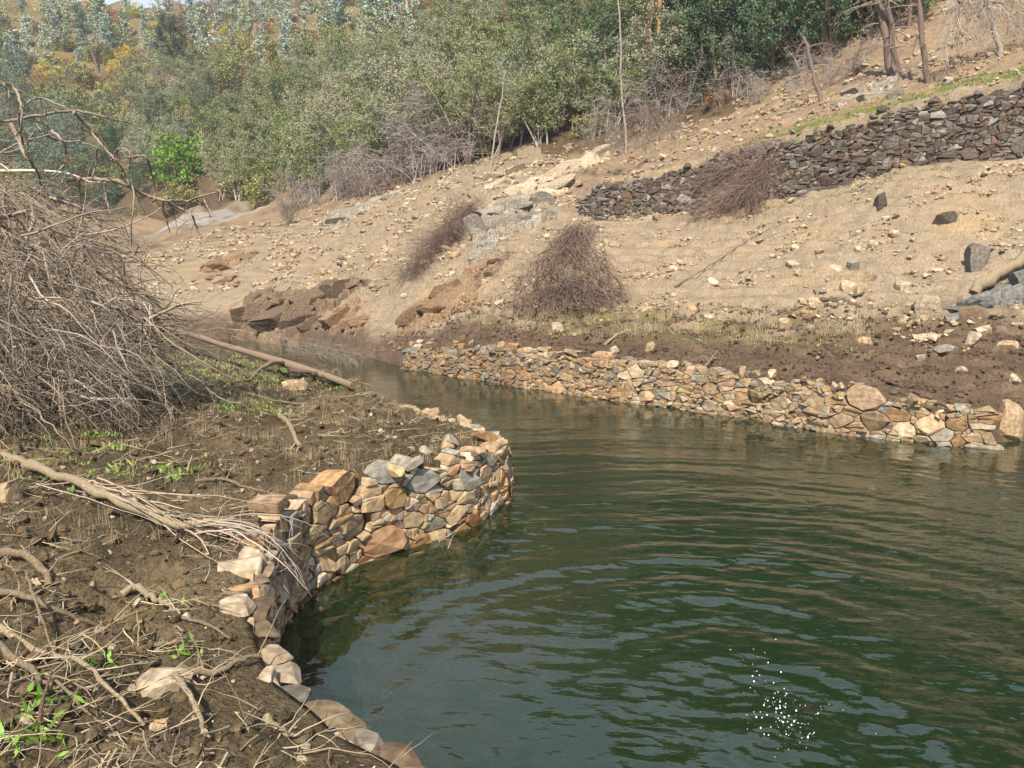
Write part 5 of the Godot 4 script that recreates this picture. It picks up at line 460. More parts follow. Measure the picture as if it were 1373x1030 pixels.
const HOLLOWS := [[-2.95, 5.75, 0.28, 0.2], [-2.2, 4.3, 0.22, 0.12], [-3.45, 7.75, 0.45, 0.42], [-2.75, 5.3, 0.3, 0.16], [-2.5, 4.75, 0.34, 0.14], [-3.9, 5.9, 0.35, 0.1], [-3.05, 7.25, 0.26, 0.2], [-4.6, 6.6, 0.3, 0.08]]

func ground(x: float, d: float) -> float:
	var h := survey(x, d)
	if q_wl > 0.0 and q_wr == 0.0:
		var far := sstep(0.2, 1.0, q_l)
		h += far * (n1.get_noise_2d(x * 8.0, d * 8.0) * 0.16 + (0.3 - absf(n2.get_noise_2d(x * 20.0, d * 20.0))) * 0.17) + sstep(0.15, 0.5, q_l) * n3.get_noise_2d(x * 80.0, d * 80.0) * 0.04
		for o in HOLLOWS:
			var r: float = (x - o[0]) * (x - o[0]) + (d - o[1]) * (d - o[1])
			if r < o[2] * o[2] * 4.0:
				h -= o[3] * exp(-r * 1.6 / (o[2] * o[2]))
	elif q_wr > 0.0:
		var far := sstep(0.4, 2.0, q_r)
		if d > 50.0: far = 1.0
		var wild := sstep(55.0, 110.0, d)
		h += far * (n1.get_noise_2d(x * 5.0, d * 5.0) * (0.16 + wild * 0.5) + n2.get_noise_2d(x * 18.0, d * 18.0) * (0.09 + wild * 0.15)) + sstep(0.3, 0.8, q_r) * n3.get_noise_2d(x * 44.0, d * 44.0) * 0.075
		if wild > 0.0:
			h += wild * n1.get_noise_2d(x * 0.9, d * 0.9) * 5.0
		# strand lines left by the falling water
		if h > 0.9 and h < 11.0:
			var k := h / 0.30 + n1.get_noise_2d(x * 1.5, d * 1.5) * 0.8 + n2.get_noise_2d(x * 6.0, d * 6.0) * 0.3
			var s := k - floorf(k)
			h += 0.30 * (sstep(0.3, 0.7, s) - s) * 0.62 * far
	elif q_wl <= 0.0:
		h += n1.get_noise_2d(x * 8.0, d * 8.0) * 0.12
	return h

func spot(x: float, z: float, lift := 0.0) -> Vector3:
	return Vector3(x, ground(x, -z) + lift, z)

func mixc(a: Color, b: Color, t: float) -> Color:
	return a.lerp(b, clampf(t, 0.0, 1.0))

func soil(x: float, d: float, h: float) -> Color:
	# what the ground is made of here, bed darkened for depth; call after ground()
	var a := n1.get_noise_2d(x * 3.0 + 300.0, d * 3.0)
	var b := n2.get_noise_2d(x * 12.0, d * 12.0 + 200.0)
	var g := n3.get_noise_2d(x * 40.0 + 90.0, d * 40.0)
	if q_wl > 0.0 and q_wr == 0.0:
		var c := mixc(Color(0.095, 0.073, 0.044), Color(0.19, 0.145, 0.088), 0.42 + a * 1.1 + b * 0.7)
		c = mixc(c, Color(0.06, 0.046, 0.028), b * 1.4 + g * 0.6 - 0.2)
		if h < 0.12: c = mixc(c, Color(0.10, 0.07, 0.045), 0.7)
		return c
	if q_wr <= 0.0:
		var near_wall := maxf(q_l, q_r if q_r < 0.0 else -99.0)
		return mixc(Color(0.05, 0.06, 0.03), Color(0.20, 0.13, 0.065), sstep(-2.2, -0.6, near_wall + b * 0.6 + a * 0.6))  # olive mud darkens outward; light lost with depth is put into this colour
	if d < 60.0 and h < 13.0 and q_u < 1.0:
		var mud := Color(0.135, 0.092, 0.064)
		mud = mixc(mud, Color(0.20, 0.143, 0.10), b * 1.3 + 0.2)
		mud = mixc(mud, Color(0.24, 0.18, 0.125), n3.get_noise_2d(x * 6.0, h * 140.0) * 1.4 - 0.15)
		mud = mixc(mud, Color(0.085, 0.06, 0.042), g * 1.6 - 0.2)
		var tan_ := mixc(Color(0.435, 0.345, 0.25), Color(0.33, 0.268, 0.198), 0.5 + b)
		tan_ = mixc(tan_, Color(0.47, 0.35, 0.215), a * 1.8 - 0.15)
		tan_ = mixc(tan_, Color(0.24, 0.18, 0.125), g * 1.6 - 0.35)
		var line := 1.75 + a * 0.5 + b * 0.35 + - 1.0 * sstep(0.0, -5.0, x)
		if x > 8.0: line += (x - 8.0) * 0.10
		var c := mixc(mud, tan_, sstep(line - 0.25, line + 0.45, h + g * 0.25))
		var green := sstep(0.55, 0.1, absf(h - 1.75)) * sstep(10.0, 7.0, x) * sstep(-1.0, 3.0, x) * clampf(0.35 + a * 1.5 + b * 0.8, 0.0, 1.0)
		return mixc(c, Color(0.17, 0.17, 0.06), green * 0.75)
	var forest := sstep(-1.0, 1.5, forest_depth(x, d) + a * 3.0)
	var dry := mixc(Color(0.33, 0.245, 0.175), Color(0.42, 0.31, 0.19), 0.5 + a + b * 0.6)
	dry = mixc(dry, Color(0.20, 0.145, 0.105), g * 1.2 + b * 0.8)
	if q_u > 0.3 and q_u < 2.2 and x > 9.5:
		dry = mixc(dry, Color(0.16, 0.20, 0.05), sstep(2.2, 0.9, q_u + b) * sstep(9.5, 11.0, x))
	# pale washed-out gravel at the head of the inlet
	var px := (x + 30.5) / 7.0
	var pd := (d - 78.0) / 4.5
	dry = mixc(dry, Color(0.42, 0.41, 0.40), 0.85 * sstep(1.1, 0.5, px * px + pd * pd + b * 1.6 + g * 1.1))
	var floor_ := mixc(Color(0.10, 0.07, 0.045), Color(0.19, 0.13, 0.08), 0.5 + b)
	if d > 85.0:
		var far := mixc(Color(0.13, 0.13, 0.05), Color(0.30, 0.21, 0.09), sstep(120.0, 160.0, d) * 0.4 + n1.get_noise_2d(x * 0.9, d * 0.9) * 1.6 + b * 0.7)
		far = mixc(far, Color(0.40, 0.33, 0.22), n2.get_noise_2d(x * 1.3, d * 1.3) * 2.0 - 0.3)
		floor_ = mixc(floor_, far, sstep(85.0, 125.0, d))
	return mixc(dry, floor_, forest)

const EDGE := [[-60.0, 96.0], [-40.0, 88.0], [-28.0, 84.0], [-19.0, 74.0], [-14.0, 70.0], [-9.0, 66.0], [-3.0, 60.0], [0.5, 56.0], [5.0, 53.5], [9.0, 52.5], [12.0, 50.5], [17.0, 47.5], [22.0, 43.0], [30.0, 40.0], [60.0, 40.0]]
func forest_depth(x: float, d: float) -> float:
	for k in EDGE.size() - 1:
		if x < EDGE[k + 1][0] or k == EDGE.size() - 2:
			var t := clampf((x - EDGE[k][0]) / (EDGE[k + 1][0] - EDGE[k][0]), 0.0, 1.0)
			return d - lerpf(EDGE[k][1], EDGE[k + 1][1], t)
	return 0.0

func steps(list: Array) -> PackedFloat32Array:
	# list: start, then [end, first spacing, last spacing] ...
	var out := PackedFloat32Array([list[0]])
	var at: float = list[0]
	for k in range(1, list.size()):
		var e: float = list[k][0]
		var s0 := at
		while at < e - 1e-4:
			at += lerpf(list[k][1], list[k][2], (at - s0) / (e - s0))
			out.push_back(minf(at, e))
	return out

func sheet(xs: PackedFloat32Array, ds: PackedFloat32Array, height: Callable, tint: Callable) -> ArrayMesh:
	var w := xs.size()
	var h := ds.size()
	var v := PackedVector3Array(); v.resize(w * h)
	var c := PackedColorArray(); c.resize(w * h)
	var n := PackedVector3Array(); n.resize(w * h)
	var uv := PackedVector2Array(); uv.resize(w * h)
	for j in h:
		for i in w:
			var k := j * w + i
			var y: float = height.call(xs[i], ds[j])
			v[k] = Vector3(xs[i], y, -ds[j])
			uv[k] = Vector2(xs[i], ds[j])
			c[k] = tint.call(xs[i], ds[j], y)
	for j in h:
		for i in w:
			var a := v[j * w + mini(i + 1, w - 1)] - v[j * w + maxi(i - 1, 0)]
			var b := v[mini(j + 1, h - 1) * w + i] - v[maxi(j - 1, 0) * w + i]
			n[j * w + i] = a.cross(b).normalized()
	var idx := PackedInt32Array()
	idx.resize((w - 1) * (h - 1) * 6)
	var q := 0
	for j in h - 1:
		for i in w - 1:
			var k := j * w + i
			idx[q] = k; idx[q + 1] = k + w; idx[q + 2] = k + 1
			idx[q + 3] = k + 1; idx[q + 4] = k + w; idx[q + 5] = k + w + 1
			q += 6
	var arr := []
	arr.resize(Mesh.ARRAY_MAX)
	arr[Mesh.ARRAY_VERTEX] = v
	arr[Mesh.ARRAY_NORMAL] = n
	arr[Mesh.ARRAY_COLOR] = c
	arr[Mesh.ARRAY_TEX_UV] = uv
	arr[Mesh.ARRAY_INDEX] = idx
	var am := ArrayMesh.new()
	am.add_surface_from_arrays(Mesh.PRIMITIVE_TRIANGLES, arr)
	return am

# ---- water ----------------------------------------------------------------------------------
func wave(x: float, d: float) -> float:
	var r := Vector2(x - 1.95, d - 5.5).length()
	var wob := n1.get_noise_2d(x * 4.0, d * 4.0)
	var ring := sin((r + wob * 0.30) * TAU / 0.40) * 0.0105 * exp(-r / 6.0) * sstep(0.1, 0.9, r) * (0.65 + 0.9 * n1.get_noise_2d(x * 2.0 + 70.0, d * 2.0))
	ring += sin((r + wob * 0.5) * TAU / 1.25 + 1.0) * 0.013 * exp(-r / 9.0)
	ring += sin(r * TAU / 0.13) * 0.004 * exp(-r / 0.4)
	var chop := n2.get_noise_2d(x * 12.0, d * 34.0) * lerpf(0.011, 0.006, sstep(8.0, 14.0, d)) + n3.get_noise_2d(x * 30.0, d * 84.0) * 0.0048
	var calm := sstep(30.0, 17.0, d)
	return ring + chop * (0.25 + 0.75 * calm) * (0.7 + 0.6 * n1.get_noise_2d(x * 1.2, d * 1.2 + 40.0))

# ---- materials ------------------------------------------------------------------------------
func noise_tex(freq: float, octaves: int, lo: Color, hi: Color, seed_: int, size := 512, kind := FastNoiseLite.TYPE_SIMPLEX_SMOOTH) -> NoiseTexture2D:
	var t := NoiseTexture2D.new()
	var n := FastNoiseLite.new()
	n.noise_type = kind
	n.frequency = freq
	n.fractal_octaves = octaves
	n.seed = seed_
	t.width = size
	t.height = size
	t.seamless = true
	t.noise = n
	var g := Gradient.new()
	g.set_color(0, lo)
	g.set_color(1, hi)
	t.color_ramp = g
	return t

func bump_tex(freq: float, octaves: int, strength: float, seed_: int) -> NoiseTexture2D:
	var t := noise_tex(freq, octaves, Color.BLACK, Color.WHITE, seed_)
	t.color_ramp = null
	t.as_normal_map = true
	t.bump_strength = strength
	return t

func mat(called: String, rough: float, grain: Texture2D = null, bump: Texture2D = null, scale := 1.0, bump_scale := 1.0, world := true) -> StandardMaterial3D:
	var m := StandardMaterial3D.new()
	m.resource_name = called
	m.vertex_color_use_as_albedo = true
	m.roughness = rough
	m.metallic_specular = 0.3
	if grain or bump:
		m.uv1_triplanar = true
		m.uv1_world_triplanar = world
		m.uv1_scale = Vector3.ONE * scale
	if grain:
		m.albedo_texture = grain
	if bump:
		m.normal_enabled = true
		m.normal_texture = bump
		m.normal_scale = bump_scale
	M[called] = m
	return m

func make_materials() -> void:
	var grain := noise_tex(0.02, 5, Color(0.62, 0.60, 0.57), Color(1, 1, 1), 3)
	var stone_grain := noise_tex(0.012, 5, Color(0.58, 0.54, 0.50), Color(1, 1, 0.98), 9)
	mat("soil", 0.95, grain, bump_tex(0.04, 5, 14.0, 5), 1.3, 1.5)
	mat("stone", 0.9, stone_grain, bump_tex(0.02, 4, 5.0, 6), 1.3, 0.6)
	mat("bark", 0.9, noise_tex(0.03, 4, Color(0.6, 0.57, 0.55), Color(1, 1, 1), 12), bump_tex(0.05, 3, 6.0, 13), 2.5, 0.8)
	mat("twig", 0.9)
	var leaf := mat("leaf", 0.6)
	leaf.backlight = Color(0.28, 0.32, 0.14)
	leaf.backlight_enabled = true
	leaf.cull_mode = BaseMaterial3D.CULL_DISABLED
	var w := StandardMaterial3D.new()
	w.resource_name = "water"
	w.transparency = BaseMaterial3D.TRANSPARENCY_ALPHA
	w.albedo_color = Color(Color(0.005, 0.019, 0.005).linear_to_srgb(), 0.66)
	w.roughness = 0.015
	w.metallic_specular = 0.6
	w.normal_enabled = true
	var rip := bump_tex(0.02, 2, 4.0, 21)
	rip.width = 1024
	rip.height = 1024
	w.normal_texture = rip
	w.normal_scale = 0.22
	w.uv1_scale = Vector3(0.3, 0.8, 1.0)
	M["water"] = w
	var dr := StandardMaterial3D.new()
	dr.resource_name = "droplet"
	dr.albedo_color = Color(0.86, 0.89, 0.90)  # clear drops; their sun glint is put into this white
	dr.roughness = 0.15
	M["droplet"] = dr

# ---- stones ---------------------------------------------------------------------------------
const TAN := Color(0.47, 0.36, 0.245)
const GREY := Color(0.36, 0.34, 0.305)
const RUST := Color(0.44, 0.25, 0.12)
const PALE := Color(0.56, 0.48, 0.375)
const DARK := Color(0.15, 0.125, 0.11)

func pick(list: Array) -> Color:
	var c: Color = list[rng.randi() % list.size()]
	var k := rng.randf_range(0.78, 1.2)
	return Color(c.r * k * rng.randf_range(0.95, 1.05), c.g * k, c.b * k * rng.randf_range(0.93, 1.07))

var balls := {}
func ball(level: int) -> Array:
	# points and triangles of a subdivided octahedron
	if balls.has(level): return balls[level]
	var tris := []
	for sx in [-1.0, 1.0]:
		for sy in [-1.0, 1.0]:
			for sz in [-1.0, 1.0]:
				var t := [Vector3(sx, 0, 0), Vector3(0, sy, 0), Vector3(0, 0, sz)]
				if sx * sy * sz > 0.0: t.reverse()
				tris.append(t)
	for l in level:
		var more := []
		for t in tris:
			var ab: Vector3 = ((t[0] + t[1]) * 0.5).normalized()
			var bc: Vector3 = ((t[1] + t[2]) * 0.5).normalized()
			var ca: Vector3 = ((t[2] + t[0]) * 0.5).normalized()
			more.append([t[0], ab, ca]); more.append([ab, t[1], bc]); more.append([ca, bc, t[2]]); more.append([ab, bc, ca])
		tris = more
	balls[level] = tris
	return tris

func rock_mesh(size: Vector3, col: Color, level := 2, blocky := 0.75) -> ArrayMesh:
	# a stone split off along joints: a ball cut flat by planes of three crossing families and some stray ones; its base lies below the origin
	var cuts := []
	for k in 6:
		var n: Vector3 = [Vector3.RIGHT, Vector3.LEFT, Vector3.UP, Vector3.DOWN, Vector3.BACK, Vector3.FORWARD][k]
		cuts.append([(n + rand_dir() * 0.42).normalized(), rng.randf_range(0.45, blocky + 0.15)])
	for k in 6: cuts.append([rand_dir(), rng.randf_range(0.6, 1.05)])
	var b := MB.new()
	var off := rng.randf() * 500.0
	for t in ball(level):
		var q: Array[Vector3] = []
		for p in t:
			var v: Vector3 = p / pow(maxf(absf(p.x), maxf(absf(p.y), absf(p.z))), 0.85)
			for c in cuts:
				var e: float = v.dot(c[0]) - c[1]
				if e > 0.0: v -= c[0] * e
			v *= 1.0 + 0.035 * n2.get_noise_3d(v.x * 16.0 + off, v.y * 26.0, v.z * 16.0)
			q.append(Vector3(v.x * size.x * 0.72, v.y * size.y * 0.8 + size.y * 0.22, v.z * size.z * 0.72))
		var sh := rng.randf_range(0.95, 1.05)
		b.tri(q[0], q[1], q[2], Color(col.r * sh, col.g * sh, col.b * sh))
	return b.mesh(true)

func bedrock(oc: Array, lo: Vector2, hi: Vector2, origin: Vector3, cells: FastNoiseLite, joints: FastNoiseLite, col: Color) -> ArrayMesh:
	# jointed rock coming out of the slope: tilted beds broken into blocks, buried towards the edges
	var step := clampf((hi.x - lo.x) / 90.0, 0.045, 0.11)
	var w := int((hi.x - lo.x) / step) + 1
	var h := mini(int((hi.y - lo.y) / step) + 1, 170)
	var sz := (hi.y - lo.y) / (h - 1)
	var sx := (hi.x - lo.x) / (w - 1)
	var strike := Vector2(cos(oc[1]), sin(oc[1]))
	var v := PackedVector3Array()
	var cc := PackedColorArray()
	var keep := PackedByteArray()
	for j in h:
		for i in w:
			var x := lo.x + i * sx + rng.randfn(0, 0.12) * sx
			var z := lo.y + j * sz + rng.randfn(0, 0.12) * sz
			var m := 0.0
			var amp := 0.0
			for b in oc[3]:
				var dx: float = (x - b[0]) / (b[2] * 0.85)
				var dz: float = (z - b[1]) / (b[3] * 1.5)
				var e := 1.0 - (dx * dx + dz * dz)
				if e > m: amp = b[3]
				m = maxf(m, e)
			m += n2.get_noise_2d(x * 10.0, z * 10.0) * 0.35
			m = sstep(0.0, 0.55, m)
			var a := x * strike.x + z * strike.y
			var c := -x * strike.y + z * strike.x
			var big := cells.get_noise_2d(a * 0.55, c * 1.2)
			var small := cells.get_noise_2d(a * 1.6 + 40.0, c * 3.2)
			var s := (c * 0.9 + a * 0.25) / 0.55 + big * 1.4
			var bed := s - floorf(s)
			var y := ground(x, -z) - 0.12 + m * (0.05 + amp * (0.08 + 0.20 * (big * 0.5 + 0.5) + 0.06 * small) + 0.16 * bed * minf(1.0, amp)) - (1.0 - m) * 0.25
			y -= m * 0.16 * (sstep(-0.8, -0.95, joints.get_noise_2d(a * 0.55, c * 1.2)) + 0.6 * sstep(-0.8, -0.95, joints.get_noise_2d(a * 1.6 + 40.0, c * 3.2)))
			v.push_back(Vector3(x, y, z) - origin)
			keep.push_back(1 if m > 0.02 else 0)
			var k := 1.0 + 0.16 * big + 0.12 * small + 0.35 * n3.get_noise_2d(x * 30.0, z * 30.0)
			var rust := clampf(n1.get_noise_2d(x * 6.0, z * 6.0) * 1.2, 0.0, 0.35)
			cc.push_back(mixc(Color(col.r * k, col.g * k, col.b * k), Color(0.36, 0.25, 0.15), rust))
	var b := MB.new()
	for j in h - 1:
		for i in w - 1:
			var q := j * w + i
			if keep[q] + keep[q + 1] + keep[q + w] + keep[q + w + 1] == 0: continue
			b.tri(v[q], v[q + 1], v[q + w], cc[q])
			b.tri(v[q + 1], v[q + w + 1], v[q + w], cc[q + 1])
	return b.mesh(true)

func path_at(path: Array, u: float) -> Array:
	var left := u
	for k in path.size() - 1:
		var e: Vector2 = path[k + 1] - path[k]
		var l := e.length()
		if left <= l or k == path.size() - 2:
			return [path[k] + e * (left / l), k + clampf(left / l, 0.0, 1.0), e / l]
		left -= l
	return []

func path_length(path: Array) -> float:
	var s := 0.0
	for k in path.size() - 1: s += path[k].distance_to(path[k + 1])
	return s

func poly_area(p: PackedVector2Array) -> float:
	var a := 0.0
	for k in p.size(): a += p[k].cross(p[(k + 1) % p.size()]) * 0.5
	return absf(a)

func split_poly(p: PackedVector2Array, dir: Vector2) -> Array:
	var mid := Vector2.ZERO
	for k in p: mid += k / p.size()
	mid += Vector2(rng.randfn(), rng.randfn()) * sqrt(poly_area(p)) * 0.12
	var n := Vector2(-dir.y, dir.x)
	var out := [PackedVector2Array(), PackedVector2Array()]
	for k in p.size():
		var a := p[k]
		var b := p[(k + 1) % p.size()]
		var da := n.dot(a - mid)
		var db := n.dot(b - mid)
		if da <= 0.0: out[0].push_back(a)
		if da >= 0.0: out[1].push_back(a)
		if da * db < 0.0:
			var c := a.lerp(b, da / (da - db))
			out[0].push_back(c)
			out[1].push_back(c)
	return out

func rubble_wall(label: String, path: Array, foot: Array, top: Array, out_side: float, sizes: Array, stretch: float, given: Array, colours: Callable, depth: float, most: int, near_first: bool, loose: float, chip: float, rough: float) -> Node3D:
	# a dry wall: stones of many sizes packed against each other (a power diagram in the plane of the wall), each one chipped and set in or out
	var L := path_length(path)
	var root := thing("dry_stone_wall", Vector3(path[0].x, 0, -path[0].y), label, "stone wall")
	var seeds := []
	var grid := {}
	var cell := 0.6
	var want := []
	for g in given: want.append([g[0] / stretch, g[1], g[2] / sqrt(stretch) * 1.05, true])
	for s in sizes:
		for k in int(s[2] * L):
			want.append([rng.randf() * L / stretch, 0.0, rng.randf_range(s[0], s[1]), false])
	for q in want:
		for attempt in 1 if q[3] else 9:
			var U: float = q[0] if q[3] else rng.randf() * L / stretch
			var at: float = path_at(path, U * stretch)[1]
			var f := lerpf(foot[int(at)], foot[mini(int(at) + 1, foot.size() - 1)], at - int(at))
			var t := lerpf(top[int(at)], top[mini(int(at) + 1, top.size() - 1)], at - int(at))
			var V: float = q[1] if q[3] else rng.randf_range(f - 0.12, t + 0.22)
			var r: float = q[2]
			if not q[3]:
				# rough beds: stones lie in uneven courses as high as they are
				var bed := r * 1.75
				V = f + (roundf((V - f) / bed) + n1.get_noise_2d(U * 9.0, 31.0) * 0.9 + rng.randf_range(-0.2, 0.2)) * bed
			var free := true
			var ci := int(floor(U / cell))
			for i in range(ci - 1, ci + 2):
				for o in grid.get(i, []):
					if Vector2(o[0] - U, o[1] - V).length() < 0.86 * (o[2] + r): free = false
			if free:
				var s := [U, V, r, V < t + rng.randf_range(-0.02, 0.05) or q[3], q[3]]
				seeds.append(s)
				if not grid.has(ci): grid[ci] = []
				grid[ci].append(s)
				break
	var made := []
	for s in seeds:
		if not s[3]: continue
		var c := Vector2(s[0], s[1])
		var R: float = s[2] * 2.8
		var poly := PackedVector2Array()
		for k in 10:
			var w := TAU * (k + rng.randf() * 0.6) / 10.0
			poly.push_back(c + Vector2(cos(w), sin(w)) * R * rng.randf_range(0.75, 1.0))
		var ci := int(floor(c.x / cell))
		for i in range(ci - 2, ci + 3):
			for o in grid.get(i, []):
				if o == s: continue
				var e := Vector2(o[0], o[1]) - c
				var dist := e.length()
				if dist > 1.4: continue
				var cut: float = (dist * dist + s[2] * s[2] - o[2] * o[2]) / (2.0 * dist)
				var n := e / dist
				var np := PackedVector2Array()
				for k in poly.size():
					var a := poly[k]
					var b := poly[(k + 1) % poly.size()]
					var da := n.dot(a - c) - cut
					var db := n.dot(b - c) - cut
					if da <= 0.0: np.push_back(a)
					if (da < 0.0) != (db < 0.0): np.push_back(a.lerp(b, da / (da - db)))
				poly = np
				if poly.size() < 3: break
			if poly.size() < 3: break
		# joints wander instead of running straight
		for k in poly.size():
			var a := poly[k]
			poly[k] += Vector2(n2.get_noise_2d(a.x * 26.0, a.y * 26.0), n2.get_noise_2d(a.x * 26.0 + 500.0, a.y * 26.0) + n1.get_noise_2d(a.x * 14.0, 77.0) * 1.5) * 0.06
		# drop slivers and near-double corners
		var clean := PackedVector2Array()
		for k in poly.size():
			if clean.is_empty() or clean[clean.size() - 1].distance_to(poly[k]) > s[2] * 0.18: clean.push_back(poly[k])
		if clean.size() < 3: continue
		# most stones are split along a joint: slabs, wedges and flat chips
		var pieces := [clean]
		if not s[4]:
			for round_ in 2:
				var next := []
				for q in pieces:
					if poly_area(q) > chip * rng.randf_range(0.7, 2.4) and rng.randf() < 0.78:
						var tilt := rng.randfn(0.0, 0.3) + (PI / 2.0 if rng.randf() < 0.33 else 0.0)
						next.append_array(split_poly(q, Vector2(cos(tilt), sin(tilt))))
					else:
						next.append(q)
				pieces = next
		for q in pieces:
			if q.size() < 3: continue
			var area := poly_area(q)
			if area < 0.0005: continue
			var mid := Vector2.ZERO
			for k in q: mid += k / q.size()
			made.append([mid, q, area])
	if near_first:
		made.sort_custom(func(a, b): return a[2] * 6.0 - a[0].x * 0.02 > b[2] * 6.0 - b[0].x * 0.02)
	else:
		made.sort_custom(func(a, b): return a[2] > b[2])
	var rest := MB.new()
	var count := 0
	for m in made:
		var mid: Vector2 = m[0]
		var poly: PackedVector2Array = m[1]
		var got := path_at(path, clampf(mid.x * stretch, 0.0, L - 0.001))
		var e: Vector2 = got[2]
		var at2: Vector2 = got[0]
		var along_ := Vector3(e.x, 0, -e.y)
		var outw := Vector3(-e.y, 0, -e.x) * out_side
		var size := sqrt(m[2] * stretch)
		var base: Vector3 = Vector3(at2.x, mid.y, -at2.y) + outw * (-0.05 - 0.10 * (mid.y - foot[int(got[1])]))
		var b := MB.new()
		var col: Color = colours.call(mid.x * stretch, mid.y, size)
		var set_ := rng.randf_range(-rough, rough)
		var tu := rng.randfn(0.0, rough * 3.0)
		var tv := rng.randfn(0.0, rough * 3.0)
		var n := poly.size()
		var gap := 1.0 - clampf(0.008 / size, 0.02, 0.09)
		var ch := rng.randf_range(0.82, 0.97)
		var back: Array[Vector3] = []
		var rim: Array[Vector3] = []
		var face: Array[Vector3] = []
		for k in n:
			var o := (poly[k] - mid)
			var p := along_ * (o.x * stretch * gap) + Vector3.UP * (o.y * gap)
			var push := set_ + tu * o.x * stretch + tv * o.y
			back.append(p * 0.9 - outw * depth)
			rim.append(p + outw * (push - size * rng.randf_range(0.02, 0.16)))
			face.append(p * ch * rng.randf_range(0.92, 1.05) + outw * (push + size * rng.randf_range(-0.04, 0.05)))
		var peak := outw * (set_ + size * rng.randf_range(0.0, 0.07)) + along_ * rng.randfn(0.0, 0.1) * size
		var order := 1.0 if (along_.cross(Vector3.UP)).dot(outw) > 0.0 else -1.0
		var ccw := 0.0
		for k in n: ccw += (poly[k] - mid).cross(poly[(k + 1) % n] - mid)
		var turn := order * signf(ccw) > 0.0
		for k in n:
			var j := (k + 1) % n
			var sh := rng.randf_range(0.94, 1.06)
			var cc := Color(col.r * sh, col.g * sh, col.b * sh)
			if turn:
				b.quad(back[k], rim[k], rim[j], back[j], cc)
				b.quad(rim[k], face[k], face[j], rim[j], cc)
				b.tri(face[k], peak, face[j], cc)
			else:
				b.quad(back[k], back[j], rim[j], rim[k], cc)
				b.quad(rim[k], rim[j], face[j], face[k], cc)
				b.tri(face[k], face[j], peak, cc)
		if count < most:
			var o := part("stone", b.mesh(true), M.stone, root)
			o.position = base - root.position
		else:
			var k0 := rest.v.size()
			for q in b.v: rest.v.push_back(q + base - root.position)
			rest.c.append_array(b.c)
			for q in b.i: rest.i.push_back(q + k0)
		count += 1
	# stones slipped off the top
	for k in int(L * loose):
		var u := rng.randf_range(4.2 if near_first == false else 0.0, L)
		var got := path_at(path, u)
		var e: Vector2 = got[2]
		var back2 := Vector2(-e.y, e.x) * -out_side * rng.randf_range(0.05, 0.75)
		var q: Vector2 = got[0] + back2
		var sz := rng.randf_range(0.12, 0.34)
		var o := part("stone", rock_mesh(Vector3(sz, sz * rng.randf_range(0.35, 0.7), sz * rng.randf_range(0.5, 0.9)), colours.call(u, 1.0, 0.2), 2), M.stone, root)
		var t2 := lerpf(top[int(got[1])], top[mini(int(got[1]) + 1, top.size() - 1)], got[1] - int(got[1]))
		o.position = Vector3(q.x, maxf(ground(q.x, q.y), t2) + 0.03, -q.y) - root.position
		o.rotation = Vector3(rng.randfn(0, 0.3), rng.randf() * TAU, rng.randfn(0, 0.3))
	if rest.v.size():
		var o := part("smaller_stones", rest.mesh(true), M.stone, root)
		o.set_meta("kind", "stuff")
	print(label, ": ", made.size(), " stones")
	return root

# ---- wood -----------------------------------------------------------------------------------
func bent(points: Array, lift_ground := true, n := 5) -> PackedVector3Array:
	# a smooth line through points whose y is the lift above the ground
	var c := Curve3D.new()
	var w: Array[Vector3] = []
	for p in points: w.append(Vector3(p.x, p.y + (ground(p.x, -p.z) if lift_ground else 0.0), p.z))
	for k in w.size():
		var t := (w[mini(k + 1, w.size() - 1)] - w[maxi(k - 1, 0)]) / 6.0
		c.add_point(w[k], -t, t)
	c.bake_interval = 0.05
	var out := PackedVector3Array()
	var total := c.get_baked_length()
	var m := (points.size() - 1) * n
	for k in m + 1: out.push_back(c.sample_baked(total * k / m))
	return out

func wooden(b: MB, line: PackedVector3Array, r0: float, r1: float, sides: int, col: Color, knobs := 0.12) -> void:
	var r := PackedFloat32Array()
	var p := PackedVector3Array(line)
	for k in line.size():
		var t := float(k) / (line.size() - 1)
		r.push_back(lerpf(r0, r1, t) * (1.0 + rng.randfn(0.0, knobs)))
		p[k] += Vector3(rng.randfn(), rng.randfn(), rng.randfn()) * r0 * 0.24
	b.tube(p, r, sides, col, true)

func twig(b: MB, p0: Vector3, dir: Vector3, length: float, r0: float, bend: Vector3, segs: int, col: Color, sides := 3, wild := 0.12) -> PackedVector3Array:
	var p := PackedVector3Array()
	var r := PackedFloat32Array()
	var at := p0
	var d := dir.normalized()
	var s := length / segs
	for k in segs + 1:
		p.push_back(at)
		r.push_back(r0 * (1.0 - 0.8 * k / segs))
		d = (d + bend / segs + Vector3(rng.randfn(), rng.randfn(), rng.randfn()) * wild).normalized()
		at += d * s
	b.tube(p, r, sides, col)
	return p

func wood_colour(k: int) -> Color:
	var c: Color = [Color(0.225, 0.16, 0.13), Color(0.28, 0.235, 0.19), Color(0.44, 0.38, 0.33), Color(0.29, 0.23, 0.165)][k]
	var s := rng.randf_range(0.5, 1.2)
	return Color(c.r * s, c.g * s, c.b * s)

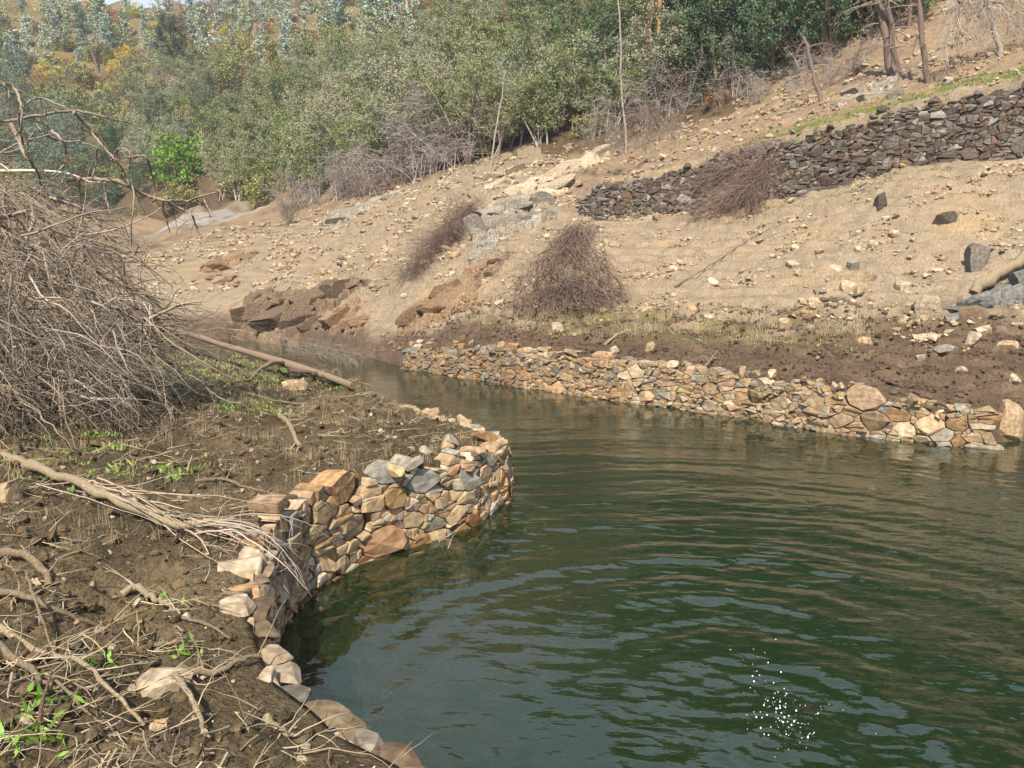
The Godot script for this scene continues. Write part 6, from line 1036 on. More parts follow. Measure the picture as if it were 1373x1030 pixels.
func dome(root: Node3D, r: Vector3, n: int, colours: Array, thick: float, x_least := -99.0) -> void:
	# a heap of dead twigs, thicker ones under finer ones, hanging outwards and down
	var a := MB.new()
	var c := MB.new()
	var s := r.y / 3.75
	for k in n:
		var u := rand_dir()
		u.y = absf(u.y) * 0.95 + 0.03
		var p := Vector3(u.x * r.x, u.y * r.y, u.z * r.z) * (1.0 - 0.6 * pow(rng.randf(), 1.7))
		if p.x < x_least: continue
		var fall := (Vector3(u.x, 0, u.z).normalized() * 0.9 + Vector3(0.3, -0.7, 0.1) + rand_dir() * 0.95).normalized()
		if rng.randf() < 0.3: fall = rand_dir()
		var col := wood_colour(colours[k % colours.size()])
		if rng.randf() < 0.25: col = col * 0.55
		var fat := k % 3 == 0
		var line := twig(a if fat else c, p + Vector3(0, 0.1, 0), fall, rng.randf_range(0.7, 1.7) * s, (0.012 * (1.0 + 1.6 * pow(rng.randf(), 4.0)) if fat else 0.006) * thick * rng.randf_range(0.7, 1.5), Vector3(0.15, -0.6, 0) + rand_dir() * 0.7, 8, col, 4 if fat else 3, 0.2)
		for g in 2:
			twig(c, line[rng.randi_range(1, 6)], fall + rand_dir() * 1.1, rng.randf_range(0.3, 0.8) * s, 0.0045 * thick, Vector3(0.1, -0.6, 0), 5, col, 3, 0.18)
	part("branches", a.mesh(), M.twig, root).set_meta("kind", "stuff")
	part("twigs", c.mesh(), M.twig, root).set_meta("kind", "stuff")

# ---- plants ---------------------------------------------------------------------------------
func leaf(b: MB, p: Vector3, dir: Vector3, l: float, w: float, col: Color) -> void:
	var side := dir.cross(Vector3(rng.randfn(), rng.randfn(), rng.randfn())).normalized() * w * 0.5
	var e := dir * l
	b.quad(p - side * 0.35, p + e * 0.5 - side, p + e, p + e * 0.5 + side, col)

func tint(c: Color, spread := 0.25) -> Color:
	var k := rng.randf_range(1.0 - spread, 1.0 + spread)
	return Color(c.r * k * rng.randf_range(0.92, 1.1), c.g * k, c.b * k * rng.randf_range(0.88, 1.12))

func rand_dir() -> Vector3:
	return Vector3(rng.randfn(), rng.randfn(), rng.randfn()).normalized()

func proto(kind: String, v: int) -> Array:
	# [wood mesh, leaf mesh or null, height it was drawn at]
	var w := MB.new()
	var f := MB.new()
	match kind:
		"feathery":
			var cols := [Color(0.24, 0.255, 0.13), Color(0.20, 0.235, 0.095), Color(0.29, 0.285, 0.19), Color(0.125, 0.165, 0.08), Color(0.255, 0.29, 0.185)]
			var lc: Color = cols[v]
			for s in rng.randi_range(2, 4):
				var lean := Vector3(rng.randfn(0, 0.16), 1, rng.randfn(0, 0.16))
				var h := rng.randf_range(5.6, 8.0)
				var st := twig(w, Vector3(rng.randfn(0, 0.3), -0.3, rng.randfn(0, 0.3)), lean, h, rng.randf_range(0.045, 0.085), Vector3(rng.randfn(0, 0.2), 0.1, rng.randfn(0, 0.2)), 10, tint(Color(0.34, 0.30, 0.26)), 5, 0.05)
				for k in 30:
					var t := rng.randf_range(0.34, 1.0)
					var o := st[int(t * 10.0)]
					var dir := Vector3(rng.randfn(), rng.randf_range(0.1, 0.9), rng.randfn()).normalized()
					var br := twig(w, o, dir, rng.randf_range(0.7, 1.7) * (1.25 - 0.6 * t), 0.018, Vector3(0, -0.35, 0), 4, tint(Color(0.27, 0.23, 0.19)), 3)
					for q in range(1, 5):
						var cl := br[q] + rand_dir() * 0.12
						for g in 17:
							var d2 := (rand_dir() + Vector3(0, -0.15, 0) + dir * 0.5).normalized()
							leaf(f, cl + rand_dir() * absf(rng.randfn(0, 0.24)), d2, rng.randf_range(0.14, 0.27), rng.randf_range(0.04, 0.075), tint(lc, 0.35))
			return [w.mesh(), f.mesh(), 8.0]
		"evergreen", "dark_tree", "teal_bush":
			var lc: Color = [Color(0.085, 0.14, 0.065), Color(0.12, 0.165, 0.075), Color(0.07, 0.115, 0.065)][v % 3]
			var spread := 1.9
			var low := 0.14
			var hh := 7.0
			if kind == "teal_bush":
				lc = [Color(0.14, 0.205, 0.165), Color(0.12, 0.18, 0.125), Color(0.17, 0.22, 0.16)][v % 3]
				spread = 2.6
				low = 0.05
			if kind == "dark_tree":
				lc = Color(0.075, 0.10, 0.05)
				spread = 1.35
				low = 0.42
			var st := twig(w, Vector3(0, -0.3, 0), Vector3(rng.randfn(0, 0.06), 1, rng.randfn(0, 0.06)), hh * 0.95, 0.12, Vector3.ZERO, 8, tint(Color(0.16, 0.12, 0.09)), 6, 0.05)
			for k in 74:
				var t := rng.randf_range(low, 1.0)
				var wide := spread * sqrt(maxf(0.05, 1.0 - pow((t - (low + 0.3)) / (1.02 - low) * 1.25, 2.0)))
				var a := rng.randf() * TAU
				var rr := wide * sqrt(rng.randf_range(0.15, 1.0)) * rng.randf_range(0.75, 1.15)
				var c := Vector3(cos(a) * rr, t * hh, sin(a) * rr)
				var o := st[clampi(int(t * 8.0) - 1, 0, 8)]
				twig(w, o, c - o, (c - o).length(), 0.025, Vector3.ZERO, 3, Color(0.15, 0.12, 0.09), 3, 0.08)
				var tone := tint(lc, 0.22)
				for g in 95:
					var off := rand_dir() * absf(rng.randfn(0, 0.34)) * Vector3(1, 0.7, 1)
					leaf(f, c + off, (rand_dir() + Vector3(0, 0.2, 0)).normalized(), rng.randf_range(0.11, 0.2), rng.randf_range(0.05, 0.085), tint(tone, 0.25))
			return [w.mesh(), f.mesh(), hh]
		"eucalyptus":
			var lc: Color = [Color(0.33, 0.41, 0.34), Color(0.40, 0.45, 0.35), Color(0.29, 0.37, 0.32), Color(0.37, 0.41, 0.27), Color(0.30, 0.33, 0.22), Color(0.44, 0.47, 0.38)][v]
			var st := twig(w, Vector3(0, -0.4, 0), Vector3(rng.randfn(0, 0.05), 1, rng.randfn(0, 0.05)), 8.0, 0.06, Vector3.ZERO, 10, tint(Color(0.36, 0.32, 0.28)), 4, 0.03)
			for k in 46:
				var t := rng.randf_range(0.12, 1.0)
				var dir := Vector3(rng.randfn(), rng.randf_range(0.1, 0.6), rng.randfn()).normalized()
				var br := twig(w, st[int(t * 10.0)], dir, ([1.55, 2.0, 1.2, 1.7, 2.2, 1.4][v] - [1.25, 1.2, 0.7, 1.4, 1.5, 0.9][v] * t) * rng.randf_range(0.6, 1.2) + 0.15, 0.015, Vector3(0, 0.2, 0), 4, Color(0.28, 0.24, 0.2), 3)
				for q in range(1, 5):
					for g in 11:
						leaf(f, br[q] + rand_dir() * absf(rng.randfn(0, 0.2)), (rand_dir() + Vector3(0, -0.2, 0)).normalized(), rng.randf_range(0.2, 0.36), rng.randf_range(0.12, 0.2), tint(lc, 0.3))
			return [w.mesh(), f.mesh(), 8.0]
		"olive_shrub", "yellow_shrub", "rust_shrub", "green_bush":
			var lc: Color = {"olive_shrub": [Color(0.22, 0.225, 0.08), Color(0.25, 0.24, 0.085), Color(0.18, 0.205, 0.08)], "yellow_shrub": [Color(0.50, 0.44, 0.06), Color(0.56, 0.42, 0.06), Color(0.42, 0.41, 0.08)], "rust_shrub": [Color(0.36, 0.21, 0.075), Color(0.30, 0.18, 0.09), Color(0.40, 0.26, 0.10)], "green_bush": [Color(0.13, 0.25, 0.025), Color(0.12, 0.22, 0.025), Color(0.13, 0.23, 0.03)]}[kind][v % 3]
			for s in 7:
				twig(w, Vector3(rng.randfn(0, 0.2), -0.2, rng.randfn(0, 0.2)), Vector3(rng.randfn(0, 0.5), 1, rng.randfn(0, 0.5)), 2.2, 0.04, Vector3.ZERO, 5, Color(0.2, 0.15, 0.11), 4)
			for k in 46:
				var u := rand_dir()
				u.y = absf(u.y)
				var c := u * rng.randf_range(0.6, 1.05) * Vector3(1.6, 2.5, 1.6) * rng.randf_range(0.8, 1.1) + Vector3(0, 0.25, 0)
				var tone := tint(lc, 0.2)
				for g in 42:
					leaf(f, c + rand_dir() * absf(rng.randfn(0, 0.3)), (rand_dir() + Vector3(0, 0.3, 0)).normalized(), rng.randf_range(0.14, 0.26), rng.randf_range(0.07, 0.13), tint(tone, 0.28))
			return [w.mesh(), f.mesh(), 3.0]
		"bare":
			var bc: Color = [Color(0.33, 0.29, 0.265), Color(0.38, 0.34, 0.31), Color(0.24, 0.20, 0.18), Color(0.30, 0.24, 0.21)][v]
			for s in rng.randi_range(4, 7):
				var st := twig(w, Vector3(rng.randfn(0, 0.25), -0.2, rng.randfn(0, 0.25)), Vector3(rng.randfn(0, 0.35), 1, rng.randfn(0, 0.35)), rng.randf_range(2.8, 4.2), 0.04, Vector3(rng.randfn(0, 0.4), -0.2, rng.randfn(0, 0.4)), 8, tint(bc), 4, 0.08)
				for k in 16:
					var o := st[rng.randi_range(2, 8)]
					var br := twig(w, o, Vector3(rng.randfn(), rng.randf_range(-0.1, 0.9), rng.randfn()), rng.randf_range(0.5, 1.3), 0.016, Vector3(0, -0.5, 0), 5, tint(bc), 3, 0.14)
					for g in 5:
						twig(w, br[rng.randi_range(1, 5)], rand_dir() + Vector3(0, 0.2, 0), rng.randf_range(0.25, 0.7), 0.009, Vector3(0, -0.5, 0), 3, tint(bc), 3, 0.2)
			return [w.mesh(), null, 4.0]
		_:
			# pines: straight stems with the crown high up
			var lean := 0.24 if kind == "lean_pine" else 0.0
			var bc: Color = {"pine": Color(0.40, 0.20, 0.11), "far_pine": Color(0.50, 0.33, 0.22), "lean_pine": Color(0.15, 0.115, 0.095)}[kind]
			var st := twig(w, Vector3(0, -0.4, 0), Vector3(-lean, 1, rng.randfn(0, 0.02)), 15.0, 0.21, Vector3(-lean * 0.6, 0, 0), 16, bc, 8, 0.012)
			for k in 44:
				var t := rng.randf_range(0.58, 1.0)
				if k < 12: t = rng.randf_range(0.2, 0.6)
				var o := st[int(t * 16.0)]
				var br := twig(w, o, Vector3(rng.randfn(), rng.randf_range(-0.1, 0.5), rng.randfn()), rng.randf_range(0.9, 2.2) * (1.5 - t) if k >= 12 else rng.randf_range(0.3, 0.9), 0.03, Vector3(0, 0.1, 0), 5, bc * 0.8, 3, 0.1)
				if k < 12: continue
				for q in range(2, 6):
					for g in 26:
						leaf(f, br[q] + rand_dir() * absf(rng.randfn(0, 0.2)), rand_dir(), rng.randf_range(0.2, 0.34), 0.05, tint(Color(0.09, 0.12, 0.06), 0.3))
			return [w.mesh(), f.mesh(), 15.0]
	return []

# ---- build ----------------------------------------------------------------------------------
func _ready() -> void:
	# camera
	var cam := Camera3D.new()
	cam.name = "camera"
	add_child(cam)
	cam.position = Vector3(0, 3.6, 0)
	cam.rotation.x = -0.15487
	cam.fov = 51.94
	cam.near = 0.1
	cam.far = 900.0
	cam.current = true
	# sky, exposure
	var env := Environment.new()
	var sm := ProceduralSkyMaterial.new()
	sm.sky_top_color = Color(0.52, 0.62, 0.74)
	sm.sky_horizon_color = Color(0.90, 0.93, 0.97)
	sm.sky_curve = 0.18
	sm.ground_bottom_color = Color(0.25, 0.22, 0.18)
	sm.ground_horizon_color = Color(0.6, 0.6, 0.58)
	var cover := noise_tex(0.006, 5, Color(1, 1, 1, 0), Color(1, 1, 1, 0.75), 44, 1024)
	sm.sky_cover = cover
	sm.sky_cover_modulate = Color(0.95, 0.95, 0.95)
	var sky := Sky.new()
	sky.sky_material = sm
	env.background_mode = Environment.BG_SKY
	env.sky = sky
	env.background_energy_multiplier = 0.66
	env.tonemap_mode = Environment.TONE_MAPPER_LINEAR
	env.tonemap_exposure = 1.8
	env.sdfgi_enabled = true
	env.ssao_enabled = true
	env.ssil_enabled = true
	env.fog_enabled = true
	env.fog_density = 0.00045
	env.fog_light_color = Color(0.84, 0.88, 0.95)
	var we := WorldEnvironment.new()
	we.name = "environment"
	we.environment = env
	add_child(we)
	# sun: behind the viewer, a little to the left, fairly high
	var sun := DirectionalLight3D.new()
	sun.name = "sun"
	sun.light_energy = 1.6
	sun.light_color = Color(1.0, 0.955, 0.88)
	sun.light_angular_distance = 0.6
	sun.shadow_enabled = true
	add_child(sun)
	var to_sun := Vector3(-0.16, 0.95, 0.86).normalized()
	sun.look_at_from_position(to_sun * 50.0, Vector3.ZERO)

	rng.seed = 20
	n1.seed = 1; n1.frequency = 0.1; n1.fractal_octaves = 4
	n2.seed = 2; n2.frequency = 0.1; n2.fractal_octaves = 3
	n3.seed = 3; n3.frequency = 0.1; n3.fractal_octaves = 2
	LT = PackedFloat32Array(L_T)
	RT = PackedFloat32Array(R_T)
	for k in 441:
		var i := 0
		while i < R_X.size() - 2 and R_X[i + 1] <= k - 220.0: i += 1
		RXI.push_back(i)
	for k in 341:
		var i := 0
		while i < R_D.size() - 2 and R_D[i + 1] <= k: i += 1
		RDI.push_back(i)
	make_materials()
	build_land()
	build_walls()
	build_rocks()
	build_woods()
	build_dead_wood()
	build_small()

func build_land() -> void:
	var xs := steps([-230.0, [-40.0, 12.0, 3.0], [-12.0, 1.2, 0.35], [-8.0, 0.25, 0.08], [2.4, 0.075, 0.075], [22.0, 0.16, 0.22], [45.0, 0.4, 1.2], [230.0, 3.0, 14.0]])
	var ds := steps([-8.0, [2.0, 1.0, 0.15], [10.0, 0.07, 0.075], [16.0, 0.08, 0.12], [34.0, 0.12, 0.14], [45.0, 0.16, 0.24], [62.0, 0.28, 0.5], [130.0, 0.6, 1.8], [340.0, 2.2, 5.0]])
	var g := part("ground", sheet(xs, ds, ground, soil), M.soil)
	g.set_meta("kind", "structure")
	g.set_meta("label", "muddy banks and bare hillside of the drawn-down inlet")
	var wx := steps([-60.0, [-6.0, 6.0, 0.5], [10.5, 0.05, 0.05], [70.0, 0.2, 4.0]])
	var wd := steps([0.0, [3.6, 0.5, 0.1], [12.0, 0.032, 0.036], [18.0, 0.045, 0.07], [32.0, 0.08, 0.2], [70.0, 0.6, 3.0]])
	var water := part("water", sheet(wx, wd, wave, func(_x, _d, _y): return Color.WHITE), M.water)
	water.set_meta("kind", "structure")
	water.set_meta("label", "rippled dark green water of the inlet")
	print("land ", Time.get_ticks_msec())

func build_walls() -> void:
	var p: Array = []
	var top: Array = []
	var foot: Array = []
	for k in range(3, 18):
		p.append(Vector2(SL[k][0], SL[k][1]))
		top.append(near_table(SL[k][0] - 0.3, SL[k][1]) + (0.02 if SL[k][1] > 7.0 else -0.06))
		foot.append(-0.05)
	var n := p.size()
	top[n - 1] = 0.35
	top[n - 2] = 0.62
	rubble_wall("curved rubble stone wall holding up the near bank on the left", p, foot, top, -1.0, [[0.10, 0.14, 9.0], [0.065, 0.085, 34.0], [0.034, 0.045, 60.0]], 1.6, LSEED,
		func(_u, v, size):
			if v < 0.10 and rng.randf() < 0.5: return pick([RUST * 0.6, Color(0.25, 0.16, 0.09)])
			return pick([TAN, TAN, PALE, GREY, RUST.lerp(TAN, 0.4), RUST.lerp(PALE, 0.6), TAN] if size > 0.08 else [TAN, PALE, TAN, RUST.lerp(TAN, 0.6), GREY]), 0.30, 280, false, 1.0, 0.0062, 0.035)
	var near_wall: Node3D = get_child(get_child_count() - 1)
	var u := 0.25
	while u < 3.6:
		if rng.randf() < 0.3:
			u += rng.randf_range(0.1, 0.3)
			continue
		var len_ := rng.randf_range(0.12, 0.28)
		var got := path_at(p, u + len_ * 0.5)
		var e: Vector2 = got[2]
		var q: Vector2 = got[0] + Vector2(-e.y, e.x) * rng.randf_range(0.07, 0.12)
		var o := part("stone", rock_mesh(Vector3(len_ * 1.15, rng.randf_range(0.05, 0.08), rng.randf_range(0.10, 0.17)), pick([TAN * 0.5, TAN * 0.65, TAN * 0.4, GREY * 0.55, PALE * 0.7]), 2, 0.9), M.stone, near_wall)
		o.position = Vector3(q.x, near_table(q.x - 0.2, q.y) - 0.055 + rng.randf_range(-0.04, 0.01), -q.y) - near_wall.position
		o.rotation = Vector3(rng.randfn(0, 0.06), atan2(e.y, e.x) + rng.randfn(0, 0.12), rng.randfn(0, 0.06))
		u += len_ * rng.randf_range(0.95, 1.3)
	p = []
	foot = []
	for k in range(4, 13):
		p.append(Vector2(SR[k][0], SR[k][1]))
		foot.append(-0.05)
	var tops := [0.62, 0.78, 0.9, 0.98, 1.02, 1.04, 1.02, 0.86, 0.62]
	rubble_wall("long low rubble stone wall along the far waterline", p, foot, tops, 1.0, [[0.12, 0.15, 4.5], [0.08, 0.10, 22.0], [0.045, 0.06, 40.0]], 1.5, RSEED,
		func(u, _v, _size): return pick([TAN, TAN, GREY, RUST.lerp(TAN, 0.5), TAN * 0.8, PALE] if u < 12.0 else [TAN * 0.8, GREY * 0.85, RUST.lerp(TAN, 0.4) * 0.85, TAN * 0.7]), 0.34, 260, true, 2.2, 0.0034, 0.05)
	p = []
	foot = []
	tops = []
	for k in range(1, UW.size()):
		p.append(Vector2(UW[k][0], UW[k][1]))
		var f := far_table(UW[k][0], UW[k][1])
		foot.append(f - 0.05)
		tops.append(f + UW[k][2])
	rubble_wall("tall dark rubble stone wall high on the right slope", p, foot, tops, 1.0, [[0.17, 0.22, 3.0], [0.11, 0.14, 20.0], [0.065, 0.085, 50.0]], 1.5, [],
		func(u, _v, _size): return pick([Color(0.20, 0.17, 0.15), DARK, Color(0.23, 0.17, 0.13), Color(0.25, 0.24, 0.23), Color(0.17, 0.13, 0.11)] if rng.randf() < 0.85 else [Color(0.40, 0.39, 0.37), Color(0.30, 0.27, 0.24)]), 0.4, 280, true, 1.0, 0.0045, 0.055)
	print("walls ", Time.get_ticks_msec())

func build_rocks() -> void:
	var tones := [GREY, PALE, TAN, Color(0.24, 0.22, 0.20), DARK * 0.8, Color(0.215, 0.16, 0.118), Color(0.31, 0.215, 0.145), Color(0.22, 0.23, 0.23)]
	for r in ROCKS:
		var s: float = r[2]
		var o := part("rock", rock_mesh(Vector3(s, s * r[3] * 1.25, s * 0.8), tones[r[4]], 2), M.stone)
		o.position = spot(r[0], r[1])
		o.rotation.y = rng.randf_range(-0.5, 0.5)
		tag(o, r[5], "rock")
	var cells := FastNoiseLite.new()
	cells.noise_type = FastNoiseLite.TYPE_CELLULAR
	cells.cellular_return_type = FastNoiseLite.RETURN_CELL_VALUE
	cells.cellular_jitter = 0.9
	cells.frequency = 1.0
	cells.fractal_type = FastNoiseLite.FRACTAL_NONE
	var joints: FastNoiseLite = cells.duplicate()
	joints.cellular_return_type = FastNoiseLite.RETURN_DISTANCE2_SUB
	for oc in OUTCROPS:
		var lo := Vector2(1e9, 1e9)
		var hi := -lo
		for b in oc[3]:
			lo = lo.min(Vector2(b[0] - b[2], b[1] - b[3] * 2.0))
			hi = hi.max(Vector2(b[0] + b[2], b[1] + b[3] * 2.0))
		var mid := (lo + hi) * 0.5
		var root := thing("rock_outcrop", spot(mid.x, mid.y), oc[0], "rock outcrop")
		part("bedrock", bedrock(oc, lo, hi, root.position, cells, joints, tones[oc[2]]), M.stone, root)
		for b in oc[3]:
			for piece in 3:
				var f: float = 1.0 if piece == 0 else rng.randf_range(0.35, 0.7)
				var kk := rng.randf_range(0.72, 1.15)
				var col: Color = tones[oc[2]] * kk
				var o := part("rock_slab", rock_mesh(Vector3(b[2] * f * rng.randf_range(1.0, 1.5), b[3] * f * rng.randf_range(0.5, 0.85), b[2] * f * rng.randf_range(0.6, 1.1)), col, 3 if piece == 0 else 2, 0.8), M.stone, root)
				var jx: float = rng.randfn(0, 0.4) * b[2] if piece else 0.0
				var jz: float = rng.randfn(0, 0.5) * b[3] if piece else 0.0
				o.position = spot(b[0] + jx, b[1] + jz) - root.position + Vector3(0, -0.04 - 0.10 * b[3] * f, 0)
				o.rotation = Vector3(rng.randfn(-0.1, 0.12), rng.randfn(0.25, 0.22), rng.randfn(0.28, 0.1))
		for k in 7:
			var b: Array = oc[3][rng.randi() % oc[3].size()]
			var sz: float = rng.randf_range(0.2, 0.55) * b[2]
			var kk := rng.randf_range(0.85, 1.2)
			var o := part("loose_block", rock_mesh(Vector3(sz, sz * rng.randf_range(0.35, 0.6), sz * 0.8), tones[oc[2]] * kk, 2), M.stone, root)
			o.position = spot(b[0] + rng.randfn(0, 0.6) * b[2], b[1] + absf(rng.randfn(0, 0.8)) * b[3] + 0.3) - root.position
			o.rotation = Vector3(rng.randfn(0, 0.2), rng.randf() * TAU, rng.randfn(0, 0.2))
	# scree: loose stones over the bare slopes
	for kind in 5:
		var m := rock_mesh(Vector3(1, rng.randf_range(0.35, 0.7), rng.randf_range(0.6, 0.9)), Color.WHITE, 1)
		var spots := []
		var tints := []
		var tries := 0
		while spots.size() < 4600 and tries < 34000:
			tries += 1
			var x := rng.randf_range(-26.0, 26.0)
			var d := rng.randf_range(15.0, 66.0)
			var y := ground(x, d)
			if q_wr < 0.99 or y > 17.0 or forest_depth(x, d) > 2.5: continue
			if q_u > 0.2 and q_u < 0.6: continue
			var dense := n1.get_noise_2d(x * 4.0, d * 4.0 + 600.0) + (0.0 if y > 2.0 else -0.25)
			if y > 2.0 and x > 11.0 and y < 5.0: dense += 0.16
			if dense < rng.randf_range(0.02, 0.3): continue
			var s := 0.045 + 0.11 * pow(rng.randf(), 3.0) + (0.22 * pow(rng.randf(), 12.0))
			if d > 35.0: s *= 1.35
			spots.append(Transform3D(Basis.from_euler(Vector3(rng.randfn(0, 0.25), rng.randf() * TAU, rng.randfn(0, 0.25))).scaled(Vector3.ONE * s), Vector3(x, y, -d)))
			tints.append(pick([TAN, PALE, PALE, PALE * 1.15, TAN, GREY, RUST.lerp(TAN, 0.7)]))
		copies("scree", m, M.stone, spots, "loose angular stones scattered over the bare slopes", "scree", tints)
	for kind in 2:
		var m := rock_mesh(Vector3(1, 0.6, 0.8), Color.WHITE, 1)
		var spots := []
		var tints := []
		var tries := 0
		while spots.size() < 4500 and tries < 40000:
			tries += 1
			var x := rng.randf_range(-6.0, 14.0)
			var d := rng.randf_range(15.0, 30.0)
			var y := ground(x, d)
			if q_wr < 0.99 or y > 2.3 or y < 0.3: continue
			if n1.get_noise_2d(x * 9.0, d * 9.0 + 50.0) < rng.randf_range(-0.3, 0.2): continue
			var s := 0.03 + 0.09 * pow(rng.randf(), 3.0)
			spots.append(Transform3D(Basis.from_euler(Vector3(rng.randf() * TAU, rng.randf() * TAU, 0)).scaled(Vector3.ONE * s), Vector3(x, y, -d)))
			tints.append(tint(Color(0.145, 0.10, 0.07), 0.4))
		copies("soil_clods", m, M.soil, spots, "dark clods of mud on the slope above the far wall", "soil", tints)
	# crumbs of soil and chips on the near bank
	for kind in 3:
		var m := rock_mesh(Vector3(1, 0.6, 0.8), Color.WHITE, 1)
		var spots := []
		var tints := []
		while spots.size() < 3200:
			var d := rng.randf_range(2.6, 20.0)
			var x := rng.randf_range(-10.0, 0.6)
			var y := ground(x, d)
			if q_wl < 0.99 or q_l < 0.3: continue
			if rng.randf() > 8.0 / (d + 2.0): continue
			var s := 0.014 + 0.075 * pow(rng.randf(), 4.0)
			var clod := rng.randf() < 0.8
			spots.append(Transform3D(Basis.from_euler(Vector3(rng.randf() * TAU, rng.randf() * TAU, 0)).scaled(Vector3.ONE * s * (1.3 if clod else 0.9)), Vector3(x, y + s * 0.1, -d)))
			tints.append(tint(Color(0.15, 0.115, 0.07), 0.35) if clod else pick([TAN, PALE]))
		copies("soil_clods", m, M.soil, spots, "crumbs of dried mud and stone chips on the near bank", "soil", tints)
	print("rocks ", Time.get_ticks_msec())

const KINDS := {
	"feathery": ["feathery_tree", "feathery tree", "tree", "feathery trees of the treeline", 5],
	"evergreen": ["evergreen_tree", "dense evergreen tree", "tree", "dark evergreens above the slope", 3],
	"eucalyptus": ["eucalyptus_sapling", "eucalyptus sapling", "tree", "eucalyptus saplings on the far hillside", 6],
	"olive_shrub": ["olive_shrub", "rounded shrub", "shrub", "olive shrubs on the far hillside", 3],
	"yellow_shrub": ["yellow_shrub", "flowering shrub", "shrub", "yellow shrubs on the hillside", 3],
	"rust_shrub": ["rust_shrub", "low shrub", "shrub", "rust coloured shrubs on the hillside", 3],
	"bare": ["bare_tree", "leafless many-stemmed tree", "tree", "leafless trees", 4],
	"teal_bush": ["teal_bush", "leafy bush", "bush", "blue green bushes at left", 3],
	"green_bush": ["green_bush", "", "bush", "", 2],
	"pine": ["pine_tree", "", "tree", "", 2],
	"far_pine": ["pine_tree", "one of three slim bare pine stems close together at the top", "tree", "three far pine stems", 2],
	"lean_pine": ["pine_tree", "dark leaning pine trunk at the top left of the far hillside", "tree", "", 1],
	"dark_tree": ["dark_tree", "tall dark tree with a bare lower trunk standing alone on the far hillside", "tree", "", 1],
}
const LOOK := {
	"feathery": ["olive grey", "yellow green", "pale grey green", "dark green", "silvery green"], "evergreen": ["dark green", "mid green", "blackish green"],
	"eucalyptus": ["blue green", "pale green", "teal", "yellowish", "dull olive", "silvery"], "olive_shrub": ["olive", "yellowish olive", "green olive"],
	"yellow_shrub": ["yellow", "golden", "greenish yellow"], "rust_shrub": ["rust orange", "brown", "light rust"], "bare": ["grey", "pale grey", "dark brown", "brown"],
	"teal_bush": ["blue green", "dark green", "greyish green"],
}
const SIZE := ["short", "tall"]
const PLACE := ["", "behind the dead heap", "around the bright green bush", "above the pale gravel patch", "above the layered rock ledge", "left of the pale jagged rock rib", "above the pale jagged rock rib", "above the high stone wall", "below the gap of sky", "near the top left corner", "near the three pine stems", "beside the two reddish pine trunks"]
const OWN := {
	"green_bush": ["bright green round bush, the brightest on the far hillside", "smaller bright green bush just below the brightest one"],
	"pine": ["left of two tall reddish pine trunks, the darker one", "right of two tall reddish pine trunks, the orange one"],
}

func build_woods() -> void:
	for kind in VEG:
		var k: Array = KINDS[kind]
		var protos := []
		for v in k[4]: protos.append(proto(kind, v))
		var n := 0
		for s in VEG[kind]:
			var pr: Array = protos[n % protos.size()]
			var label: String = OWN[kind][n] if OWN.has(kind) else k[1]
			var group: String = k[3]
			if s[4] > 0:
				label = SIZE[int(s[5])] + " " + LOOK[kind][n % protos.size()] + " " + label + " " + PLACE[int(s[4])]
				group = k[3] + " " + PLACE[int(s[4])]
			var o := thing(k[0], spot(s[0], s[1]), label, k[2], group)
			part("trunk", pr[0], M.twig, o)
			if pr[1]: part("crown", pr[1], M.leaf, o)
			var sc: float = s[2] / pr[2]
			o.rotation.y = s[3] if not kind.contains("lean") else 0.0
			var wide := rng.randf_range(0.8, 1.45) if kind == "eucalyptus" else rng.randf_range(0.9, 1.15)
			o.scale = Vector3(sc * wide, sc, sc * wide * rng.randf_range(0.9, 1.1))
			n += 1
	# undergrowth that closes the gaps between the trees
	for v in 3:
		var pr := proto(["olive_shrub", "rust_shrub", "evergreen"][v], v)
		var spots := []
		var tries := 0
		while spots.size() < [1200, 420, 460][v] and tries < 18000:
			tries += 1
			var x := rng.randf_range(-110.0, 90.0)
			var d := rng.randf_range(30.0, 215.0)
			if x / d < -0.8 or x / d > 1.5: continue
			var e := forest_depth(x, d)
			if e < 1.5: continue
			if v == 2 and d > 120.0: continue
			if v == 1 and d < 120.0 and rng.randf() < 0.85: continue
			var y := ground(x, d)
			var sc := rng.randf_range(0.5, 1.05) * (1.0 if v < 2 else (0.55 if x / d < 0.55 else 1.1)) * (1.0 if d < 90.0 else 1.2)
			spots.append(Transform3D(Basis(Vector3.UP, rng.randf() * TAU).scaled(Vector3(sc, sc * rng.randf_range(0.7, 1.1), sc)), Vector3(x, y - 0.1, -d)))
		copies("undergrowth", pr[1], M.leaf, spots, ["low green scrub filling the hillside between the trees", "brown bracken patches between the hillside trees", "dark scrub under the treeline"][v], "undergrowth")
	print("woods ", Time.get_ticks_msec())

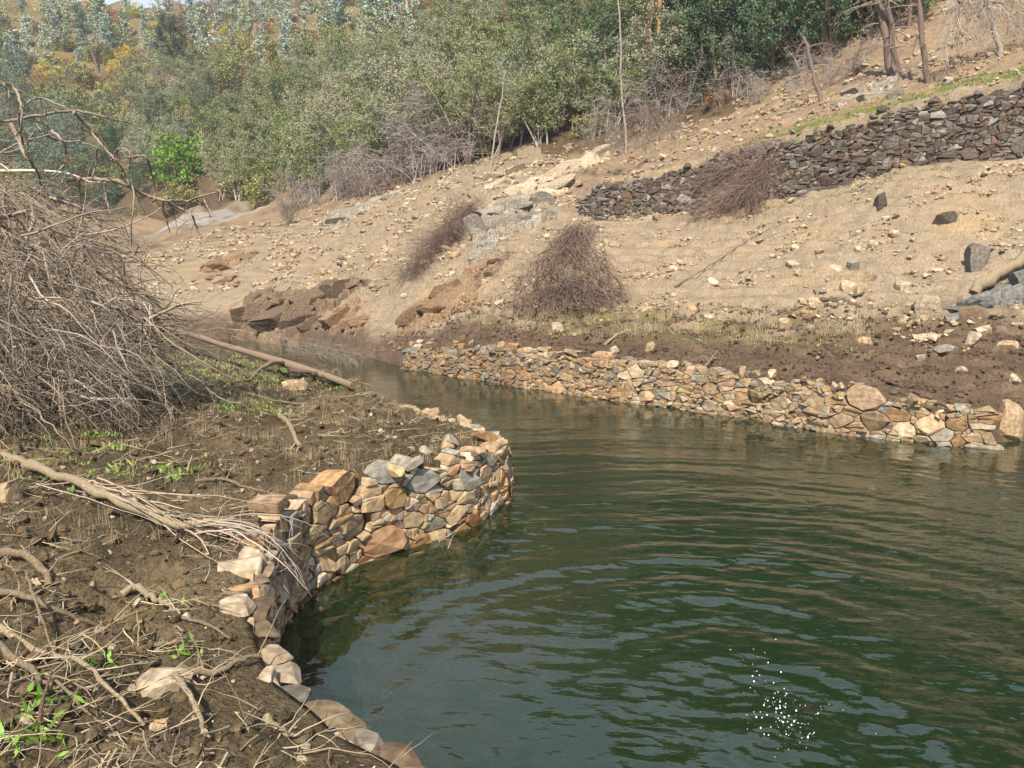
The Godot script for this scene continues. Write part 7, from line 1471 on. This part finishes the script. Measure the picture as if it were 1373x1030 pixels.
func build_dead_wood() -> void:
	# sticks and branches that can be told apart
	for s in STICKS:
		var line := bent(s[3][1])
		var b := MB.new()
		var r: float = s[3][0]
		var col: Color = Color(0.37, 0.305, 0.21) if s[1].contains("pale") else (Color(0.17, 0.125, 0.095) if s[1].contains("dark") else Color(0.25, 0.20, 0.138))
		wooden(b, line, r * 1.08, r * (0.7 if r > 0.03 else 0.45), 8, col)
		if s[1].contains("splintered"):
			for k in 5:
				var e := line[line.size() - 1]
				twig(b, e - Vector3(0.12, 0.0, 0.0) + rand_dir() * r * 0.6, (line[line.size() - 1] - line[line.size() - 3]).normalized() + rand_dir() * 0.1, rng.randf_range(0.12, 0.26), r * 0.45, Vector3.ZERO, 3, Color(0.5, 0.42, 0.3), 4, 0.03)
		var o := part(s[0], b.mesh(), M.bark)
		tag(o, s[1], s[2])
		# side shoots
		if r > 0.015 and not s[1].contains("log"):
			for k in 6:
				var c := MB.new()
				var at: Vector3 = line[rng.randi_range(1, line.size() - 1)]
				twig(c, at, rand_dir() + Vector3(0, 0.35, 0), rng.randf_range(0.15, 0.45), r * 0.25, Vector3(0, -0.5, 0), 5, tint(col, 0.2), 4, 0.16)
				part("shoot", c.mesh(), M.twig, o)
	var ft := thing("fallen_tree", spot(FALLEN[0][1][0].x, FALLEN[0][1][0].z), "long fallen tree trunk with a forked limb lying on the near bank", "fallen tree")
	for k in FALLEN.size():
		var b := MB.new()
		wooden(b, bent(FALLEN[k][1]), FALLEN[k][0] * (0.4 if k == 0 else 0.75), FALLEN[k][0] * (0.62 if k == 0 else 0.4), 10, [Color(0.30, 0.235, 0.17), Color(0.27, 0.205, 0.15), Color(0.16, 0.115, 0.095), Color(0.24, 0.18, 0.14)][k], 0.16)
		if k == 0:
			var line := bent(FALLEN[0][1])
			for g in 7: twig(b, line[line.size() - 2] + rand_dir() * 0.05, (line[line.size() - 1] - line[line.size() - 3]).normalized() + rand_dir() * 0.15, rng.randf_range(0.3, 0.7), 0.035, Vector3.ZERO, 3, Color(0.33, 0.245, 0.185), 5, 0.03)
		var o := part("trunk" if k == 0 else "limb", b.mesh(), M.bark, ft)
		o.position = -ft.position
	# the great dead heap at left
	var heap := thing("brush_heap", spot(-9.0, -11.5), "great tangled heap of grey dead branches at the left edge", "brush heap")
	var o0 := heap.position
	dome(heap, Vector3(3.7, 3.75, 3.6), 4200, [3, 1, 3, 1, 2], 1.0, -2.2)
	var fine := MB.new()
	for k in 110:
		var p := Vector3(2.6 + rng.randf() * 1.0, rng.randf_range(0.2, 1.4), rng.randf_range(-3.6, 2.6))
		twig(fine, p, Vector3(1.0, -0.25, -0.1 - 0.25 * rng.randf()) + rand_dir() * 0.6, rng.randf_range(0.5, 1.7), 0.006, Vector3(0, -0.45, 0), 7, wood_colour(1), 3, 0.14)
	# curling shoots that stand up from the top
	for k in 150:
		var x := rng.randf_range(-2.0, 3.0)
		var p := Vector3(x, 3.4 * sqrt(maxf(0.0, 1.0 - x * x / 14.0)), rng.randf_range(-1.8, 1.2))
		var line := twig(fine, p, Vector3(0.7, 0.7, 0) + rand_dir() * 0.8, rng.randf_range(0.5, 1.5), 0.009, Vector3(0.4, -1.9, 0) + rand_dir() * 0.8, 10, wood_colour(1), 4, 0.16)
		for g in 2: twig(fine, line[rng.randi_range(2, 8)], rand_dir(), rng.randf_range(0.2, 0.6), 0.005, Vector3(0, -0.9, 0), 6, wood_colour(1), 3, 0.2)
	part("loose_shoots", fine.mesh(), M.twig, heap).set_meta("kind", "stuff")
	for a in ARCHES:
		var b := MB.new()
		var line := bent(a[1], false)
		wooden(b, line, a[0] * 0.95, a[0] * 0.4, 6, tint(Color(0.40, 0.335, 0.285), 0.2), 0.08)
		for k in 7:
			twig(b, line[rng.randi_range(1, line.size() - 1)], rand_dir() + Vector3(0.3, 0.1, 0), rng.randf_range(0.2, 0.75), a[0] * 0.3, Vector3(0, -0.9, 0), 6, wood_colour(1), 3, 0.2)
		var o := part("branch", b.mesh(), M.bark, heap)
		o.position = -o0
	# heavier limbs inside
	for k in 9:
		var b := MB.new()
		var p := Vector3(-2.5, 0.2, rng.randf_range(-2.5, 3.0))
		twig(b, p, Vector3(0.8, rng.randf_range(0.25, 1.0), rng.randf_range(-0.3, 0.3)), rng.randf_range(3.0, 5.0), rng.randf_range(0.03, 0.06), Vector3(0.3, -0.9, 0), 10, wood_colour(3), 7, 0.08)
		part("limb", b.mesh(), M.bark, heap)
	# brush on the far side
	var big := thing("brush_heap", spot(HEAP.x, HEAP.y, -0.1), "domed heap of purplish dead twigs at the foot of the slope", "brush heap")
	dome(big, Vector3(1.9, 2.1, 1.5), 1500, [0], 0.8)
	var cap := MB.new()
	for k in 420:
		var p := Vector3(0.35 + rng.randfn(0, 0.25), 2.5 + rng.randfn(0, 0.2), -0.9)
		twig(cap, p, Vector3(-0.55 + rng.randfn(0, 0.45), -1.0, 0.75), rng.randf_range(0.8, 2.6), 0.009, rand_dir() * 0.5, 9, wood_colour(0), 3, 0.1)
	part("hanging_twigs", cap.mesh(), M.twig, big).set_meta("kind", "stuff")
	for k in 3:
		var b := MB.new()
		twig(b, Vector3(1.55 - k * 0.12, 0.1, 0.2), Vector3(-0.5 - 0.15 * k, 1.3, -0.5), 2.6, 0.05 - 0.012 * k, Vector3(-0.2, 0.2, 0), 8, Color(0.33, 0.26, 0.22), 6, 0.05)
		part("stem", b.mesh(), M.bark, big)
	for h in BRUSH:
		var at: Vector3 = h[3][0][1]
		var root := thing(h[0], spot(at.x, at.z), h[1], "brush")
		var a := MB.new()
		var c := MB.new()
		for s in h[3]:
			for k in int(s[4] * 1.6):
				var p: Vector3 = s[0] + rand_dir() * s[2] * rng.randf_range(0.2, 1.0)
				var q: Vector3 = s[1] + rand_dir() * s[3] * rng.randf_range(0.2, 1.0)
				var t0 := rng.randf() * 0.8
				var l := p.distance_to(q) * rng.randf_range(0.2, 0.55)
				p = p.lerp(q, t0)
				var y0 := ground(p.x, -p.z) + 0.04
				if p.y < y0: p.y = y0
				var col := wood_colour(h[2])
				var line := twig(a if k % 4 == 0 else c, p - root.position, (q - p).normalized() + rand_dir() * 0.55, l, s[5] * rng.randf_range(0.6, 1.5), Vector3(0, -0.2, 0) + rand_dir() * 0.6, 7, col, 3, 0.13)
				twig(c, line[rng.randi_range(1, 5)], (q - p).normalized() + rand_dir() * 0.8, l * 0.35, s[5] * 0.6, Vector3(0, -0.4, 0), 4, col, 3, 0.12)
		part("branches", a.mesh(), M.twig, root).set_meta("kind", "stuff")
		part("twigs", c.mesh(), M.twig, root).set_meta("kind", "stuff")
	for t in DEADTREES:
		var b := MB.new()
		var p: Vector3 = spot(t[1].x, t[1].z, -0.2)
		var e: Vector3 = t[2]
		var root := thing("dead_tree", p, t[0], "tree")
		var pale: bool = t[0].contains("pale") or t[0].contains("white")
		var col := Color(0.45, 0.40, 0.36) if pale else Color(0.25, 0.195, 0.165)
		var line := PackedVector3Array()
		for k in 13:
			line.push_back((e - p) * k / 12.0 + Vector3(sin(k * 0.9) * 0.05, 0, cos(k * 1.3) * 0.04) * (e - p).length() * 0.12)
		wooden(b, line, t[3] * 0.5, t[3] * 0.32, 8, col, 0.06)
		part("trunk", b.mesh(), M.bark, root)
		var c := MB.new()
		for k in 14:
			var line2 := twig(c, line[rng.randi_range(4, 12)], Vector3(rng.randfn(), rng.randf_range(-0.3, 0.5), rng.randfn()), rng.randf_range(0.5, 1.8), t[3] * 0.11, Vector3(0, -0.9, 0), 7, tint(col, 0.2), 4, 0.12)
			for g in 3:
				twig(c, line2[rng.randi_range(2, 6)], rand_dir() + Vector3(0, -0.3, 0), rng.randf_range(0.3, 0.8), 0.008, Vector3(0, -0.7, 0), 5, tint(col, 0.2), 3, 0.14)
		part("branches", c.mesh(), M.twig, root)
	# litter of twigs on the near bank
	for v in 5:
		var b := MB.new()
		var line := twig(b, Vector3(-0.5, 0, 0), Vector3(1, 0.02, 0), 1.0, 0.013, Vector3(0, 0, rng.randfn(0, 0.6)), 8, Color.WHITE, 4, 0.16)
		if v > 1:
			for g in 3: twig(b, line[rng.randi_range(2, 6)], Vector3(1, rng.randf() * 0.3, rng.randfn(0, 0.7)), rng.randf_range(0.2, 0.5), 0.007, Vector3.ZERO, 5, Color.WHITE, 3, 0.2)
		var spots := []
		var tints := []
		while spots.size() < 1000:
			var d := 3.0 + 17.0 * pow(rng.randf(), 1.5)
			var x := rng.randf_range(-9.0, 0.2)
			var y := ground(x, d)
			if q_wl < 0.99 or q_l < 0.4: continue
			var dens := n1.get_noise_2d(x * 7.0, d * 7.0 + 900.0)
			if dens < rng.randf_range(-0.35, 0.25): continue
			var s := rng.randf_range(0.1, 0.5) * (0.75 + 0.6 * rng.randf())
			var yaw := rng.randfn(-0.5, 0.9)
			spots.append(Transform3D(Basis.from_euler(Vector3(rng.randf() * TAU, yaw, rng.randfn(0, 0.16)), EULER_ORDER_YZX).scaled(Vector3(s, s * 0.8, s)), Vector3(x, y + 0.015, -d)))
			tints.append(tint(Color(0.32, 0.265, 0.18), 0.45))
		copies("twig_litter", b.mesh(), M.twig, spots, "dry broken twigs littering the near bank", "twigs", tints)
	# bundle of long twigs beside the splintered branch, and those trailing over the wall
	var bundle := thing("twig_bundle", spot(-3.4, -6.9), "bundle of long thin twigs between splintered branch and wall", "twigs")
	for k in 26:
		var b := MB.new()
		var p := spot(rng.randf_range(-4.6, -3.7), rng.randf_range(-8.0, -7.2), 0.05 + rng.randf() * 0.08)
		twig(b, p - bundle.position, Vector3(1.0, -0.02, 0.62 + rng.randfn(0, 0.16)), rng.randf_range(0.9, 2.1), rng.randf_range(0.006, 0.013), Vector3(0.1, -0.12, -0.2), 9, tint(Color(0.33, 0.265, 0.195), 0.35), 5, 0.05)
		part("twig", b.mesh(), M.twig, bundle)
	var over := thing("hanging_branch", spot(-2.75, -7.0), "bare twiggy branch drooping over the near stone wall", "branch")
	for k in 12:
		var b := MB.new()
		var p := spot(-2.75 + rng.randfn(0, 0.12), -6.9 + rng.randfn(0, 0.2), 0.1)
		var line := twig(b, p - over.position, Vector3(1.0, 0.35, rng.randfn(0, 0.35)), rng.randf_range(0.7, 1.3), 0.011, Vector3(0, -1.6, 0), 10, tint(Color(0.33, 0.27, 0.22), 0.3), 4, 0.07)
		for g in 3: twig(b, line[rng.randi_range(3, 8)], rand_dir() + Vector3(0.4, -0.3, 0), rng.randf_range(0.15, 0.4), 0.005, Vector3(0, -0.6, 0), 5, Color(0.33, 0.27, 0.22), 3, 0.15)
		part("twig", b.mesh(), M.twig, over)
	var drift := thing("drowned_twigs", Vector3(-0.85, 0, -9.7), "small dead twigs standing out of the water below the wall", "twigs")
	for k in 9:
		var b := MB.new()
		var line := twig(b, Vector3(rng.randfn(0, 0.15), -0.1, rng.randfn(0, 0.12)), Vector3(rng.randfn(0.2, 0.8), 0.7, rng.randfn(0.2, 0.5)), rng.randf_range(0.3, 0.7), 0.008, Vector3(0, -0.5, 0), 6, tint(Color(0.36, 0.28, 0.2), 0.3), 4, 0.12)
		twig(b, line[3], rand_dir() + Vector3(0, 0.5, 0), 0.2, 0.005, Vector3.ZERO, 4, Color(0.36, 0.28, 0.2), 3, 0.15)
		part("twig", b.mesh(), M.twig, drift)
	print("dead wood ", Time.get_ticks_msec())

func build_small() -> void:
	# leafy weeds on the near bank
	var n := 0
	var where := ["in front of the dead heap", "beside the mud hollow", "at the left edge below the heap", "under the splintered branch at left", "next to the flat stone at the left edge", "at the foot of the dead heap", "just right of the heap's foot", "at the bottom left corner", "left of the upright dark stick", "right of the upright dark stick", "below the thick straight stick", "above the hooked branch", "below the splintered branch", "beside the long branch", "at the very bottom left", "on the bottom edge left of the root"]
	for p in PLANTS:
		var o := thing("weed", spot(p.x, p.y), "small bright green leafy weed " + where[n], "weed", "weeds on the near bank")
		var f := MB.new()
		for k in rng.randi_range(14, 26):
			var dir := Vector3(rng.randfn(), rng.randf_range(0.3, 1.2), rng.randfn()).normalized()
			var base := Vector3(rng.randfn(0, 0.07), 0.0, rng.randfn(0, 0.07))
			leaf(f, base + Vector3(0, rng.randf() * 0.03, 0), dir, rng.randf_range(0.05, 0.11), rng.randf_range(0.018, 0.032), tint(Color(0.15, 0.27, 0.045), 0.3))
		part("leaves", f.mesh(), M.leaf, o)
		n += 1
	# low green growth and dry stalks
	var tuft := MB.new()
	for k in 9: leaf(tuft, Vector3(rng.randfn(0, 0.03), 0, rng.randfn(0, 0.03)), Vector3(rng.randfn(0, 0.7), 1, rng.randfn(0, 0.7)).normalized(), rng.randf_range(0.04, 0.09), 0.02, Color.WHITE)
	var spots := []
	var tints := []
	for g in GREEN:
		for k in int(190 * g[1] * g[1]):
			var a := rng.randf() * TAU
			var r: float = g[1] * sqrt(rng.randf())
			var x: float = g[0].x + cos(a) * r * 1.2
			var z: float = g[0].y + sin(a) * r
			var y := ground(x, -z)
			if q_wl < 0.99 or n2.get_noise_2d(x * 14.0, z * 14.0) < -0.02: continue
			spots.append(Transform3D(Basis(Vector3.UP, rng.randf() * TAU).scaled(Vector3.ONE * rng.randf_range(0.7, 1.5)), Vector3(x, y - 0.005, z)))
			tints.append(tint(Color(0.17, 0.22, 0.06), 0.35))
	copies("ground_cover", tuft.mesh(), M.leaf, spots, "low green weeds spreading over the near bank", "ground cover", tints)
	spots = []
	tints = []
	for k in 16000:
		var x := rng.randf_range(-2.0, 20.0)
		var d := rng.randf_range(18.0, 36.0)
		var y := ground(x, d)
		var ok := false
		if q_u > 0.5 and q_u < 2.4 and x > 9.5: ok = n2.get_noise_2d(x * 8.0, d * 8.0) > -0.15
		elif q_u < 0.0 and q_u > -1.6 and x > 9.5 and x < 15.0: ok = rng.randf() < 0.35
		elif absf(y - 1.75) < 0.4 and x < 9.5: ok = n2.get_noise_2d(x * 8.0, d * 8.0 + 50.0) > 0.0 and rng.randf() < 0.6
		if not ok: continue
		spots.append(Transform3D(Basis(Vector3.UP, rng.randf() * TAU).scaled(Vector3(1.4, 1.2, 1.4) * rng.randf_range(0.6, 1.2)), Vector3(x, y - 0.01, -d)))
		tints.append(tint(Color(0.18, 0.22, 0.055) if q_u > 0.0 else Color(0.25, 0.23, 0.10), 0.3))
	copies("grass", tuft.mesh(), M.leaf, spots, "short green grass on the terraces of the far bank", "grass", tints)
	var stalk := MB.new()
	for k in 3: twig(stalk, Vector3(rng.randfn(0, 0.05), 0, rng.randfn(0, 0.05)), Vector3(rng.randfn(0, 0.15), 1, rng.randfn(0, 0.15)), rng.randf_range(0.2, 0.45), 0.005, Vector3(rng.randfn(0, 0.3), 0, 0), 4, Color.WHITE, 3, 0.05)
	spots = []
	tints = []
	for k in 9000:
		var near := k % 3 == 0
		var x := rng.randf_range(-9.0, 0.0) if near else rng.randf_range(-3.0, 12.0)
		var d := rng.randf_range(6.0, 20.0) if near else rng.randf_range(20.0, 30.0)
		var y := ground(x, d)
		if near and (q_wl < 0.99 or n1.get_noise_2d(x * 6.0, d * 6.0 + 333.0) < 0.08): continue
		if not near and (q_wr < 0.99 or absf(y - 1.85) > 0.45 or n1.get_noise_2d(x * 6.0, d * 6.0) < -0.05): continue
		spots.append(Transform3D(Basis(Vector3.UP, rng.randf() * TAU).scaled(Vector3.ONE * rng.randf_range(0.4, 0.9) * (0.7 if near else 1.1)), Vector3(x, y - 0.01, -d)))
		tints.append(tint(Color(0.44, 0.36, 0.22), 0.25))
	copies("dry_stalks", stalk.mesh(), M.twig, spots, "thin dry stalks standing on the banks", "dry grass", tints)
	# water thrown up by a splash
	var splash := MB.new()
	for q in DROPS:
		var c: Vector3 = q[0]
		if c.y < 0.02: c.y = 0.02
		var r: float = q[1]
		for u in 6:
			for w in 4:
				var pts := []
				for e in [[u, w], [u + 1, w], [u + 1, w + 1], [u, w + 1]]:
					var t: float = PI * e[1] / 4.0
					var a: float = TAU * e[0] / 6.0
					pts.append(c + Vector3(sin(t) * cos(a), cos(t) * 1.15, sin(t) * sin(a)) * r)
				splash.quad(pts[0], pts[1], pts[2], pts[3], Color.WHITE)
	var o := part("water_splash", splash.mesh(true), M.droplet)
	tag(o, "droplets painted white for sun glint, thrown up over the water at lower right", "splash", "", "stuff")
	print("small ", Time.get_ticks_msec())
